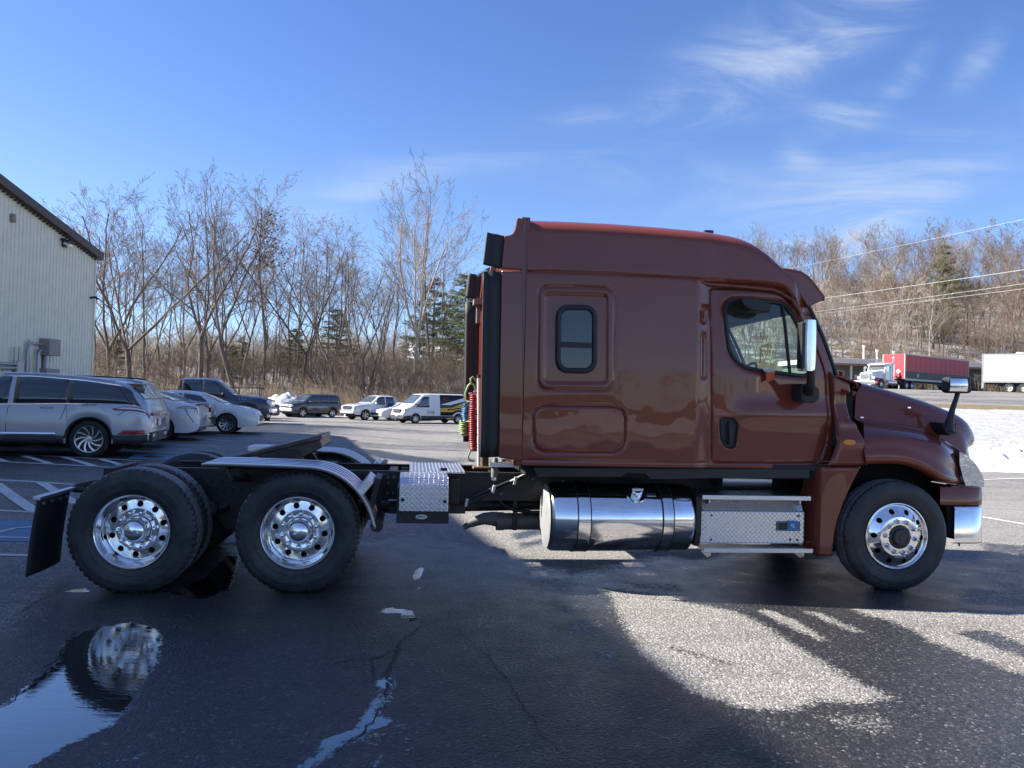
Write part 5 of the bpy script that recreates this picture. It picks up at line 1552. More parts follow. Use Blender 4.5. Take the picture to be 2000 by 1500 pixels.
# grille
xg, zg0 = tp(1893, 853, 0.5); _, zg1 = tp(1905, 945, 0.5)
gr = bpy.data.objects.new('grille', None); COL.objects.link(gr); gr.parent = truck
mb = MB(); P = np.zeros((8, 15, 3))
for i in range(8):
    v = i / 7
    for j in range(15):
        u = j / 14; P[i, j] = (xg - 0.01 + 0.07 * (1 - (2 * u - 1) ** 2) + 0.10 * v, 0.55 + (TW - 1.10) * u, zg0 + (zg1 - zg0) * v)
mb.grid(P); mb.build('grille_surround', M['chrome'], gr, smooth=50, solid=0.03)
mb = MB()
for i in range(9):
    z = zg0 - 0.06 + (zg1 - zg0 + 0.10) * i / 8
    mb.box((xg + 0.09 + 0.10 * i / 8, TW / 2, z), (0.03, TW - 1.4, 0.02))
mb.build('grille_bar', M['chrome'], gr)

# ---------------- bumper
def bumper(px0, y_top, y_bot, mat, name, inset, ext):
    xa, zt_ = tp(px0, y_top, 0.12); _, zb2 = tp(px0 + 40, y_bot, 0.12); xc = tp(1929, 990, 0.12)[0]
    path = [(xa, 0.12), (xa + (xc - xa) * 0.55, 0.115), (xc - 0.10, 0.125), (xc - 0.03, 0.15), (xc - 0.006, 0.19), (xc + 0.005, 0.26), (xc + 0.05, 0.50), (xc + 0.10, 0.85), (xc + 0.12, TW / 2)]
    path = [(x - inset, y + inset * 0.3) for x, y in path]
    path = path + [(x, TW - y) for x, y in reversed(path[:-1])]
    prof = [(-0.06, -0.004), (0.0, 0.0), (0.0, -1.0), (-0.05, -1.0)]
    P = np.zeros((len(path), 6, 3))
    H = zt_ - zb2
    for i, (x, y) in enumerate(path):
        a, b = path[max(0, i - 1)], path[min(len(path) - 1, i + 1)]
        t = Vector((b[0] - a[0], b[1] - a[1])).normalized(); n = Vector((-t.y, t.x))
        for j, (o_, h) in enumerate(((0.12, 0.0), (0.012, 0.0), (0.0, -0.015 / H), (0.0, -0.97), (0.010, -1.0), (0.06, -1.0))):
            P[i, j] = (x + n.x * o_, y + n.y * o_, zt_ + h * H)
    mb = MB(); mb.grid(P); return mb.build(name, mat, truck, smooth=40)
bumper(1838, 951, 987.5, M['paint'], 'bumper_upper', 0.005, 0)
bumper(1865, 989.5, 1062, M['chrome'], 'bumper_lower', 0.0, 0)
x0_, z0_ = tp(1852, 947, 0.2); x1_, z1_ = tp(1905, 952, 0.2)
mb = MB(); mb.prism([(x0_, z0_), (x1_, z1_ + 0.005), (x1_ + 0.02, z1_ - 0.05), (x0_ + 0.02, z1_ - 0.05)], 0.16, TW - 0.16); mb.build('bumper_top_panel', M['paint'], truck, bevel=0.006)
mb = MB()
ib = tpoly([(1842, 960), (1868, 960), (1871, 1066), (1866, 1052), (1848, 1046), (1846, 1000)], 0.2)
for y in (0.17, TW - 0.19): mb.prism(ib, y, y + 0.02)
mb.box2(tp(1870, 1000, 0.3)[0], tp(1900, 1000, 0.3)[0], 0.22, TW - 0.22, 0.42, z1_)
mb.build('bumper_inner_panel', M['dark'], truck)

# ---------------- mirrors
def door_mirror(far):
    s = (lambda y: TW - y) if far else (lambda y: y)
    r0 = bpy.data.objects.new('door_mirror', None); COL.objects.link(r0); r0.parent = truck
    Yc = -0.22
    x0, z1 = tp(1569, 624, Yc); x1, z0 = tp(1598, 725, Yc)
    mb = MB(); n = 14
    P = np.zeros((10, 13, 3))
    for i in range(10):
        v = i / 9
        k = 1 - 0.10 * abs(2 * v - 1) ** 4
        for j in range(13):
            a = math.pi * j / 12
            u = (1 - math.cos(a)) / 2
            P[i, j] = (x0 + (x1 - x0) * (0.5 + (u - 0.5) * k), s(Yc + 0.10 - 0.115 * math.sin(a) ** 0.6 + 0.0), z0 + (z1 - z0) * v)
    # shell wraps from the mirror face round the front
    P[..., 0] += 0.0
    mb.grid(P)
    for i in (0, 9): mb.add([tuple(p) for p in P[i]], [tuple(range(13))])
    mb.build('mirror_shell', M['chrome'], r0, smooth=40)
    mb = MB(); mb.box2(x0 - 0.012, x0 + 0.02, min(s(Yc + 0.09), s(Yc - 0.0)), max(s(Yc + 0.09), s(Yc)), z0 + 0.02, z1 - 0.02)
    mb.build('mirror_housing', M['black'], r0, bevel=0.01)
    arm = [tp3(a, b, y) for a, b, y in ((1584, 722, -0.20), (1584, 742, -0.18), (1582, 760, -0.10), (1578, 768, 0.05), (1576, 770, 0.16))]
    mb = MB(); mb.tube([Vector((p.x, s(p.y), p.z)) for p in arm], [0.036, 0.034, 0.042, 0.05, 0.05], 12)
    mb.build('mirror_arm', M['black'], r0, smooth=50)
    br = tpoly([(1556, 750), (1577, 749), (1593, 760), (1593, 778), (1584, 787), (1562, 786), (1555, 778)], 0.05)
    mb = MB(); mb.prism(br, min(s(-0.03), s(0.2)), max(s(-0.03), s(0.2)))
    mb.build('mirror_bracket', M['black'], r0, bevel=0.015, seg=3)
door_mirror(False); door_mirror(True)
def hood_mirror(far):
    s = (lambda y: TW - y) if far else (lambda y: y)
    r0 = bpy.data.objects.new('hood_mirror', None); COL.objects.link(r0); r0.parent = truck
    Yc = 0.25
    pts = [tp3(a, b, Yc) for a, b in ((1852, 842), (1855, 822), (1860, 800), (1867, 780), (1871, 766))]
    mb = MB(); mb.tube([Vector((p.x, s(p.y), p.z)) for p in pts], [0.060, 0.036, 0.026, 0.022, 0.022], 12)
    mb.build('mirror_pole', M['black'], r0, smooth=50)
    b = tpoly([(1833, 824), (1846, 828), (1862, 826), (1862, 846), (1848, 851), (1836, 842)], 0.3)
    mb = MB(); mb.prism(b, min(s(0.24), s(0.50)), max(s(0.24), s(0.50))); mb.build('mirror_base', M['black'], r0, bevel=0.02, seg=3)
    x0, z1 = tp(1844, 736, Yc); x1, z0 = tp(1890, 768, Yc)
    mb = MB()
    rect = round_poly([(x0, z0 + 0.015), (x0 + 0.008, z1), (x1 - 0.01, z1 + 0.003), (x1, z0 + 0.01), (x1 - 0.03, z0 - 0.004), (x0 + 0.03, z0 - 0.004)], 0.03, 4)
    mb.prism(rect, min(s(Yc - 0.06), s(Yc + 0.05)), max(s(Yc - 0.06), s(Yc + 0.05)))
    mb.build('mirror_housing', M['black'], r0, bevel=0.02, seg=3)
    xm_ = (x0 * 0.6 + x1 * 0.4)
    face = round_poly([(x0 + 0.012, z0 + 0.018), (x0 + 0.016, z1 - 0.012), (x1 - 0.055, z1 - 0.012), (x1 - 0.05, z0 + 0.012)], 0.025, 4)
    mb = MB(); P = np.zeros((6, 8, 3))
    for i in range(6):
        for j in range(8):
            u, v = j / 7, i / 5
            P[i, j] = (x0 + 0.012 + (x1 - x0 - 0.066) * u, s(Yc - 0.066 - 0.018 * (1 - (2 * u - 1) ** 2) - 0.012 * (1 - (2 * v - 1) ** 2)), z0 + 0.014 + (z1 - z0 - 0.03) * v)
    mb.grid(P); mb.build('mirror_glass', M['chrome'], r0, smooth=60)
hood_mirror(False); hood_mirror(True)

# ---------------- air lines behind the sleeper
hy = 1.15
b0 = tp3(935, 914, hy); t0 = tp3(935, 738, hy)
mb = MB(); mb.tube([b0, t0], 0.017, 10); mb.build('hose_pole', M['white_plastic'], truck, smooth=50)
mb = MB(); mb.tube([t0, t0 + Vector((0, 0, 0.03))], 0.022, 10); mb.build('pole_cap', M['black'], truck, smooth=50)
mb = MB(); mb.box((b0.x + 0.05, hy, ZRT + 0.015), (0.22, 0.16, 0.03)); mb.box((b0.x + 0.06, hy, ZRT + 0.09), (0.07, 0.07, 0.14)); mb.build('pole_base', M['rust'], truck, bevel=0.01)
def coil(a, b, r, turns, tr, name, mat, sag=0.0, parent=None):
    a, b = Vector(a), Vector(b); n = int(turns * 14)
    d = (b - a).normalized(); u = d.orthogonal().normalized(); w = d.cross(u)
    pts = []
    for i in range(n + 1):
        t = i / n; an = 2 * math.pi * turns * t
        c = a.lerp(b, t) + Vector((-sag * 4 * t * (1 - t), 0, 0))
        rr = r * (0.85 + 0.3 * random.random()) if i % 3 == 0 else r
        pts.append(c + u * (rr * math.cos(an)) + w * (rr * math.sin(an)))
    mb = MB(); mb.tube(pts, tr, 6); return mb.build(name, mat, parent or truck, smooth=60)
coil(tp3(927, 768, hy + 0.05), tp3(926, 880, hy + 0.05), 0.042, 26, 0.0085, 'air_hose', M['red_hose'], 0.01).__setitem__('label', 'red coiled air hose')
coil(tp3(914, 790, hy + 0.20), tp3(916, 832, hy + 0.20), 0.046, 11, 0.0085, 'air_hose', M['blue_hose'], 0.02).__setitem__('label', 'blue coiled air hose')
coil(tp3(908, 822, hy + 0.12), tp3(909, 850, hy + 0.12), 0.046, 7, 0.011, 'power_cable', M['green_hose'], 0.01).__setitem__('label', 'green coiled electric cable')
mb = MB(); mb.tube([tp3(a, b, hy + 0.1) for a, b in ((933, 752), (928, 742), (923, 736), (919, 740), (920, 748), (926, 752), (931, 765), (933, 800), (933, 830), (926, 862), (917, 885), (914, 893), (917, 899), (927, 901))], 0.010, 8)
mb.build('light_cable', M['white_plastic'] if False else M['green_hose'], truck, smooth=60, label='pale green cable looped beside the pole')
mb = MB(); mb.tube([tp3(a, b, hy + 0.15) for a, b in ((922, 746), (914, 754), (909, 768), (910, 780), (914, 788))], 0.010, 8); mb.build('light_cable', M['green_hose'], truck, smooth=60)
for k, (c0, c1) in enumerate((((916, 768), (930, 764)), ((912, 783), (932, 777)), ((926, 764), (934, 768)), ((922, 778), (934, 788)), ((922, 789), (936, 790)))):
    mb = MB(); a, b = tp3(*c0, hy + 0.12), tp3(*c1, hy); mid = (a + b) / 2 - Vector((0, 0, 0.03)); mb.tube([a, mid, b], 0.008, 6)
    mb.build('hose_tie', M['blue_hose'] if k < 2 else M['red_hose'], truck, smooth=60)
# struts and hoses under the back of the sleeper
mb = MB(); mb.tube([tp3(968, 894, 0.55), tp3(966, 912, 0.55), tp3(965, 932, 0.55)], [0.022, 0.03, 0.03], 10); mb.tube([tp3(982, 896, 0.75), tp3(982, 908, 0.75)], 0.03, 10)
mb.build('cab_shock_absorber', M['steel'], truck, smooth=50)
mb = MB(); mb.tube([tp3(965, 932, 0.55), tp3(965, 938, 0.55)], 0.022, 10); mb.box2(tp(966, 893, 0.6)[0] - 0.05, tp(966, 893, 0.6)[0] + 0.3, 0.50, 0.62, Zb - 0.06, Zb - 0.02); mb.build('shock_mount', M['brushed'], truck)
mb = MB(); a_, b_ = tp3(1003, 899, 0.12), tp3(1014, 905, 0.12); mb.box2(a_.x, b_.x + 0.02, 0.10, 0.2, b_.z - 0.02, a_.z); mb.build('cab_corner_bracket', M['paint'], truck, bevel=0.01)
for dz in (0.0, -0.03):
    mb = MB(); mb.tube([tp3(a, b, 0.70) + Vector((0, 0, dz)) for a, b in ((905, 984), (920, 973), (945, 961), (972, 950), (1000, 938), (1030, 925))], 0.014, 8)
    mb.build('air_line', M['black'], truck, smooth=60)
mb = MB()
for a, b in ((964, 952), (1006, 936), (911, 978)):
    q = tp3(a, b, 0.68); mb.box(q - Vector((0, 0.01, 0.015)), (0.026, 0.02, 0.075), Matrix.Rotation(R(12), 3, 'Y'))
mb.build('hose_clamp', M['white_plastic'], truck, bevel=0.003)
mb = MB(); mb.tube([tp3(996, 940, 0.68), tp3(1032, 922, 0.68)], 0.008, 6); mb.build('clamp_rod', M['white_plastic'], truck)

# ---------------- orange tag hung on the window sill (a thing of its own)
tx_, tz_ = tp(1494, 722, 0.06)
flag = thing('orange_tag', 'small orange tag hanging from the sill of the truck door window', 'tag', TM @ Vector((tx_, 0.06, tz_)), T_YAW)
fp = [tp(a, b, 0.06) for a, b in ((1496, 726.5), (1513, 727), (1513, 740), (1498, 747.5))]
mb = MB(); mb.prism([(x - tx_, z - tz_) for x, z in fp], 0.0, 0.004); mb.build('tag_sheet', M['orange'], flag)
mb = MB()
for k in range(4):
    a, b = tp(1490 + k, 721 + k * 1.6, 0.06), tp(1513, 721 + k * 1.7, 0.06); mb.tube([(a[0] - tx_, 0.0, a[1] - tz_), (b[0] - tx_, 0.0, b[1] - tz_)], 0.003, 5)
mb.build('tag_cord', M['white_plastic'], flag)
# ------------------------------------------------------------------ parked vehicles
def paint(name, col, metal=0.0, rough=0.35, dirt=None, amt=0.25):
    return simple(name, col, rough, metal, 0.05, 2.5, coat=1.0, coat_rough=0.05, dirt=dirt or (0.30, 0.29, 0.28), dirt_amt=amt)
PM = {
    'silver': paint('silver_car_paint', (0.44, 0.45, 0.48), 0.50, 0.34, (0.36, 0.35, 0.34), 0.30),
    'white': paint('white_car_paint', (0.62, 0.63, 0.64), 0.0, 0.35, (0.50, 0.49, 0.47), 0.3),
    'tan': paint('champagne_car_paint', (0.36, 0.32, 0.27), 0.5, 0.35),
    'navy': paint('dark_blue_truck_paint', (0.012, 0.022, 0.055), 0.1, 0.3, (0.10, 0.10, 0.11), 0.25),
    'black': paint('black_car_paint', (0.012, 0.012, 0.014), 0.0, 0.3, (0.10, 0.10, 0.10), 0.2),
    'green': paint('dark_green_car_paint', (0.014, 0.030, 0.028), 0.1, 0.3, (0.10, 0.10, 0.10), 0.25),
    'lightsilver': paint('white_silver_truck_paint', (0.58, 0.60, 0.62), 0.2, 0.35, (0.40, 0.39, 0.38), 0.3),
    'grey': paint('grey_car_paint', (0.16, 0.165, 0.175), 0.4, 0.35),
    'royal': paint('blue_sedan_paint', (0.012, 0.018, 0.07), 0.1, 0.3, (0.1, 0.1, 0.1), 0.2),
}
M['cladding'] = simple('grey_black_cladding', (0.028, 0.028, 0.031), 0.6, 0, 0.2, dirt=(0.13, 0.125, 0.12), dirt_amt=0.4)
M['car_tyre'] = simple('car_tyre_rubber', (0.020, 0.020, 0.022), 0.8, 0, 0.3, dirt=(0.08, 0.08, 0.08), dirt_amt=0.3)
M['car_glass'] = simple('dark_car_glass', (0.010, 0.012, 0.015), 0.03, 0, 0.2, spec=0.8, coat=1.0, coat_rough=0.01)
M['bright_glass'] = simple('sunlit_windscreen', (0.06, 0.075, 0.075), 0.04, 0, 0.4, 3, spec=0.9, coat=1.0, coat_rough=0.01)  # paler copy of the dark car glass, sunlight put into the colour
M['red_lens'] = simple('red_tail_lens', (0.30, 0.012, 0.014), 0.15, 0, 0.2, coat=1.0)
M['clear_lens'] = simple('clear_lamp_lens', (0.62, 0.63, 0.66), 0.12, 0.4, 0.25, 30, coat=1.0)
M['plate'] = simple('number_plate', (0.70, 0.70, 0.66), 0.5, 0, 0.1)
M['seam'] = simple('panel_gap', (0.02, 0.02, 0.022), 0.9)
M['wheel_grey'] = simple('machined_wheel', (0.55, 0.56, 0.58), 0.25, 1.0, 0.15)
M['wheel_dark'] = simple('rim_backing_dark', (0.03, 0.031, 0.034), 0.4, 0.3, 0.2)  # colour of the disc that darkens the gaps between spokes

class Car:
    def __init__(s, L, W, top, belt, z0, axles, rad, paint_m, inset=0.34, endround=0.20, lower=None, nose=0.25):
        s.L, s.W, s.rad, s.axles = L, W, rad, axles
        s.paint = paint_m
        s.top, s.belt = curve(top), curve(belt)
        ra = rad * 1.13
        xs = set(np.linspace(0, L, 57).tolist())
        for xa in axles:
            for a in np.linspace(0, math.pi, 19): xs.add(xa + ra * math.cos(a))
            xs.add(xa - ra - 0.004); xs.add(xa + ra + 0.004)
        xs |= {0.02, 0.06, 0.12, L - 0.02, L - 0.06, L - 0.12}
        xs = np.array(sorted(xs)); s.xs = xs
        d = np.minimum(xs, L - xs)
        w = W / 2 - endround * np.clip(1 - d / 0.55, 0, 1) ** 2.2
        zb = z0 + 0.10 * np.clip(1 - d / 0.30, 0, 1) ** 2
        for xa in axles:
            q = ra ** 2 - (xs - xa) ** 2
            zb = np.where(q > 0, np.maximum(zb, rad + np.sqrt(np.maximum(q, 0))), zb)
        zt, zl = s.top(xs), s.belt(xs)
        zl = np.maximum(zl, zb + 0.06)
        h = np.maximum(zt - zl, 0.02)
        g = np.maximum(h - 0.09, h * 0.45)
        P = np.zeros((len(xs), 12, 2))
        f = lambda t: zb + (zl - zb) * t
        P[:, 0] = np.stack([w - 0.10, zb], -1)
        P[:, 1] = np.stack([w - 0.018, zb + 0.0], -1)
        P[:, 2] = np.stack([w - 0.002, f(0.22)], -1)
        P[:, 3] = np.stack([w, f(0.60)], -1)
        P[:, 4] = np.stack([w - 0.018, f(0.90)], -1)
        P[:, 5] = np.stack([w - 0.05, zl], -1)
        P[:, 6] = np.stack([w - 0.055 - inset * g * 0.42, zl + g * 0.5], -1)
        P[:, 7] = np.stack([w - 0.06 - inset * g, zl + g], -1)
        y8 = np.maximum(P[:, 7, 0] - 0.10, 0.3)
        P[:, 8] = np.stack([y8, zl + h * 0.93], -1)
        P[:, 9] = np.stack([y8 * 0.70, zl + h * 0.98], -1)
        P[:, 10] = np.stack([y8 * 0.35, zl + h * 0.995], -1)
        P[:, 11] = np.stack([0 * y8, zl + h], -1)
        s.P = P
    def pt(s, x, u, side=1, off=0.0):
        u = min(max(u, 0), 11); k = min(int(u), 10); t = u - k
        a = [np.interp(x, s.xs, s.P[:, k + i, j]) for i in (0, 1) for j in (0, 1)]
        y = a[0] * (1 - t) + a[2] * t; z = a[1] * (1 - t) + a[3] * t
        dy, dz = a[2] - a[0], a[3] - a[1]; n = math.hypot(dy, dz) + 1e-9
        return ((x - s.L / 2), side * (y + off * dz / n), z - off * dy / n)
    def body(s, root, name='body'):
        n = len(s.xs)
        half = np.stack([np.repeat((s.xs - s.L / 2)[:, None], 12, 1), s.P[..., 0], s.P[..., 1]], -1)
        other = half.copy(); other[..., 1] *= -1
        full = np.concatenate([half, other[:, ::-1][:, 1:]], 1)
        mb = MB(); mb.grid(full)
        for i in (0, -1):
            r = full[i]; mb.add([tuple(p) for p in r], [tuple(range(len(r)))])
        return mb.build(name, s.paint, root, smooth=32)
    def patch(s, root, name, mat, quad, urange, sides=(1, -1), off=0.006, nx=10, nu=4, label=None):
        """quad: x at the lower edge (a, b) and at the upper edge (c, d)"""
        a, b, c, d = quad; u0, u1 = urange; out = []
        for sd in sides:
            P = np.zeros((nx + 1, nu + 1, 3))
            for i in range(nx + 1):
                for j in range(nu + 1):
                    t = j / nu; x = (a + (b - a) * i / nx) * (1 - t) + (c + (d - c) * i / nx) * t
                    P[i, j] = s.pt(x, u0 + (u1 - u0) * t, sd, off)
            mb = MB(); mb.grid(P); out.append(mb.build(name, mat, root, smooth=60, label=label, solid=0.003))
        return out
    def screen(s, root, name, mat, x0, x1, off=0.006, v=0.93, nx=8):
        P = np.zeros((nx + 1, 13, 3))
        for i in range(nx + 1):
            x = x0 + (x1 - x0) * i / nx
            for j in range(13):
                t = -1 + 2 * j / 12; u = 11 - 3 * abs(t) * v
                p = s.pt(x, u, 1 if t >= 0 else -1, off); P[i, j] = p
        mb = MB(); mb.grid(P); return mb.build(name, mat, root, smooth=60, solid=0.003)
    def band(s, root, name, mat, x0, x1, u0, u1, off=0.008, n=24, sides=(1, -1)):
        return s.patch(root, name, mat, (x0, x1, x0, x1), (u0, u1), sides, off, n, 2)
    def seam(s, root, pts, sides=(1, -1), name='door_seam', r=0.006, mat=None):
        for sd in sides:
            mb = MB(); mb.tube([s.pt(x, u, sd, 0.001) for x, u in pts], r, 5); mb.build(name, mat or M['seam'], root, smooth=60)
    def inside(s, root):
        mb = MB(); mb.box2(-s.L / 2 + 0.35, s.L / 2 - 0.35, -s.W / 2 + 0.22, s.W / 2 - 0.22, 0.24, float(s.belt(s.L / 2)) - 0.12)
        mb.build('dark_well_filler', M['dark'], root)  # near-black filler box, its colour stands in for wheel well shade
    def wheels(s, root, rim_mat, spokes=10, swirl=0.0, dark=None, rim_r=0.68, width=0.22, dish=0.02, sw=0.030):
        tm = None
        for xa in s.axles:
            for sd in (-1, 1):
                h = bpy.data.objects.new('wheel', None); COL.objects.link(h); h.parent = root
                h.location = (xa - s.L / 2, sd * (s.W / 2 - 0.02), s.rad); h.rotation_euler = (0, 0.37 * xa, 0 if sd < 0 else math.pi)
                if tm is None:
                    R_ = s.rad; r1 = R_ * rim_r
                    mb = MB(); mb.lathe([(r1, 0.03), (r1 + 0.008, 0.008), (R_ * 0.86, 0.0), (R_ * 0.95, 0.010), (R_ * 0.99, 0.030), (R_, 0.055), (R_, width - 0.05), (R_ * 0.96, width - 0.01), (r1, width)], n=48)
                    t_ = mb.build('tyre', M['car_tyre'], h, smooth=40)
                    mb = MB(); mb.lathe([(r1 + 0.004, 0.02), (r1, 0.014), (r1 * 0.93, 0.022), (r1 * 0.90, 0.05), (r1 * 0.88, 0.09)], n=48)
                    for k in range(spokes):
                        a = 2 * math.pi * k / spokes
                        q = []
                        for i in range(5):
                            t = i / 4; rr = r1 * (0.18 + 0.76 * t); aa = a + swirl * t
                            ww = sw * (0.8 + 0.5 * t)
                            for sg in (-1, 1):
                                q.append((rr * math.cos(aa) - sg * ww / 2 * math.sin(aa), 0.020 + dish * (1 - t), rr * math.sin(aa) + sg * ww / 2 * math.cos(aa)))
                        b = [(p[0], p[1] + 0.03, p[2]) for p in q]
                        mb.add(q + b, [(2 * i, 2 * i + 1, 2 * i + 3, 2 * i + 2) for i in range(4)] + [(2 * i, 2 * i + 2, 10 + 2 * i + 2, 10 + 2 * i) for i in range(4)] + [(2 * i + 1, 10 + 2 * i + 1, 10 + 2 * i + 3, 2 * i + 3) for i in range(4)])
                    mb.lathe([(r1 * 0.22, 0.03), (r1 * 0.21, 0.012 + dish), (0.001, 0.010 + dish)], n=20)
                    r_ = mb.build('rim', rim_mat, h, smooth=35)
                    mb = MB(); mb.lathe([(r1 * 0.92, 0.075), (0.001, 0.085)], n=28); d_ = mb.build('dark_spoke_backing', dark or M['wheel_dark'], h)  # dark disc added as the shade seen between the spokes
                    tm = (t_, r_, d_)
                else:
                    for o in tm: inst(o, o.name.split('.')[0], h)
    def box(s, root, name, mat, c, size, bevel=0.01, rot=None, label=None):
        mb = MB(); mb.box((c[0] - s.L / 2, c[1], c[2]), size, rot); return mb.build(name, mat, root, bevel=bevel, label=label)
    def blob(s, root, name, mat, c, size, label=None, n=12):
        mb = MB(); vs = []
        for i in range(9):
            a = math.pi * i / 8
            for k in range(n):
                b = 2 * math.pi * k / n
                sg = lambda v: math.copysign(abs(v) ** 0.6, v)
                vs.append((c[0] - s.L / 2 + size[0] / 2 * sg(math.cos(a)), c[1] + size[1] / 2 * sg(math.sin(a) * math.cos(b)), c[2] + size[2] / 2 * sg(math.sin(a) * math.sin(b))))
        mb.add(vs, [(i * n + k, i * n + (k + 1) % n, (i + 1) * n + (k + 1) % n, (i + 1) * n + k) for i in range(8) for k in range(n)])
        return mb.build(name, mat, root, smooth=60, label=label)
    def mirrors(s, root, x, mat=None, z=None):
        zb = float(s.belt(x)) + 0.10 if z is None else z
        for sd in (-1, 1):
            s.blob(root, 'wing_mirror', mat or s.paint, (x, sd * (s.W / 2 + 0.06), zb), (0.14, 0.24, 0.17))
    def handles(s, root, xs, u=4.25, mat=None):
        for sd in (-1, 1):
            for x in xs:
                p = s.pt(x, u, sd, 0.015); mb = MB(); mb.box(p, (0.24, 0.035, 0.032)); mb.build('door_handle', mat or s.paint, root, bevel=0.012)
    def plate(s, root, end, z):
        x = 0 if end == 'rear' else s.L
        s.box(root, 'number_plate', M['plate'], (x + (-0.015 if end == 'rear' else 0.015), 0, z), (0.012, 0.31, 0.155), 0.004)

def place(root, x, y, heading):
    root.location = (x, y, float(terrain(x, y))); root.rotation_euler = (0, 0, heading)
def place_ref(root, car, px, py, lx, side, heading):
    """put the car so that its local point (lx from the rear, side edge) stands at the ground seen there"""
    p = ground_point(px, py)
    c, s = math.cos(heading), math.sin(heading)
    ox, oy = lx - car.L / 2, side * car.W / 2
    x, y = p.x - (c * ox - s * oy), p.y - (s * ox + c * oy)
    root.location = (x, y, float(p.z)); root.rotation_euler = (0, 0, heading)
def veh(label, cat, name=None, group=None): return thing(name or cat.replace(' ', '_'), label, cat, (0, 0, 0), 0, group)

# ---- the large silver SUV at the left edge
r = veh('large silver SUV with swirl spoke wheels, the nearest car beyond the truck tail', 'SUV', 'parked_suv')
c = Car(5.06, 2.02, [(0, 0.86), (0.05, 1.05), (0.13, 1.20), (0.42, 1.54), (0.56, 1.60), (1.2, 1.685), (2.2, 1.755), (2.9, 1.75), (3.35, 1.62), (4.05, 1.16), (4.6, 1.08), (4.95, 0.98), (5.06, 0.75)],
        [(0, 0.84), (0.10, 1.06), (0.3, 1.115), (1.0, 1.125), (2.6, 1.085), (3.6, 1.05), (4.2, 1.02), (4.9, 0.9), (5.06, 0.7)], 0.30, (1.17, 4.19), 0.39, PM['silver'], 0.30, 0.20)
c.body(r); c.inside(r); c.wheels(r, M['wheel_grey'], 10, 0.55, rim_r=0.72, sw=0.034)
c.patch(r, 'side_window', M['car_glass'], (0.34, 1.62, 0.62, 1.62), (5.08, 6.95)); c.patch(r, 'side_window', M['car_glass'], (1.625, 2.62, 1.625, 2.62), (5.08, 6.97)); c.patch(r, 'side_window', M['car_glass'], (2.72, 3.75, 2.70, 3.25), (5.08, 6.97))
c.screen(r, 'rear_window', M['car_glass'], 0.16, 0.40, v=0.98); c.screen(r, 'windscreen', M['car_glass'], 3.42, 4.0, v=0.95)
c.patch(r, 'rear_quarter_glass', M['car_glass'], (0.17, 0.36, 0.38, 0.64), (5.06, 6.95), off=0.007)
c.seam(r, [(0.30, 5.03), (1.6, 5.03), (3.8, 5.03)], name='window_trim', r=0.012, mat=M['chrome']); c.seam(r, [(0.62, 7.05), (1.4, 7.1), (2.4, 7.1), (3.0, 7.1), (3.3, 7.0)], name='roof_trim', r=0.012, mat=M['chrome'])
c.seam(r, [(1.62, 4.95), (1.63, 4.0), (1.72, 3.0)]); c.seam(r, [(2.66, 4.95), (2.70, 4.0), (2.72, 2.5), (2.72, 1.3)]); c.seam(r, [(0.62, 3.4), (0.46, 3.9), (0.28, 4.3)])
c.handles(r, (1.98, 3.05), 4.1)
c.band(r, 'lower_cladding', M['cladding'], 1.64, 3.72, 1.0, 1.9, 0.012); c.band(r, 'lower_cladding', M['cladding'], 0.06, 0.70, 1.0, 2.0, 0.012); c.band(r, 'sill_trim', M['chrome'], 1.80, 3.70, 1.95, 2.15, 0.016)
for sd in (-1, 1):
    for xa in c.axles:
        mb = MB(); mb.tube([c.pt(xa + 0.452 * math.cos(a), 1.05, sd, 0.004)[:2] + (0.39 + 0.452 * math.sin(a),) for a in np.linspace(0.02, math.pi - 0.02, 22)], 0.022, 6); mb.build('arch_trim', M['cladding'], r, smooth=60)
c.patch(r, 'tail_lamp', M['red_lens'], (0.74, 0.03, 0.50, 0.03), (3.85, 4.55), off=0.010); c.patch(r, 'tail_lamp_lens', M['clear_lens'], (0.66, 0.08, 0.52, 0.10), (3.92, 4.34), off=0.016)
c.patch(r, 'bumper_reflector', M['red_lens'], (0.62, 0.10, 0.50, 0.10), (2.05, 2.35), off=0.014)
c.seam(r, [(0.02, 2.0), (0.3, 2.0), (0.62, 2.0)], name='bumper_trim', r=0.014, mat=M['chrome'])
c.box(r, 'tail_lamp_bar', M['red_lens'], (-0.01, 0, 0.93), (0.03, 1.5, 0.07)); c.box(r, 'rear_bumper', M['cladding'], (0.0, 0, 0.44), (0.07, 1.66, 0.20)); c.box(r, 'exhaust_trim', M['chrome'], (-0.02, -0.62, 0.47), (0.05, 0.24, 0.08)); c.box(r, 'exhaust_trim', M['chrome'], (-0.02, 0.62, 0.47), (0.05, 0.24, 0.08)); c.plate(r, 'rear', 0.74)
c.box(r, 'roof_spoiler', c.paint, (0.38, 0, 1.57), (0.34, 1.34, 0.035), 0.012)
for sd in (-1, 1):
    mb = MB(); mb.tube([c.pt(x, 8.1, sd, 0.02) for x in np.linspace(0.75, 2.9, 14)], 0.016, 6); mb.build('roof_rail', M['chrome'], r, smooth=60)
c.seam(r, [(1.05, 4.55), (1.18, 4.58), (1.32, 4.55), (1.34, 4.2), (1.32, 3.95), (1.18, 3.9), (1.05, 3.95), (1.03, 4.2), (1.05, 4.55)], name='fuel_flap', r=0.004)
c.mirrors(r, 3.75)
place_ref(r, c, 171, 894.5, 1.17, 1, math.pi + 0.22)

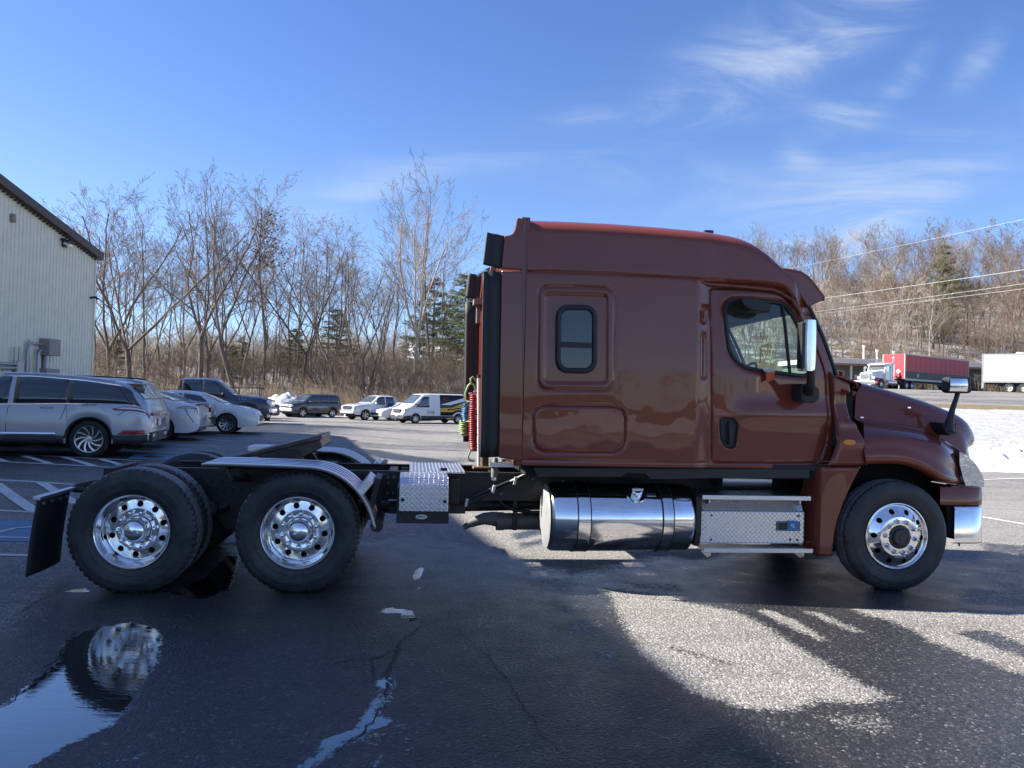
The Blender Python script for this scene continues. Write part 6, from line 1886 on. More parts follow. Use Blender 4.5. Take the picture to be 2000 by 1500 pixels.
# ---- dark SUV mostly hidden behind it
r = veh('black SUV whose roof rack shows behind the roof of the silver SUV', 'SUV', 'parked_suv')
c = Car(4.9, 1.95, [(0, 0.9), (0.1, 1.15), (0.4, 1.66), (0.8, 1.72), (2.4, 1.74), (3.0, 1.70), (3.7, 1.2), (4.5, 1.05), (4.9, 0.7)], [(0, 0.86), (0.2, 1.1), (2.5, 1.08), (3.8, 1.04), (4.6, 0.95), (4.9, 0.65)], 0.28, (0.95, 3.8), 0.38, PM['black'])
c.body(r); c.inside(r); c.wheels(r, M['wheel_grey'], 5, sw=0.06)
c.patch(r, 'side_window', M['car_glass'], (0.4, 3.6, 0.6, 3.1), (5.1, 6.9)); c.screen(r, 'rear_window', M['car_glass'], 0.14, 0.36); c.screen(r, 'windscreen', M['car_glass'], 3.1, 3.65)
c.patch(r, 'tail_lamp', M['red_lens'], (0.3, 0.03, 0.25, 0.05), (3.6, 4.8), off=0.01)
for sd in (-1, 1):
    mb = MB(); mb.tube([c.pt(x, 8.0, sd, 0.05) for x in np.linspace(0.6, 3.0, 12)], 0.02, 6); mb.build('roof_rail', M['black'], r, smooth=60)
place_ref(r, c, 303, 876, 0.0, 1, math.pi + 0.22)

# ---- white sedan, tail towards us
r = veh('white sedan seen from its tail with slim red lamps, parked behind the silver SUV', 'sedan', 'parked_sedan')
def sedan(r, pm, glass, L=4.85, sport=False):
    c = Car(L, 1.84, [(0, 0.72), (0.04, 1.02), (0.15, 1.06), (0.55, 1.10), (0.9, 1.20), (1.45, 1.40), (1.9, 1.445), (2.5, 1.44), (2.9, 1.38), (3.75, 1.0), (4.3, 0.93), (4.7, 0.80), (L, 0.60)],
            [(0, 0.68), (0.05, 0.95), (0.2, 1.0), (1.2, 0.99), (2.6, 0.95), (3.6, 0.92), (4.3, 0.84), (4.75, 0.70), (L, 0.55)], 0.22, (1.0, 3.82), 0.335, pm, 0.40, 0.24)
    c.body(r); c.inside(r)
    c.patch(r, 'side_window', M['car_glass'], (0.95, 1.36, 1.30, 1.42), (5.1, 6.85)); c.patch(r, 'side_window', M['car_glass'], (1.40, 2.32, 1.48, 2.32), (5.1, 6.93)); c.patch(r, 'side_window', M['car_glass'], (2.40, 3.45, 2.38, 2.95), (5.1, 6.93))
    c.screen(r, 'rear_window', M['car_glass'], 0.68, 1.38, v=0.86); c.screen(r, 'windscreen', glass, 2.98, 3.68, v=0.92)
    c.seam(r, [(2.36, 4.9), (2.36, 3.0), (2.36, 1.2)]); c.seam(r, [(1.45, 4.9), (1.40, 4.0), (1.36, 3.2)]); c.seam(r, [(3.46, 4.9), (3.46, 1.2)]); c.handles(r, (1.62, 2.58), 4.2); c.mirrors(r, 3.3)
    for sd in (-1, 1):
        c.blob(r, 'headlamp', M['clear_lens'], (L - 0.30, sd * 0.66, 0.70), (0.42, 0.30, 0.15))
    c.box(r, 'grille', M['black'], (L - 0.02, 0, 0.52), (0.06, 0.8, 0.20), 0.02); c.box(r, 'lower_grille', M['black'], (L - 0.03, 0, 0.32), (0.06, 1.2, 0.10), 0.02); c.plate(r, 'rear', 0.72)
    return c
c = sedan(r, PM['white'], M['car_glass']); c.wheels(r, M['wheel_grey'], 10)
c.patch(r, 'tail_lamp', M['red_lens'], (0.62, 0.02, 0.42, 0.02), (4.1, 4.8), off=0.010); c.patch(r, 'tail_lamp_lens', M['clear_lens'], (0.55, 0.12, 0.42, 0.14), (4.25, 4.50), off=0.015)
c.box(r, 'boot_lip', M['black'], (0.02, 0, 1.045), (0.14, 1.4, 0.02), 0.008); c.box(r, 'rear_diffuser', M['black'], (0.01, 0, 0.33), (0.06, 1.25, 0.13), 0.03)
c.seam(r, [(0.35, 4.0), (0.26, 3.2), (0.12, 2.4)], name='bumper_crease', r=0.012)
place_ref(r, c, 384, 861, 0.0, 1, math.pi + 0.20)

# ---- champagne sedan tail
r = veh('champagne sedan whose tail with a red lamp shows between two white sedans', 'sedan', 'parked_sedan')
c = sedan(r, PM['tan'], M['car_glass']); c.wheels(r, M['wheel_grey'], 5)
c.patch(r, 'tail_lamp', M['red_lens'], (0.50, 0.02, 0.50, 0.02), (4.0, 4.9), off=0.010); c.box(r, 'bumper_strip', M['cladding'], (-0.005, 0, 0.55), (0.03, 1.5, 0.06), 0.01)
for sd in (-1, 1): c.box(r, 'tail_lamp', M['red_lens'], (-0.005, sd * 0.56, 0.84), (0.03, 0.36, 0.16), 0.02)
place_ref(r, c, 408, 850, 0.0, 1, math.pi + 0.18)

# ---- white sedan facing right
r = veh('white sedan facing right with split spoke wheels, in front of the dark blue pickup', 'sedan', 'parked_sedan')
c = sedan(r, PM['white'], M['car_glass']); c.wheels(r, M['wheel_grey'], 10, 0.0, sw=0.026)
c.patch(r, 'tail_lamp', M['red_lens'], (0.40, 0.02, 0.40, 0.02), (4.0, 4.8), off=0.010); c.blob(r, 'fog_lamp', M['chrome'], (4.68, -0.62, 0.36), (0.10, 0.2, 0.06))
place_ref(r, c, 441, 847, 3.82, -1, 0.17)

# ---- dark blue crew cab pickup
def pickup(r, pm, glass, L=5.85, H=1.98, chrome=True, bedlen=1.75):
    xb = bedlen + 0.10
    c = Car(L, 2.03, [(0, 0.9), (0.03, 1.20), (xb - 0.04, 1.22), (xb, 1.30), (xb + 0.10, H - 0.06), (xb + 0.35, H - 0.01), (xb + 1.3, H), (xb + 1.65, H - 0.05), (xb + 2.35, 1.34), (xb + 2.5, 1.30), (L - 0.5, 1.22), (L - 0.1, 1.12), (L, 0.85)],
            [(0, 0.86), (0.04, 1.18), (xb, 1.20), (xb + 1.0, 1.20), (xb + 2.2, 1.17), (L - 0.5, 1.10), (L - 0.1, 1.0), (L, 0.8)], 0.42, (1.15, L - 1.0), 0.40, pm, 0.20, 0.12)
    c.body(r); c.inside(r)
    c.patch(r, 'side_window', M['car_glass'], (xb + 0.20, xb + 1.0, xb + 0.22, xb + 1.0), (5.1, 6.92)); c.patch(r, 'side_window', M['car_glass'], (xb + 1.10, xb + 2.1, xb + 1.10, xb + 1.72), (5.1, 6.92))
    c.screen(r, 'rear_window', M['car_glass'], xb + 0.02, xb + 0.09, v=0.95); c.screen(r, 'windscreen', glass, xb + 1.70, xb + 2.32, v=0.95)
    c.seam(r, [(xb + 1.05, 4.95), (xb + 1.05, 1.2)]); c.seam(r, [(xb + 0.02, 4.95), (xb, 1.2)], r=0.012); c.seam(r, [(xb + 2.1, 4.9), (xb + 2.1, 1.2)]); c.handles(r, (xb + 0.35, xb + 1.3), 4.25, M['black'])
    c.mirrors(r, xb + 2.02, M['black'] if chrome else None, 1.30)
    for sd in (-1, 1):
        c.blob(r, 'headlamp', M['clear_lens'], (L - 0.13, sd * 0.76, 0.95), (0.30, 0.34, 0.26)); c.blob(r, 'indicator', M['amber'], (L - 0.16, sd * 0.86, 0.83), (0.26, 0.2, 0.07))
        c.patch(r, 'tail_lamp', M['red_lens'], (0.16, 0.02, 0.16, 0.02), (3.0, 4.8), off=0.010, sides=(sd,))
    c.box(r, 'grille', M['chrome'] if chrome else M['black'], (L + 0.01, 0, 0.95), (0.06, 1.15, 0.30), 0.03); c.box(r, 'front_bumper', M['chrome'], (L + 0.02, 0, 0.62), (0.18, 1.86, 0.26), 0.06); c.plate(r, 'front', 0.60)
    c.box(r, 'rear_bumper', M['chrome'], (-0.06, 0, 0.62), (0.14, 1.8, 0.2), 0.03)
    return c
r = veh('dark blue crew cab pickup with a chrome grille, parked behind the white sedan', 'pickup', 'parked_pickup')
c = pickup(r, PM['navy'], M['car_glass'], 5.9, 2.04); c.wheels(r, M['wheel_grey'], 6, sw=0.06)
xb = 1.85
for i, wd in enumerate((0.05, 0.10, 0.08)):
    p = c.pt(4.55 + 0.13 * i, 4.3, -1, 0.006); c.box(r, 'badge', M['chrome'], (4.55 + 0.13 * i, p[1], p[2]), (wd, 0.008, 0.045), 0.002)
place_ref(r, c, 486, 828, 5.0, -1, 0.17)

# ---- dark vehicles in the gap: service truck with ladder rack, black SUV, blue sedan
r = veh('dark blue service pickup with a ladder rack, behind the hood of the blue pickup', 'pickup', 'service_pickup')
c = pickup(r, PM['navy'], M['car_glass'], 5.7, 1.80); c.wheels(r, M['wheel_grey'], 5, sw=0.06)
mb = MB()
for x in (-2.5, -1.2, 0.2, 1.2):
    for y in (-0.85, 0.85): mb.tube([(x, y, 1.2), (x, y, 2.12)], 0.025, 6)
    mb.tube([(x, -0.85, 2.12), (x, 0.85, 2.12)], 0.025, 6)
for y in (-0.85, 0.85): mb.tube([(-2.7, y, 2.12), (1.8, y, 2.12)], 0.025, 6)
mb.build('ladder_rack', M['black'], r)
mb = MB(); mb.box2(-0.2, 0.3, -0.5, 0.1, 2.14, 2.34); mb.build('rack_box', M['black'], r, bevel=0.02)
place(r, -18.4, 51.5, math.pi + 0.35)
r = veh('black SUV with a dark rear window, beside the service pickup with the ladder rack', 'SUV', 'parked_suv')
c = Car(4.8, 1.92, [(0, 0.9), (0.06, 1.1), (0.4, 1.66), (0.8, 1.74), (2.4, 1.76), (3.0, 1.70), (3.7, 1.2), (4.5, 1.05), (4.8, 0.7)], [(0, 0.86), (0.2, 1.08), (2.5, 1.06), (3.8, 1.02), (4.5, 0.95), (4.8, 0.65)], 0.28, (0.95, 3.75), 0.37, PM['grey'])
c.body(r); c.inside(r); c.wheels(r, M['wheel_grey'], 5, sw=0.06)
c.patch(r, 'side_window', M['car_glass'], (0.4, 3.6, 0.6, 3.1), (5.1, 6.9)); c.screen(r, 'rear_window', M['car_glass'], 0.10, 0.40, v=1.0); c.screen(r, 'windscreen', M['car_glass'], 3.1, 3.65)
c.patch(r, 'tail_lamp', M['red_lens'], (0.2, 0.03, 0.2, 0.05), (3.6, 4.8), off=0.01); c.plate(r, 'rear', 0.8)
place(r, -17.2, 55.0, math.pi / 2 + 0.25)
r = veh('dark blue sedan parked between the blue pickup and the dark green SUV', 'sedan', 'parked_sedan')
c = sedan(r, PM['royal'], M['car_glass']); c.wheels(r, M['wheel_grey'], 10)
place(r, -19.6, 60.2, 0.0 + 3.75)

# ---- far row along the bank, facing the camera and to the left
def big_suv(r, pm):
    c = Car(5.05, 2.0, [(0, 0.95), (0.06, 1.25), (0.22, 1.86), (0.5, 1.91), (2.4, 1.92), (3.0, 1.88), (3.75, 1.28), (3.9, 1.24), (4.6, 1.16), (4.95, 1.06), (5.05, 0.85)], [(0, 0.9), (0.1, 1.2), (2.5, 1.18), (3.8, 1.14), (4.6, 1.05), (4.95, 0.95), (5.05, 0.8)], 0.34, (1.0, 4.0), 0.385, pm, 0.24, 0.14)
    c.body(r); c.inside(r); c.wheels(r, M['wheel_grey'], 5, sw=0.07)
    for q in ((0.25, 1.2, 0.38, 1.2), (1.28, 2.25, 1.28, 2.25), (2.33, 3.5, 2.33, 3.0)): c.patch(r, 'side_window', M['car_glass'], q, (5.1, 6.93))
    c.screen(r, 'windscreen', M['bright_glass'], 3.05, 3.72, v=0.95); c.screen(r, 'rear_window', M['car_glass'], 0.08, 0.2)
    c.seam(r, [(2.29, 4.95), (2.29, 1.2)]); c.seam(r, [(1.24, 4.95), (1.24, 3)]); c.seam(r, [(3.5, 4.95), (3.5, 1.2)]); c.handles(r, (1.5, 2.5), 4.2); c.mirrors(r, 3.4)
    c.band(r, 'side_moulding', M['brushed'], 1.5, 3.5, 2.9, 3.1, 0.012)
    for sd in (-1, 1): c.blob(r, 'headlamp', M['clear_lens'], (4.98, sd * 0.72, 0.93), (0.22, 0.42, 0.20)); c.patch(r, 'tail_lamp', M['red_lens'], (0.12, 0.02, 0.12, 0.02), (3.2, 5), off=0.01, sides=(sd,))
    c.box(r, 'grille', M['chrome'], (5.05, 0, 0.93), (0.06, 1.0, 0.26), 0.02); c.box(r, 'grille_mesh', M['black'], (5.075, 0, 0.86), (0.03, 0.9, 0.09), 0.01); c.box(r, 'front_bumper', M['brushed'], (5.03, 0, 0.60), (0.16, 1.8, 0.24), 0.05); c.plate(r, 'front', 0.6)
    return c
r = veh('dark green SUV with a chrome grille, parked beside the snow pile along the bank', 'SUV', 'parked_suv')
c = big_suv(r, PM['green']); place_ref(r, c, 592, 815.5, 4.0, 1, math.pi + R(52))
r = veh('white and silver pickup with a sunlit nose, parked along the bank left of the van', 'pickup', 'parked_pickup')
c = pickup(r, PM['lightsilver'], M['bright_glass'], 5.6, 1.94, False, 1.6); c.wheels(r, M['wheel_grey'], 6, sw=0.06)
place_ref(r, c, 714, 821, 4.6, 1, math.pi + R(44))
r = veh('small white sedan squeezed between the white pickup and the painted van', 'sedan', 'parked_sedan')
c = sedan(r, PM['white'], M['bright_glass']); c.wheels(r, M['wheel_grey'], 10)
for sd in (-1, 1): c.box(r, 'bumper_vent', M['black'], (4.80, sd * 0.5, 0.40), (0.08, 0.3, 0.08), 0.02)
place_ref(r, c, 757, 822, 4.4, 1, math.pi + R(58))
# panel van with painted panels
r = veh('white panel van with black, yellow and red painted panels on its side', 'van', 'panel_van')
c = Car(5.55, 2.05, [(0, 1.0), (0.04, 1.9), (0.12, 2.12), (0.4, 2.17), (3.3, 2.17), (3.9, 2.12), (4.75, 1.38), (4.9, 1.28), (5.35, 1.08), (5.55, 0.7)], [(0, 0.95), (0.03, 1.15), (3.2, 1.17), (4.4, 1.17), (4.9, 1.10), (5.3, 0.98), (5.55, 0.65)], 0.30, (1.0, 4.55), 0.35, PM['white'], 0.12, 0.12)
c.body(r); c.inside(r); c.wheels(r, M['brushed'], 6, sw=0.05, rim_r=0.62)
c.patch(r, 'side_window', M['car_glass'], (3.45, 4.55, 3.45, 4.0), (5.0, 6.7)); c.screen(r, 'windscreen', M['bright_glass'], 3.98, 4.72, v=0.98)
c.seam(r, [(3.38, 6.9), (3.38, 1.2)]); c.seam(r, [(4.6, 4.9), (4.6, 1.6)]); c.seam(r, [(2.1, 6.9), (2.1, 1.2)]); c.mirrors(r, 4.45, M['black'], 1.35)
c.band(r, 'lower_cladding', M['cladding'], 1.42, 4.12, 1.0, 2.2, 0.010); c.band(r, 'lower_cladding', M['cladding'], 0.03, 0.58, 1.0, 2.2, 0.010); c.band(r, 'lower_cladding', M['cladding'], 4.96, 5.50, 1.0, 2.4, 0.010)
M['wrap_black'] = simple('black_vinyl_wrap', (0.012, 0.012, 0.014), 0.4); M['wrap_yellow'] = simple('yellow_vinyl_wrap', (0.62, 0.36, 0.02), 0.45); M['wrap_red'] = simple('red_vinyl_wrap', (0.42, 0.02, 0.02), 0.45)
wr = c.patch(r, 'painted_panel', M['wrap_black'], (0.05, 2.55, 0.08, 2.55), (2.3, 7.0), off=0.006)
for sd, w_ in zip((1, -1), wr):
    c.patch(w_, 'yellow_stripe', M['wrap_yellow'], (0.06, 2.52, 0.10, 2.52), (3.4, 5.0), sides=(sd,), off=0.011) if False else None
    P = np.zeros((13, 3, 3)); Pw = np.zeros((13, 3, 3)); Py2 = np.zeros((13, 3, 3))
    for i in range(13):
        x = 0.08 + 2.44 * i / 12; t = i / 12
        for j in range(3):
            P[i, j] = c.pt(x, 2.9 + 0.9 * t * 0 + (2.9 - 1.6 * t) * j / 2 + 0.25, sd, 0.011)
            Pw[i, j] = c.pt(x, 6.25 - 1.25 * t + (0.55 - 0.1 * t) * j / 2, sd, 0.011)
    for nm, PP, mt in (('yellow_panel', P, M['wrap_yellow']), ('white_stripe', Pw, PM['white'])):
        mb = MB(); mb.grid(PP); mb.build(nm, mt, w_, smooth=60)
    mb = MB(); mb.tube([c.pt(x, u, sd, 0.014) for x, u in ((1.95, 3.75), (1.7, 3.95), (1.5, 3.8), (1.2, 4.2), (0.9, 4.1), (0.5, 4.6))], 0.04, 4); mb.build('painted_script', M['wrap_black'], w_)
    mb = MB(); mb.tube([c.pt(x, u, sd, 0.012) for x, u in ((2.25, 6.35), (2.05, 6.6), (1.8, 6.45), (1.85, 6.2), (2.2, 6.15), (2.25, 6.35))], 0.02, 4); mb.build('red_logo', M['wrap_red'], w_)
    c.patch(r, 'lower_yellow_panel', M['wrap_yellow'], (1.5, 2.0, 1.5, 2.1), (1.15, 1.7), sides=(sd,), off=0.016)
def text_mesh(s, size, mat, name, parent, loc, rot, extrude=0.004):
    cu = bpy.data.curves.new(name, 'FONT'); cu.body = s; cu.size = size; cu.extrude = extrude; cu.align_x = 'CENTER'; cu.resolution_u = 2
    tmp = bpy.data.objects.new(name + '_tmp', cu); COL.objects.link(tmp)
    me = bpy.data.meshes.new_from_object(tmp.evaluated_get(bpy.context.evaluated_depsgraph_get()))
    bpy.data.objects.remove(tmp); bpy.data.curves.remove(cu)
    me.materials.clear(); me.materials.append(mat)
    o = bpy.data.objects.new(name, me); COL.objects.link(o); o.parent = parent; o.location = loc; o.rotation_euler = rot
    return o
M['logo_red'] = simple('dark_red_lettering', (0.30, 0.03, 0.03), 0.5)
p = c.pt(3.35, 3.0, 1, 0.012)
text_mesh('DGB', 0.30, M['logo_red'], 'lettering', r, (p[0], p[1] + 0.006, p[2] - 0.1), (math.pi / 2, 0, math.pi))
for sd in (-1, 1): c.blob(r, 'headlamp', M['clear_lens'], (5.22, sd * 0.82, 0.95), (0.42, 0.24, 0.22)); c.patch(r, 'tail_lamp', M['red_lens'], (0.1, 0.02, 0.1, 0.02), (3, 5), off=0.012, sides=(sd,))
c.box(r, 'grille', M['black'], (5.50, 0, 0.86), (0.10, 1.1, 0.30), 0.03); c.box(r, 'grille_bar', M['chrome'], (5.555, 0, 0.86), (0.02, 0.9, 0.04), 0.005); c.box(r, 'front_bumper', M['cladding'], (5.50, 0, 0.46), (0.14, 1.8, 0.3), 0.05); c.plate(r, 'front', 0.58)
place_ref(r, c, 812, 827.5, 4.55, 1, math.pi + R(36))
# ------------------------------------------------------------------ the metal building on the left (it shades the left half of the lot)
WX, YC, ZE, YR, SL = -15.42, 30.0, 6.5, 2.0, 0.2
def rake(y): return ZE + SL * (YC - y) if y >= YR else ZE + SL * (YC - YR) - SL * (YR - y)
def wall_pt(px, py, x=WX):
    o, d = ray(px, py); t = (x - o.x) / d.x; return o + d * t
M['siding'] = simple('sage_metal_siding', (0.78, 0.73, 0.58), 0.5, 0.0, 0.06, 1.2, dirt=(0.50, 0.46, 0.36), dirt_amt=0.35, bump=0.02, bscale=4)
M['trim_brown'] = simple('dark_brown_metal_trim', (0.060, 0.038, 0.032), 0.45, 0.0, 0.15)
M['box_grey'] = simple('weathered_grey_enclosure', (0.33, 0.28, 0.26), 0.6, 0.1, 0.15, dirt=(0.12, 0.09, 0.08), dirt_amt=0.4)
M['conduit'] = simple('galvanised_conduit', (0.40, 0.41, 0.42), 0.45, 0.7, 0.15)
bld = thing('metal_building', 'pale ribbed metal building with a sloping dark brown roof edge', 'building', (WX, YC, 0))
def B(p): return (p[0] - WX, p[1] - YC, p[2])
mb = MB(); prof = []
y = YC
while y > -26:
    prof += [(y, 0.0), (y - 0.115, 0.0), (y - 0.135, 0.028), (y - 0.178, 0.028)]
    y -= 0.195
P = np.zeros((len(prof), 2, 3))
for i, (yy_, dx) in enumerate(prof):
    P[i, 0] = (dx, yy_ - YC, -0.2); P[i, 1] = (dx, yy_ - YC, rake(yy_) - 0.05)
mb.grid(P); mb.build('ribbed_wall', M['siding'], bld)
mb = MB(); mb.box2(-26, -0.02, -0.02, 0.0, -0.2, ZE - 0.1); mb.build('end_wall', M['siding'], bld)
mb = MB(); mb.prism([(YC + 0.18 - YC, rake(YC + 0.18) - 0.12), (YC + 0.18 - YC, rake(YC + 0.18) + 0.16), (YR - YC, rake(YR) + 0.18), (-27 - YC, rake(-27) + 0.18), (-27 - YC, rake(-27) - 0.12), (YR - YC, rake(YR) - 0.12)], -0.04, 0.24, 'YZ')
mb.build('roof_edge_trim', M['trim_brown'], bld, bevel=0.01)
mb = MB()
for i in range(0, len(prof), 4):
    yy_ = prof[i][0]; mb.box((0.10, yy_ - YC - 0.15, rake(yy_) - 0.15), (0.12, 0.05, 0.05))
mb.build('rib_closure', M['trim_brown'], bld)['kind'] = 'stuff'
mb = MB(); mb.prism([(YC + 0.14 - YC, rake(YC + 0.14) + 0.02), (YC + 0.14 - YC, rake(YC + 0.14) + 0.12), (YR - YC, rake(YR) + 0.14), (-27 - YC, rake(-27) + 0.14), (-27 - YC, rake(-27) + 0.02), (YR - YC, rake(YR) + 0.02)], -26, -0.05, 'YZ')
mb.build('roof', M['trim_brown'], bld)
mb = MB(); mb.box2(-0.04, 0.05, -0.035, 0.045, -0.1, ZE - 0.08); mb.build('corner_trim', M['siding'], bld, bevel=0.01)
# wall lights
p = wall_pt(128, 474, WX + 0.1)
mb = MB(); mb.box(B((WX + 0.16, p.y, p.z + 0.05)), (0.30, 0.34, 0.10), Matrix.Rotation(R(18), 3, 'Y')); mb.box(B((WX + 0.06, p.y, p.z - 0.02)), (0.10, 0.24, 0.26)); wl = mb.build('flood_light', M['black'], bld, bevel=0.02)
mb = MB(); mb.box(B((WX + 0.20, p.y - 0.01, p.z - 0.06)), (0.20, 0.28, 0.12), Matrix.Rotation(R(30), 3, 'Y')); mb.build('lamp_glass', M['lens'], wl, bevel=0.02)
p = wall_pt(24, 426, WX + 0.05); mb = MB(); mb.box(B((WX + 0.08, p.y, p.z)), (0.14, 0.12, 0.26)); mb.build('wall_sensor', M['box_grey'], bld, bevel=0.02)
p = wall_pt(180, 582, WX + 0.1); mb = MB(); mb.tube([B((WX + 0.0, p.y, p.z)), B((WX + 0.22, p.y, p.z + 0.03)), B((WX + 0.3, p.y, p.z - 0.05))], 0.045, 8); mb.build('drain_spout', M['trim_brown'], bld)
# enclosures and conduits
y0 = wall_pt(97, 680, WX + 0.36).y; y1 = wall_pt(119, 680, WX + 0.36).y; z1 = wall_pt(97, 661, WX + 0.36).z; z0 = wall_pt(97, 694, WX + 0.36).z
mb = MB(); mb.box2(0.03, 0.36, y0 - YC, y1 - YC, z0, z1); mb.build('electrical_box', M['box_grey'], bld, bevel=0.015)
z3 = wall_pt(100, 720, WX + 0.30).z
mb = MB(); mb.box2(0.03, 0.30, y0 - YC, y1 - YC + 0.1, z3 - 1.1, z3); mb.build('electrical_box', M['box_grey'], bld, bevel=0.015)
mb = MB(); mb.tube([B((WX + 0.12, y0 + 0.25, z0)), B((WX + 0.12, y0 + 0.25, z3))], 0.10, 10); mb.build('conduit', M['conduit'], bld, smooth=40)
def conduit(pix, r_, x=WX + 0.14):
    mb = MB(); mb.tube([B(wall_pt(a, b, x)) for a, b in pix], r_, 8); mb.build('conduit', M['conduit'], bld, smooth=50)
conduit([(80, 673), (70, 671), (62, 670), (57, 675), (55, 684), (53, 700), (52, 760)], 0.045); conduit([(82, 684), (78, 685), (75, 690), (74, 700), (72, 760)], 0.055)
conduit([(-30, 709), (33, 711)], 0.05); conduit([(-30, 718), (33, 719)], 0.05); conduit([(29, 677), (28, 712)], 0.03); conduit([(38, 677), (37, 708)], 0.03); conduit([(58, 663), (57, 760)], 0.03)
z_a = wall_pt(48, 706, WX + 0.15).z; ya, yb = wall_pt(34, 706, WX + 0.15).y, wall_pt(48, 706, WX + 0.15).y
mb = MB(); mb.box2(0.03, 0.14, ya - YC, yb - YC, z_a - 0.8, z_a); mb.build('electrical_box', M['conduit'], bld, bevel=0.01)

# ------------------------------------------------------------------ right side: trailers, tractor, low building
M['trailer_red'] = simple('red_trailer_skin', (0.42, 0.035, 0.045), 0.5, 0.0, 0.12, 0.6, dirt=(0.30, 0.10, 0.10), dirt_amt=0.4)
M['trailer_white'] = simple('white_trailer_skin', (0.70, 0.66, 0.53), 0.5, 0.0, 0.05, 0.6, dirt=(0.55, 0.50, 0.40), dirt_amt=0.3)
M['trailer_black'] = simple('black_trailer_band', (0.035, 0.037, 0.042), 0.5, 0, 0.15)
M['rail_alu'] = simple('trailer_side_rail', (0.42, 0.41, 0.39), 0.5, 0.3, 0.1)
def road_wheel(parent, x, y, r_, near=True, rim=None, w=0.6):
    h = bpy.data.objects.new('wheel', None); COL.objects.link(h); h.parent = parent; h.location = (x, y, r_); h.rotation_euler = (0, 0, 0 if near else math.pi)
    mb = MB(); mb.lathe([(r_ * 0.58, 0.03), (r_ * 0.62, 0.0), (r_ * 0.9, 0.0), (r_, 0.04), (r_, w - 0.04), (r_ * 0.9, w), (r_ * 0.5, w)], n=28); mb.build('tyre', M['car_tyre'], h, smooth=40)
    mb = MB(); mb.lathe([(r_ * 0.60, 0.02), (r_ * 0.55, 0.03), (r_ * 0.50, 0.14), (r_ * 0.25, 0.13), (r_ * 0.22, 0.05), (0.001, 0.04)], n=24); mb.build('rim', rim or M['brushed'], h, smooth=40)
def trailer(label, skin, L, corner, direction, band=None, rear_at_start=False, rim=None):
    """local x runs along the side from the visible corner, y away from the viewer"""
    gx, gy = corner
    g0 = float(terrain(gx + math.cos(direction) * L * 0.4, gy + math.sin(direction) * L * 0.4))
    r = thing('box_trailer', label, 'trailer', (gx, gy, g0), direction)
    z0, z1, W = 1.22, 4.08, 2.59
    mb = MB(); mb.box2(0.02, L - 0.02, 0.02, W - 0.02, z0, z1); mb.build('box_body', skin, r, bevel=0.02)
    mb = MB()
    n = 13
    for k in range(1, n):
        x = L * k / n; mb.box2(x - 0.015, x + 0.015, 0.008, 0.03, z0 + 0.18, z1 - 0.1)
    mb.build('side_panel_seams', skin, r); r.children[-1]['kind'] = 'stuff'
    for nm, a, b in (('top_rail', z1 - 0.10, z1 + 0.02), ('bottom_rail', z0 - 0.12, z0 + 0.10)):
        mb = MB(); mb.box2(0.0, L, 0.0, 0.06, a, b); mb.box2(0.0, L, W - 0.06, W, a, b); mb.build(nm, M['rail_alu'], r)
    mb = MB()
    for x in (0.0, L - 0.10):
        mb.box2(x, x + 0.10, -0.012, 0.09, z0 - 0.1, z1 + 0.02); mb.box2(x, x + 0.10, W - 0.09, W + 0.01, z0 - 0.1, z1 + 0.02)
    mb.build('corner_post', M['rail_alu'], r)
    if band: mb = MB(); mb.box2(0.11, L - 0.11, 0.004, 0.02, z0 + 0.10, z0 + 0.92); mb.build('black_band', band, r)
    xt = 1.9 if rear_at_start else L - 3.6
    for x in (xt + 0.6, xt + 1.85):
        road_wheel(r, x, 0.02, 0.51, True, rim); road_wheel(r, x, W - 0.02, 0.51, False, rim)
    mb = MB(); mb.box2(xt - 0.4, xt + 2.9, 0.7, W - 0.7, 0.75, z0 - 0.1); mb.build('bogie_frame', M['frame'], r)
    mb = MB(); mb.box2(0.2, L - 0.2, 0.85, W - 0.85, z0 - 0.3, z0 - 0.02); mb.build('chassis', M['frame'], r)
    xg = L - 3.0 if rear_at_start else 2.9
    for y_ in (0.45, W - 0.55):
        mb = MB(); mb.box2(xg - 0.06, xg + 0.06, y_, y_ + 0.1, 0.1, z0 - 0.05); mb.box2(xg - 0.16, xg + 0.16, y_ - 0.1, y_ + 0.2, 0.0, 0.08); mb.tube([(xg, y_, 0.75), (xg + 0.7, y_ + 0.3, z0 - 0.1)], 0.03, 6); mb.build('landing_leg', M['rail_alu'], r)
    xr = 0.0 if rear_at_start else L
    mb = MB()
    for y_ in (0.5, W - 0.6): mb.box2(xr - 0.05, xr + 0.05, y_, y_ + 0.1, 0.55, z0 - 0.1)
    mb.box2(xr - 0.05, xr + 0.05, 0.15, W - 0.15, 0.48, 0.6); mb.build('underride_guard', M['rail_alu'], r)
    return r
def diamond(parent, c, s, axis, mat, name='placard'):
    q = [(0, s), (s, 0), (0, -s), (-s, 0)]
    mb = MB()
    if axis == 'Y': mb.prism([(c[0] + a, c[2] + b) for a, b in q], c[1], c[1] - 0.012)
    else: mb.prism([(c[1] + a, c[2] + b) for a, b in q], c[0], c[0] - 0.012, 'YZ')
    return mb.build(name, mat, parent)
DIR = R(38)
red = trailer('red box trailer with a black lower band behind the white day cab tractor', M['trailer_red'], 16.15, (44.1, 92.0), DIR, M['trailer_black'])
diamond(red, (3.05, 0.002, 1.72), 0.24, 'Y', M['rail_alu']); diamond(red, (-0.002, 0.75, 2.10), 0.28, 'X', M['plate'])
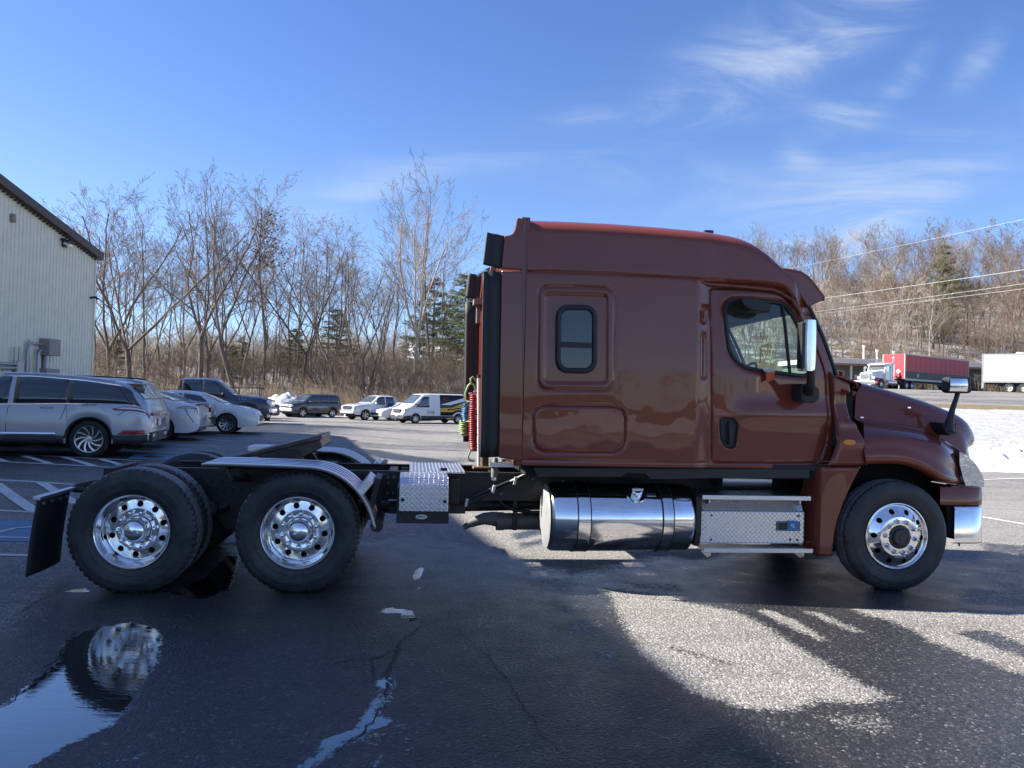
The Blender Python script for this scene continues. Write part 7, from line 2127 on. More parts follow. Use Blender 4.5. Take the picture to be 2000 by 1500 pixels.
mb = MB(); mb.box2(-0.02, 0.0, 0.55, 1.0, 1.35, 1.50); mb.box2(-0.03, 0.0, 0.45, 0.6, 1.5, 1.6); mb.box2(-0.03, 0.0, 0.95, 1.1, 1.5, 1.6); mb.box2(-0.05, 0.0, 0.6, 0.95, 1.28, 1.36); mb.build('air_couplings', M['dark'], red)
white = trailer('cream white box trailer at the right edge behind the snow slope', M['trailer_white'], 15.8, (49.3, 86.0), R(-34), None, True, simple('cream_wheel', (0.62, 0.58, 0.50), 0.5))
mb = MB(); mb.box2(1.9, 3.2, -0.004, 0.01, 2.30, 2.36); mb.build('side_vent', M['rail_alu'], white)
mb = MB(); mb.lathe([(0.42, 4.1), (0.42, 4.26), (0.35, 4.30), (0.001, 4.31)], c=(3.4, 1.2, 0), axis='Z', n=20); mb.build('roof_vent', M['plate'], white)

# white conventional tractor under the red trailer
ph = (44.1 - math.cos(DIR) * 0.0, 92.0)
tr = thing('day_cab_tractor', 'white and red day cab tractor with chrome stacks coupled to the red trailer', 'truck', (44.1, 92.0, float(terrain(46, 94))), DIR)
M['tractor_white'] = paint('tractor_white_paint', (0.66, 0.67, 0.68), 0.0, 0.4); M['tractor_red'] = paint('tractor_red_paint', (0.42, 0.03, 0.04), 0.0, 0.4)
Wt = 2.59; cy = Wt / 2
mb = MB()
P = []
for x, w, z0_, z1_ in ((-6.05, 0.62, 0.95, 1.66), (-5.95, 0.72, 0.85, 1.78), (-5.0, 0.76, 0.80, 1.92), (-4.1, 0.84, 0.80, 2.05), (-3.85, 0.88, 0.80, 2.10)):
    P.append([(x, cy - w, z0_), (x, cy - w, z1_ - 0.22), (x, cy - w * 0.86, z1_ - 0.05), (x, cy - w * 0.4, z1_), (x, cy + w * 0.4, z1_), (x, cy + w * 0.86, z1_ - 0.05), (x, cy + w, z1_ - 0.22), (x, cy + w, z0_)])
P = np.array(P); mb.grid(P); mb.add([tuple(p) for p in P[0]], [tuple(range(8))]); mb.build('hood', M['tractor_white'], tr, smooth=40)
mb = MB(); mb.box2(-6.12, -6.03, cy - 0.58, cy + 0.58, 0.95, 1.65); g_ = mb.build('grille', M['chrome'], tr, bevel=0.03)
mb = MB(); mb.box2(-6.35, -6.1, cy - 1.15, cy + 1.15, 0.45, 0.85); mb.build('front_bumper', M['chrome'], tr, bevel=0.06)
mb = MB(); mb.prism([(-3.85, 0.85), (-3.85, 2.08), (-3.62, 2.75), (-3.3, 2.85), (-2.2, 2.85), (-2.2, 0.85)], cy - 1.02, cy + 1.02); mb.build('cab', M['tractor_white'], tr, bevel=0.06)
mb = MB(); mb.prism([(-3.872, 2.12), (-3.664, 2.68), (-3.655, 2.68), (-3.86, 2.12)], cy - 0.90, cy + 0.90); mb.build('windscreen', M['bright_glass'], tr)
mb = MB(); mb.prism([(-3.72, 2.80), (-3.95, 2.70), (-3.95, 2.64), (-3.6, 2.76)], cy - 0.98, cy + 0.98); mb.build('sun_visor', M['tractor_white'], tr)
for sgn in (-1, 1):
    ys = cy + sgn * 1.025
    mb = MB(); mb.prism([(-3.62, 1.98), (-3.45, 2.62), (-2.75, 2.62), (-2.75, 1.98)], ys - 0.006, ys + 0.006); mb.build('side_window', M['car_glass'], tr)
    mb = MB(); mb.box2(-3.72, -3.70, ys - 0.01, ys + 0.01, 0.9, 2.0); mb.box2(-2.68, -2.66, ys - 0.01, ys + 0.01, 0.9, 2.6); mb.build('door_seam', M['seam'], tr)
    mb = MB(); pts = []
    for k in range(13):
        a = math.pi * k / 12; pts.append((-5.0 - 0.72 * math.cos(a), 0.50 + 0.62 * math.sin(a)))
    P = np.zeros((13, 3, 3))
    for k, (x, z) in enumerate(pts):
        for j in range(3): P[k, j] = (x, cy + sgn * (1.24 - 0.28 * j), z + 0.06 * j)
    mb.grid(P); mb.build('front_fender', M['tractor_red'], tr, smooth=50, solid=0.03)
    road_wheel(tr, -5.0, 0.06 if sgn < 0 else Wt - 0.06, 0.51, sgn < 0, None, 0.3)
    mb = MB(); mb.tube([(-1.95, cy + sgn * 0.95, 1.0), (-1.95, cy + sgn * 0.95, 3.35), (-1.85, cy + sgn * 0.95, 3.6)], 0.09, 12); mb.tube([(-1.95, cy + sgn * 0.95, 1.5), (-1.95, cy + sgn * 0.95, 2.75)], 0.13, 12); mb.build('exhaust_stack', M['chrome'], tr, smooth=40)
    mb = MB(); mb.tube([(-3.5, cy + sgn * 0.95, 0.72), (-1.6, cy + sgn * 0.95, 0.72)], 0.31, 18); mb.build('fuel_tank', M['brushed'], tr, smooth=40)
    mb = MB(); mb.tube([(-4.1, cy + sgn * 0.75, 2.0), (-4.1, cy + sgn * 0.75, 2.35)], 0.16, 12); mb.build('air_cleaner', M['chrome'], tr, smooth=40) if False else None
    mb = MB(); mb.box2(-3.95, -3.80, ys + sgn * 0.15, ys + sgn * 0.38, 1.95, 2.5); mb.tube([(-3.8, ys, 2.4), (-3.85, ys + sgn * 0.2, 2.4)], 0.02, 6); mb.build('wing_mirror', M['chrome'], tr)
    mb = MB(); mb.box2(-6.0, -5.85, cy + sgn * 0.86 - 0.12, cy + sgn * 0.86 + 0.12, 1.05, 1.30); mb.build('headlamp', M['clear_lens'], tr, bevel=0.03)
    for x in (0.55, 1.85): road_wheel(tr, x, 0.02 if sgn < 0 else Wt - 0.02, 0.51, sgn < 0)
    P = np.zeros((9, 2, 3))
    for k in range(9):
        a = math.pi * (0.5 + 0.5 * k / 8); 
        for j in range(2): P[k, j] = (-0.2 + 0.55 * math.cos(a) + 0.75, cy + sgn * (1.28 - 0.6 * j), 0.52 + 0.58 * math.sin(a))
    mb = MB(); mb.grid(P); mb.build('quarter_fender', M['frame'], tr, smooth=50, solid=0.02)
mb = MB(); mb.box2(-2.2, -1.75, cy - 1.0, cy + 1.0, 1.25, 2.95); mb.build('cab_rear_panel', M['tractor_red'], tr, bevel=0.04)
mb = MB(); mb.box2(-6.0, 2.4, cy - 0.43, cy + 0.43, 0.70, 0.98); mb.build('frame_rails', M['frame'], tr)
mb = MB()
for k in range(5): mb.blob = None; mb.box((-3.35, cy - 0.7 + 0.35 * k, 2.90), (0.14, 0.10, 0.08))
mb.build('roof_lamp', M['amber'], tr, bevel=0.02)
mb = MB(); mb.tube([(-3.0, cy - 0.3, 2.94), (-3.75, cy - 0.3, 2.94)], [0.05, 0.10], 10); mb.build('air_horn', M['chrome'], tr)

# low building behind the trailers
lb = thing('low_building', 'low green grey building with a cream fascia and columns behind the trailers', 'building', (43.0, 116.0, 3.7), R(4))
M['green_wall'] = simple('grey_green_wall', (0.12, 0.14, 0.115), 0.7, 0, 0.15); M['cream'] = simple('cream_fascia', (0.66, 0.62, 0.52), 0.6, 0, 0.08)
mb = MB(); mb.box2(0, 44, 0, 12, -0.5, 4.0); mb.build('wall', M['green_wall'], lb)
mb = MB(); mb.box2(-0.6, 44.6, -2.2, 12.5, 4.05, 4.75); mb.build('roof_fascia', M['cream'], lb, bevel=0.03)
mb = MB(); mb.box2(-0.5, 44.5, -2.1, -1.9, 3.78, 4.04); mb.build('gutter', simple('brown_soffit', (0.25, 0.16, 0.11), 0.7), lb)
for k in range(12): 
    mb = MB(); mb.cyl((0.4 + 3.9 * k, -1.7, -0.5), (0.4 + 3.9 * k, -1.7, 4.0), 0.16, 12); mb.build('column', M['cream'], lb, smooth=40)
for k in range(8):
    wf = bpy.data.objects.new('window', None); COL.objects.link(wf); wf.parent = lb
    x = 2.6 + 5.2 * k
    mb = MB(); mb.box2(x, x + 1.5, -0.05, 0.0, 1.1, 3.1); mb.build('window_frame', M['cream'], wf)
    mb = MB(); mb.box2(x + 0.08, x + 1.42, -0.07, -0.045, 1.18, 3.02); mb.build('window_pane', M['car_glass'], wf)
for k in range(3):
    mb = MB(); mb.box2(5.6 + 12 * k, 6.8 + 12 * k, -0.05, 0.0, -0.4, 2.6); mb.build('door', M['cream'], lb)
for x, h_ in ((8.5, 2.2), (10.5, 1.6), (13.0, 1.5)):
    mb = MB(); mb.cyl((x, 3, 4.7), (x, 3, 4.7 + h_), 0.13, 10); mb.cyl((x, 3, 4.55 + h_), (x, 3, 4.85 + h_), 0.22, 10); mb.build('roof_vent_pipe', M['plate'], lb, smooth=40)

# ------------------------------------------------------------------ snow
M['snow'] = simple('old_snow', (0.56, 0.565, 0.58), 0.85, 0, 0.08, 3, bump=0.6, bscale=9, dirt=(0.34, 0.325, 0.31), dirt_amt=0.5)
def heap(name, label, cat, x0, x1, y0, y1, hfun, n=70, seed=0, amp=0.3, fr=1.6):
    X, Y = np.meshgrid(np.linspace(x0, x1, n), np.linspace(y0, y1, int(n * 0.6)), indexing='ij')
    u = (X - x0) / (x1 - x0); v = (Y - y0) / (y1 - y0)
    env = hfun(u, v)
    lump = np.abs(fbm(X * fr + seed, Y * fr) - 0.47) * 3 + 0.8 * np.abs(fbm(X * fr * 2.7 + seed, Y * fr * 2.7 + 3) - 0.47)
    Z = terrain(X, Y) - 0.04 + env * (1 - amp + amp * lump * 1.6)
    X = X + 0.10 * (fbm(X * 3, Y * 3 + 9) - 0.5) * (env > 0.02)
    mb = MB(); mb.grid(np.stack([X, Y, Z], -1)); o = mb.build(name, M['snow'], None, smooth=45); tag(o, label, cat); return o
heap('snow_bank', 'broken lumpy snow bank along the edge of the lot beside the truck nose', 'snow bank', 11.6, 24, 22.0, 26.5, lambda u, v: (0.24 + 0.42 * smooth01(0.02, 0.28, u)) * smooth01(0, 0.30, v) * (1 - smooth01(0.45, 1.0, v)), 170, 4, 0.38, 2.1)
heap('snow_pile', 'plowed snow pile between the blue sedan and the dark green SUV', 'snow pile', -21.6, -16.4, 66.5, 72.5, lambda u, v: 2.0 * np.sin(np.pi * np.clip(u, 0, 1)) ** 0.8 * np.sin(np.pi * np.clip(v, 0, 1)) ** 0.7, 50, 9, 0.22, 0.9)
heap('snow_patch', 'low snow heap under the white pickup and the dark green SUV', 'snow pile', -14.5, -2, 70.8, 75.0, lambda u, v: (0.55 + 0.3 * np.sin(u * 17)) * np.sin(np.pi * v) ** 0.8, 60, 2, 0.4, 0.9)

# ------------------------------------------------------------------ bare trees
def bark(name, a, b_):
    m, nt, b = new_mat(name); N, L = nt.nodes, nt.links
    tc = N.new('ShaderNodeTexCoord'); n = N.new('ShaderNodeTexNoise'); n.inputs['Scale'].default_value = 3.5; n.inputs['Detail'].default_value = 7
    L.new(tc.outputs['Object'], n.inputs['Vector'])
    oi = N.new('ShaderNodeObjectInfo')
    mx = N.new('ShaderNodeMix'); mx.data_type = 'RGBA'; L.new(n.outputs['Fac'], mx.inputs[0]); mx.inputs[6].default_value = c4(a); mx.inputs[7].default_value = c4(b_)
    hs = N.new('ShaderNodeHueSaturation'); mr = N.new('ShaderNodeMapRange'); mr.inputs[3].default_value = 0.7; mr.inputs[4].default_value = 1.3
    L.new(oi.outputs['Random'], mr.inputs[0]); L.new(mr.outputs[0], hs.inputs['Value']); L.new(mx.outputs[2], hs.inputs['Color'])
    L.new(hs.outputs[0], b.inputs['Base Color']); b.inputs['Roughness'].default_value = 0.9
    return m
M['bark'] = bark('grey_brown_bark', (0.085, 0.066, 0.050), (0.20, 0.160, 0.125)); M['twig'] = bark('brown_twigs', (0.120, 0.085, 0.060), (0.215, 0.160, 0.115))
M['pale_bark'] = bark('pale_bark', (0.26, 0.22, 0.18), (0.42, 0.37, 0.31))
class Fast:
    def __init__(s): s.v = []; s.f = []
    def tube(s, pts, rs, n):
        b = len(s.v)
        for i, p in enumerate(pts):
            t = pts[min(i + 1, len(pts) - 1)] - pts[max(i - 1, 0)]
            a = t.orthogonal().normalized() if i == 0 else (a - t * (a.dot(t) / max(t.dot(t), 1e-9))).normalized()
            c = a.cross(t).normalized()
            for k in range(n):
                an = 6.28318 * k / n; q = p + a * (rs[i] * math.cos(an)) + c * (rs[i] * math.sin(an)); s.v.append((q.x, q.y, q.z))
        for i in range(len(pts) - 1):
            for k in range(n):
                k2 = (k + 1) % n; s.f.append((b + i * n + k, b + i * n + k2, b + (i + 1) * n + k2, b + (i + 1) * n + k))
    def build(s, name, mat):
        me = bpy.data.meshes.new(name); me.from_pydata(s.v, [], s.f); me.materials.append(mat); me.polygons.foreach_set('use_smooth', [True] * len(me.polygons)); return me
def make_tree(seed, H, kind='spread', thin=1.0):
    rnd = random.Random(seed); tk, cr = Fast(), Fast()
    spec = {'spread': dict(n=(7, 6, 4, 3), ang=(32, 58), up=0.07, fork=0.26, first=0.22),
            'tall': dict(n=(8, 6, 4, 3), ang=(22, 46), up=0.09, fork=0.32, first=0.20),
            'fan': dict(n=(8, 6, 5, 3), ang=(16, 38), up=0.10, fork=0.36, first=0.12),
            'slim': dict(n=(11, 5, 4, 3), ang=(28, 52), up=0.08, fork=0.9, first=0.28),
            'shrubby': dict(n=(8, 6, 5, 3), ang=(25, 55), up=0.14, fork=0.12, first=0.15)}[kind]
    def wob(s): return Vector((rnd.gauss(0, s), rnd.gauss(0, s), rnd.gauss(0, s * 0.6)))
    def child_dir(d, lo, hi):
        a = R(rnd.uniform(lo, hi)); o = d.orthogonal().normalized(); o.rotate(Matrix.Rotation(rnd.uniform(0, 6.283), 3, d)); return (d * math.cos(a) + o * math.sin(a)).normalized()
    def grow(p, d, L, r, lvl, trunk=False):
        ns = (9, 6, 4, 3, 2)[lvl]; pts = [p.copy()]; rs = [r]; dd = d.copy()
        end = (0.35, 0.30, 0.30, 0.4, 0.5)[lvl]
        for i in range(ns):
            dd = (dd + wob((0.08, 0.12, 0.15, 0.18, 0.2)[lvl]) + Vector((0, 0, spec['up'] * (0.6 if lvl == 0 else 1)))).normalized()
            p = p + dd * (L / ns); pts.append(p.copy()); rs.append(max(r * (1 - (1 - end) * (i + 1) / ns), 0.0085 * thin))
        (tk if trunk else cr).tube(pts, rs, (9, 6, 4, 3, 3)[lvl])
        if lvl >= 4: return
        nch = spec['n'][lvl]
        for k in range(nch):
            t0 = (spec['first'], 0.22, 0.18, 0.15)[lvl]
            t = t0 + (1 - t0) * (k + rnd.random()) / nch
            i = min(int(t * ns), ns - 1); q = pts[i].lerp(pts[i + 1], t * ns - i)
            ax = (pts[i + 1] - pts[i]).normalized()
            ln = L * (0.62, 0.52, 0.46, 0.50)[lvl] * (1.10 - 0.60 * t) * rnd.uniform(0.75, 1.2)
            grow(q, child_dir(ax, *spec['ang']), ln, rs[i] * rnd.uniform(0.38, 0.58), lvl + 1)
    r0 = H * 0.0092
    base = Vector((0, 0, -0.3))
    if kind in ('spread', 'tall', 'fan'):
        hf = H * spec['fork']; d = Vector((rnd.gauss(0, 0.08), rnd.gauss(0, 0.08), 1)).normalized()
        pts = [base]; p = base
        for i in range(5): d = (d + wob(0.05) + Vector((0, 0, 0.03))).normalized(); p = p + d * (hf / 5); pts.append(p.copy())
        tk.tube(pts, [r0 * 1.5, r0 * 1.15, r0, r0 * 0.95, r0 * 0.9, r0 * 0.85], 10)
        nf = {'tall': 2, 'fan': 4}.get(kind, 3)
        a0 = rnd.uniform(0, 6.28)
        for k in range(nf):
            a = R(rnd.uniform(12, 24) if kind == 'tall' else rnd.uniform(9, 27) if kind == 'fan' else rnd.uniform(18, 40)); az = a0 + 6.28 * k / nf
            dv = Vector((math.sin(a) * math.cos(az), math.sin(a) * math.sin(az), math.cos(a)))
            grow(p, dv, (H - hf) * rnd.uniform(0.78, 0.98), r0 * rnd.uniform(0.55, 0.72), 0, True)
    elif kind == 'slim':
        grow(base, Vector((rnd.gauss(0, 0.06), rnd.gauss(0, 0.06), 1)).normalized(), H, r0 * 0.8, 0, True)
    else:
        for k in range(5):
            a = R(rnd.uniform(5, 35)); az = rnd.uniform(0, 6.28)
            grow(base, Vector((math.sin(a) * math.cos(az), math.sin(a) * math.sin(az), math.cos(a))), H * rnd.uniform(0.7, 1.0), r0 * 0.6, 0 if k == 0 else 1, k == 0)
    return tk, cr
PROTO = {}
def proto(key, seed, H, kind, thin, mt='bark', mc='twig'):
    tk, cr = make_tree(seed, H, kind, thin)
    PROTO[key] = (tk.build('trunk', M[mt]), cr.build('crown', M[mc]), H)
proto('s1', 11, 16, 'spread', 1.0); proto('s2', 23, 16, 'spread', 1.0); proto('t1', 5, 18, 'tall', 1.0); proto('t2', 8, 18, 'tall', 1.0)
proto('p1', 34, 19, 'fan', 1.0, 'pale_bark', 'pale_bark'); proto('l1', 41, 14, 'slim', 1.0); proto('l2', 42, 14, 'slim', 1.0); proto('b1', 51, 7, 'shrubby', 0.9)
proto('h1', 61, 15, 'spread', 1.6); proto('h2', 62, 15, 'tall', 1.6); proto('h3', 63, 13, 'slim', 1.6); proto('hp', 64, 13, 'slim', 1.6, 'pale_bark', 'pale_bark')
def plant(key, x, y, height, rz, label, group, name='bare_tree', lean=0.0, wide=1.0):
    tm, cm, H = PROTO[key]
    e = thing(name, label, 'tree', (x, y, float(terrain(x, y))), rz, group)
    k = height / H; e.scale = (k * wide, k * wide, k); e.rotation_euler = (0, lean, rz) if lean else (0, 0, rz)
    for nm, me in (('trunk', tm), ('crown', cm)):
        o = bpy.data.objects.new(nm, me); COL.objects.link(o); o.parent = e
    return e
def tree_px(key, px, D, top, rz, label, group=None, lean=0.0, wide=1.0, name='bare_tree'):
    x = (px - 1000) / FOC * D; z = float(terrain(x, D)); yh = 778 + 0.026 * (px - 1000)
    h = (yh - top) / FOC * D + CAM_H - z
    return plant(key, x, D, h, rz, label, group, name, lean, wide)
G1 = 'bare trees on the bank beyond the parked cars'
tree_px('s1', 258, 78, 352, 0.4, 'large dark forked bare tree beside the corner of the metal building', G1, 0.0, 1.25)
tree_px('s2', 212, 84, 385, 2.4, 'leaning bare tree half hidden by the corner of the metal building', G1, 0.12, 1.15)
tree_px('t1', 392, 80, 352, 0.9, 'tall bare tree with two straight forks rising above the blue pickup', G1, 0.0, 1.2)
tree_px('t2', 470, 78, 372, 2.2, 'tall bare tree left of the thin tree with dark leaf clusters', G1, 0.0, 1.15)
leaf_tree = tree_px('l1', 512, 82, 388, 0.2, 'thin straight tree holding a few dark leaf clusters at its top', G1)
tree_px('s1', 590, 86, 430, 3.6, 'bare tree with wide arching limbs above the dark green SUV', G1, 0.0, 1.0)
tree_px('s2', 655, 80, 478, 5.0, 'short broad bare tree left of the tallest pale tree', G1, 0.0, 1.2)
tree_px('t2', 712, 84, 500, 0.7, 'dark bare tree leaning over the brush right behind the white pickup', G1, 0.0, 1.0)
tree_px('p1', 808, 82, 408, 1.25, 'tallest pale bare tree with a wide fan of upright limbs', G1, 0.0, 1.05)
tree_px('l2', 842, 92, 392, 1.5, 'slender pale bare tree between the tallest tree and the pines', G1)
G2 = 'thin bare trees filling the wood behind the parked cars'
rr = random.Random(5)
for k in range(44):
    px = 150 + 740 * (k + rr.random()) / 44
    D = rr.uniform(82, 118)
    top = rr.uniform(440, 590) - (30 if px < 480 else 0) + (50 if px > 740 else 0)
    tree_px(rr.choice(['l1', 'l2', 't1', 's2', 'l1']), px, D, top, rr.uniform(0, 6.28), 'thin bare tree in the crowded wood behind the parked cars', G2)
G3 = 'low leafless shrubs on the bank'
for k in range(46):
    px = 170 + 745 * (k + rr.random()) / 46; D = rr.uniform(75, 96)
    tree_px('b1', px, D, rr.uniform(640, 715), rr.uniform(0, 6.28), 'low leafless shrub on the bank behind the parked cars', G3, name='bare_shrub')
# dark leaf clusters that stayed on one thin tree
def leaf_cloud(center_fn, n, size, seed):
    rg = np.random.default_rng(seed); V = []; F = []
    for i in range(n):
        c = Vector(center_fn(rg)); s = size * rg.uniform(0.6, 1.3)
        a = Vector(rg.normal(size=3)).normalized(); b = a.orthogonal().normalized()
        b0 = len(V); V += [tuple(c - b * s * 0.5), tuple(c + a * s * 0.22), tuple(c + b * s * 0.5), tuple(c - a * s * 0.22)]; F.append((b0, b0 + 1, b0 + 2, b0 + 3))
    return V, F
M['needles'] = bark('pine_needles', (0.045, 0.062, 0.026), (0.130, 0.150, 0.058)); M['dry_leaf'] = bark('dry_leaves', (0.05, 0.032, 0.018), (0.12, 0.08, 0.045))
def make_pine(seed, H):
    rnd = random.Random(seed); tk = Fast(); br = Fast(); V = []; F = []
    pts = [Vector((rnd.gauss(0, 0.05), rnd.gauss(0, 0.05), H * i / 8)) for i in range(9)]
    tk.tube(pts, [H * 0.016 * (1 - 0.85 * i / 8) for i in range(9)], 8)
    z = H * 0.10
    while z < H * 0.98:
        t = z / H; Lb = H * 0.34 * (1 - t) ** 0.75 * (0.55 + 0.45 * min(1, (t - 0.05) / 0.25)) + 0.25
        for k in range(rnd.randint(3, 5)):
            az = rnd.uniform(0, 6.283); l = Lb * rnd.uniform(0.6, 1.15); d = Vector((math.cos(az), math.sin(az), rnd.uniform(-0.1, 0.28)))
            p0 = Vector((0, 0, z)); q = [p0, p0 + d * l * 0.5, p0 + d * l + Vector((0, 0, 0.12 * l))]
            br.tube(q, [0.035, 0.025, 0.012], 4)
            for m_ in range(int(16 + l * 19)):
                u = rnd.uniform(0.22, 1.03); c = p0 + d * l * u + Vector((rnd.gauss(0, 0.10 + 0.10 * l * 0.5), rnd.gauss(0, 0.10 + 0.10 * l * 0.5), rnd.gauss(0.05, 0.10)))
                for w_ in range(3):
                    a = Vector((rnd.gauss(0, 1) + d.x, rnd.gauss(0, 1) + d.y, rnd.gauss(0.4, 0.7))).normalized(); b = a.orthogonal().normalized(); s = rnd.uniform(0.16, 0.34)
                    b0 = len(V); V += [tuple(c - b * s * 0.16), tuple(c + b * s * 0.16), tuple(c + a * s)]; F.append((b0, b0 + 1, b0 + 2))
        z += H * rnd.uniform(0.022, 0.042)
    me = bpy.data.meshes.new('crown'); bv = len(br.v); me.from_pydata(br.v + V, [], br.f + [tuple(i + bv for i in f) for f in F]); me.materials.append(M['needles'])
    return tk.build('trunk', M['bark']), me, H
PROTO['pine1'] = make_pine(3, 15); PROTO['pine2'] = make_pine(4, 15)
G4 = 'green pines beside the sleeper'
tree_px('pine1', 843, 105, 540, 0.3, 'green pine with a rounded top behind the tallest pale tree', G4, name='pine_tree', wide=1.15)
tree_px('pine2', 905, 100, 528, 1.3, 'tall green pine showing just left of the truck sleeper', G4, name='pine_tree', wide=1.25)
tree_px('pine1', 948, 108, 520, 2.3, 'green pine mostly hidden behind the truck sleeper', G4, name='pine_tree', wide=1.2)
tree_px('pine2', 880, 118, 590, 4.0, 'small green pine between the two tall pines', G4, name='pine_tree', wide=1.2)
for q, (px, D, top) in enumerate(((452, 96, 672), (470, 104, 655), (225, 90, 660), (575, 110, 640), (655, 112, 600))):
    tree_px('pine1' if q % 2 else 'pine2', px, D, top, q * 1.1, 'dark little pine deep in the wood behind the parked cars', 'small dark pines in the wood', name='pine_tree', wide=1.3)
def cf(rg):
    h = rg.uniform(13.5, 19.3); return (rg.normal(0, 0.85 * (20.5 - h) / 5 + 0.2), rg.normal(0, 0.7), h)
V, F = leaf_cloud(cf, 420, 0.34, 3); me = bpy.data.meshes.new('dry_leaves'); me.from_pydata(V, [], F); me.materials.append(M['dry_leaf']); o = bpy.data.objects.new('dry_leaves', me); COL.objects.link(o); o.parent = leaf_tree; o.scale = [1 / s for s in leaf_tree.scale]; o['kind'] = 'stuff'

# hillside wood on the right: every trunk a tree of its own
G5 = 'bare trees on the wooded hillside'
special = [('h1', 1768, 150, 440, 0.5, 'big dark spreading tree on the hill crest above the red trailer'), ('h2', 1822, 152, 452, 1.9, 'forked bare tree beside the big dark tree on the hill crest'),
           ('h1', 1975, 145, 432, 2.6, 'large bare tree high on the hill at the right edge'), ('h1', 1590, 165, 470, 4.0, 'bare tree on the hill crest just right of the cab roof'),
           ('hp', 1790, 124, 640, 0.0, 'pale barked tree low on the hill behind the red trailer'), ('hp', 1745, 126, 610, 1.0, 'pale slanting tree low on the hill above the tractor')]
for key, px, D, top, rz, lab in special: tree_px(key, px, D, top, rz, lab, G5)
tree_px('pine2', 1838, 156, 470, 0.7, 'dark evergreen on the hill crest beside the spreading tree', 'evergreens on the hill', name='pine_tree', wide=0.9)
for k in range(230):
    y = 120 + 110 * rr.random() ** 0.8; ang = rr.uniform(0.26, 0.70)
    x = ang * y
    px = 1000 + FOC * ang
    h = rr.uniform(8.5, 14.5) * (0.8 if y < 130 else 1.0)
    top_lim = (804 - 455 + 22 * math.sin(px / 37.0)) / FOC * y + CAM_H
    h = min(h, max(7.0, top_lim - float(terrain(x, y))))
    plant(rr.choice(['h1', 'h2', 'h3', 'h3', 'hp', 'h2']), x, y, h, rr.uniform(0, 6.28), 'bare tree among many on the wooded hillside', G5)

# brush: thousands of stems nobody could count
def brush(name, n, area, hmin, hmax, mat, seed, r_=0.012, twigs=4, lean=0.35, zone=None):
    rg = np.random.default_rng(seed)
    x, y = area(rg, n)
    keep = fbm(x * 0.22 + seed * 7, y * 0.22) + rg.normal(0, 0.05, n) > 0.40
    x, y = x[keep], y[keep]; n = len(x)
    z = terrain(x, y)
    h = rg.uniform(hmin, hmax, n) * rg.uniform(0.6, 1.0, n) * (0.45 + 1.15 * fbm(x * 0.3 + 3, y * 0.15 + seed))
    B0 = np.stack([x, y, z - 0.1], -1)
    T = B0 + np.stack([rg.normal(0, lean, n) * h, rg.normal(0, lean, n) * h, h], -1)
    S, E, Rr = [B0], [T], [np.full(n, r_) * (0.7 + 0.6 * rg.random(n))]
    for k in range(twigs):
        t = rg.uniform(0.25, 0.9, n)[:, None]
        p = B0 + (T - B0) * t
        l = (h * rg.uniform(0.2, 0.5, n))[:, None]
        d = rg.normal(0, 1, (n, 3)); d[:, 2] = np.abs(d[:, 2]) * 0.9 + 0.3; d /= np.linalg.norm(d, axis=1)[:, None]
        S.append(p); E.append(p + d * l); Rr.append(np.full(n, r_ * 0.55))
    S, E, Rr = np.concatenate(S), np.concatenate(E), np.concatenate(Rr)
    m_ = len(S); d = E - S; a = np.cross(d, rg.normal(size=(m_, 3))); a /= np.linalg.norm(a, axis=1)[:, None] + 1e-9; b = np.cross(d, a); b /= np.linalg.norm(b, axis=1)[:, None] + 1e-9
    V = np.zeros((m_, 4, 3))
    for k in range(3):
        an = 2.0944 * k; V[:, k] = S + (a * math.cos(an) + b * math.sin(an)) * Rr[:, None]
    V[:, 3] = E
    i0 = np.arange(m_) * 4
    F = np.stack([np.stack([i0, i0 + 1, i0 + 3], -1), np.stack([i0 + 1, i0 + 2, i0 + 3], -1), np.stack([i0 + 2, i0, i0 + 3], -1)], 1).reshape(-1, 3)
    me = bpy.data.meshes.new(name); me.vertices.add(m_ * 4); me.vertices.foreach_set('co', V.ravel()); me.loops.add(F.size); me.loops.foreach_set('vertex_index', F.ravel().astype(np.int32)); me.polygons.add(len(F)); me.polygons.foreach_set('loop_start', np.arange(0, F.size, 3, dtype=np.int32)); me.update(calc_edges=True)
    me.materials.append(mat); o = bpy.data.objects.new(name, me); COL.objects.link(o); tag(o, kind='stuff'); return o
M['brush_tan'] = bark('dry_tan_brush', (0.17, 0.12, 0.075), (0.30, 0.225, 0.145)); M['brush_grey'] = bark('grey_brown_brush', (0.085, 0.064, 0.050), (0.18, 0.138, 0.108))
def area_left(y0, y1, a0=-0.55, a1=0.02):
    def f(rg, n):
        y = rg.uniform(y0, y1, n); a = rg.uniform(a0, a1, n); return a * y, y
    return f
brush('dry_brush', 5200, area_left(71.5, 80), 1.0, 3.4, M['brush_tan'], 1, 0.014, 5, 0.30)
brush('undergrowth', 7000, area_left(78, 112), 1.4, 4.6, M['brush_grey'], 2, 0.018, 6, 0.28)
brush('hillside_undergrowth', 15000, lambda rg, n: (lambda y, a: (a * y, y))(116 + 100 * rg.random(n) ** 0.9, rg.uniform(0.25, 0.70, n)), 2.0, 5.5, M['brush_grey'], 3, 0.030, 4, 0.16)
brush('hill_foot_brush', 3500, lambda rg, n: (lambda y, a: (a * y, y))(rg.uniform(113, 124, n), rg.uniform(0.30, 0.70, n)), 1.5, 4.0, M['brush_tan'], 4, 0.022, 4, 0.25)

brush('distant_wood', 6000, area_left(125, 175, -0.56, 0.02), 5.0, 9.0, M['brush_grey'], 8, 0.045, 5, 0.12)
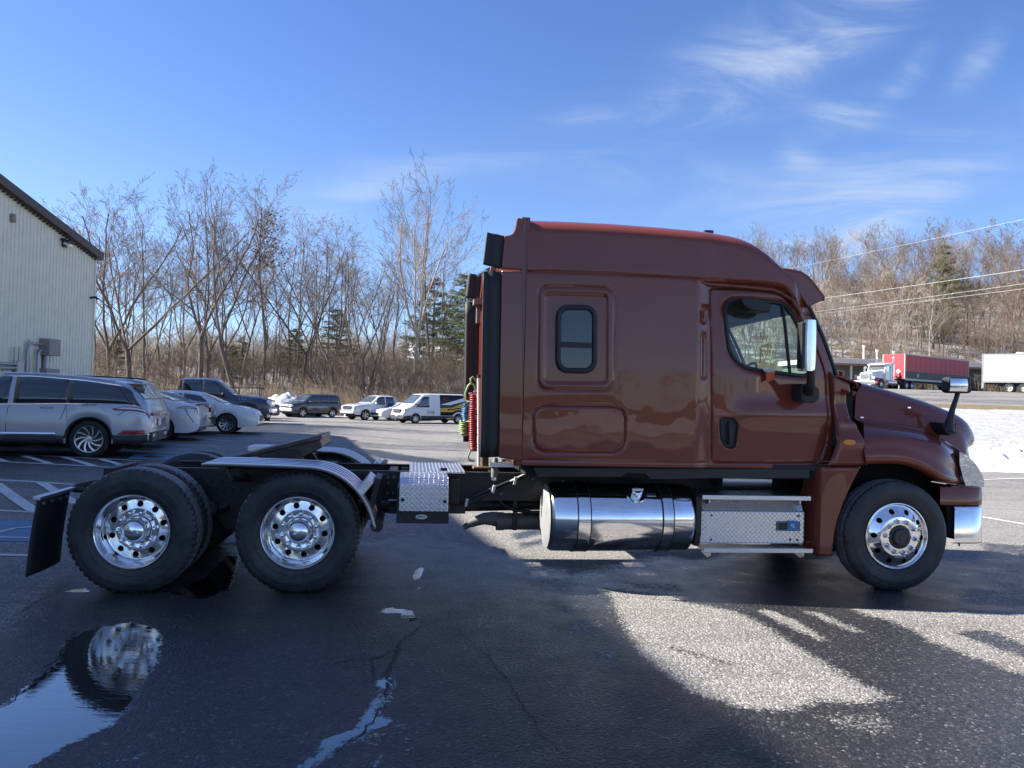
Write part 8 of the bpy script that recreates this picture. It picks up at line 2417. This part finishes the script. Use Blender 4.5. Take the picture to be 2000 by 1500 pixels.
# a house with a snowy roof beyond the brush
hs_ = thing('house', 'low house with a snow covered roof beyond the brush left of the truck', 'house', (-8.5, 126, float(terrain(-8.5, 126))), 0.1)
mb = MB(); mb.box2(-7, 9, -4, 4, -0.5, 2.6); mb.build('wall', simple('tan_house_wall', (0.32, 0.25, 0.19), 0.8), hs_)
mb = MB(); mb.prism([(-4.6, 2.5), (0, 4.6), (4.6, 2.5), (4.6, 2.75), (0, 4.9), (-4.6, 2.75)], -7.5, 9.5, 'YZ'); mb.build('roof', M['snow'], hs_)
for k in range(3):
    mb = MB(); mb.box2(-5 + 4.5 * k, -3.6 + 4.5 * k, -4.05, -4.0, 0.8, 2.0); mb.build('window', M['car_glass'], hs_)

# ------------------------------------------------------------------ power lines over the right hand lot
M['cable'] = simple('aluminium_cable', (0.62, 0.61, 0.58), 0.5, 0.4, 0.1)
for (za, zb_, ya, yb, r_, lab) in ((12.1, 14.85, 60, 100, 0.017, 'thick twisted power cable crossing the hill in the middle of the spans'), (16.75, 20.3, 70.6, 111, 0.011, 'highest thin power line crossing in front of the hill trees'),
                                   (11.07, 13.3, 60, 100, 0.013, 'thin power line just below the thick twisted cable'), (10.7, 13.0, 60, 100, 0.012, 'lowest power line of the bundle over the trailers')):
    mb = MB(); pts = []
    for k in range(41):
        y = 18 + 210 * k / 40; z = za + (zb_ - za) * (y - ya) / (yb - ya); pts.append((37.5, y, z - 0.00012 * (y - ya) * (yb - y) * 0.5))
    mb.tube(pts, r_, 5); o = mb.build('power_line', M['cable']); tag(o, lab, 'power line', 'power lines over the lot')

# ------------------------------------------------------------------ what the paint and the chrome mirror: the far side of the street behind the viewer
wt2 = trailer('white box trailer standing behind the viewer, mirrored in the truck hood', M['trailer_white'], 14.0, (42.0, -18.0), math.pi + 0.45, None, False)
G6 = 'bare trees behind the viewer mirrored in the truck side'
for k in range(26):
    x = -95 + 200 * (k + rr.random()) / 26; y = -rr.uniform(80, 120)
    plant(rr.choice(['h1', 'h2', 'b1', 'h3']), x, y, rr.uniform(4, 7), rr.uniform(0, 6.28), 'bare tree behind the viewer, mirrored in the truck side', G6)
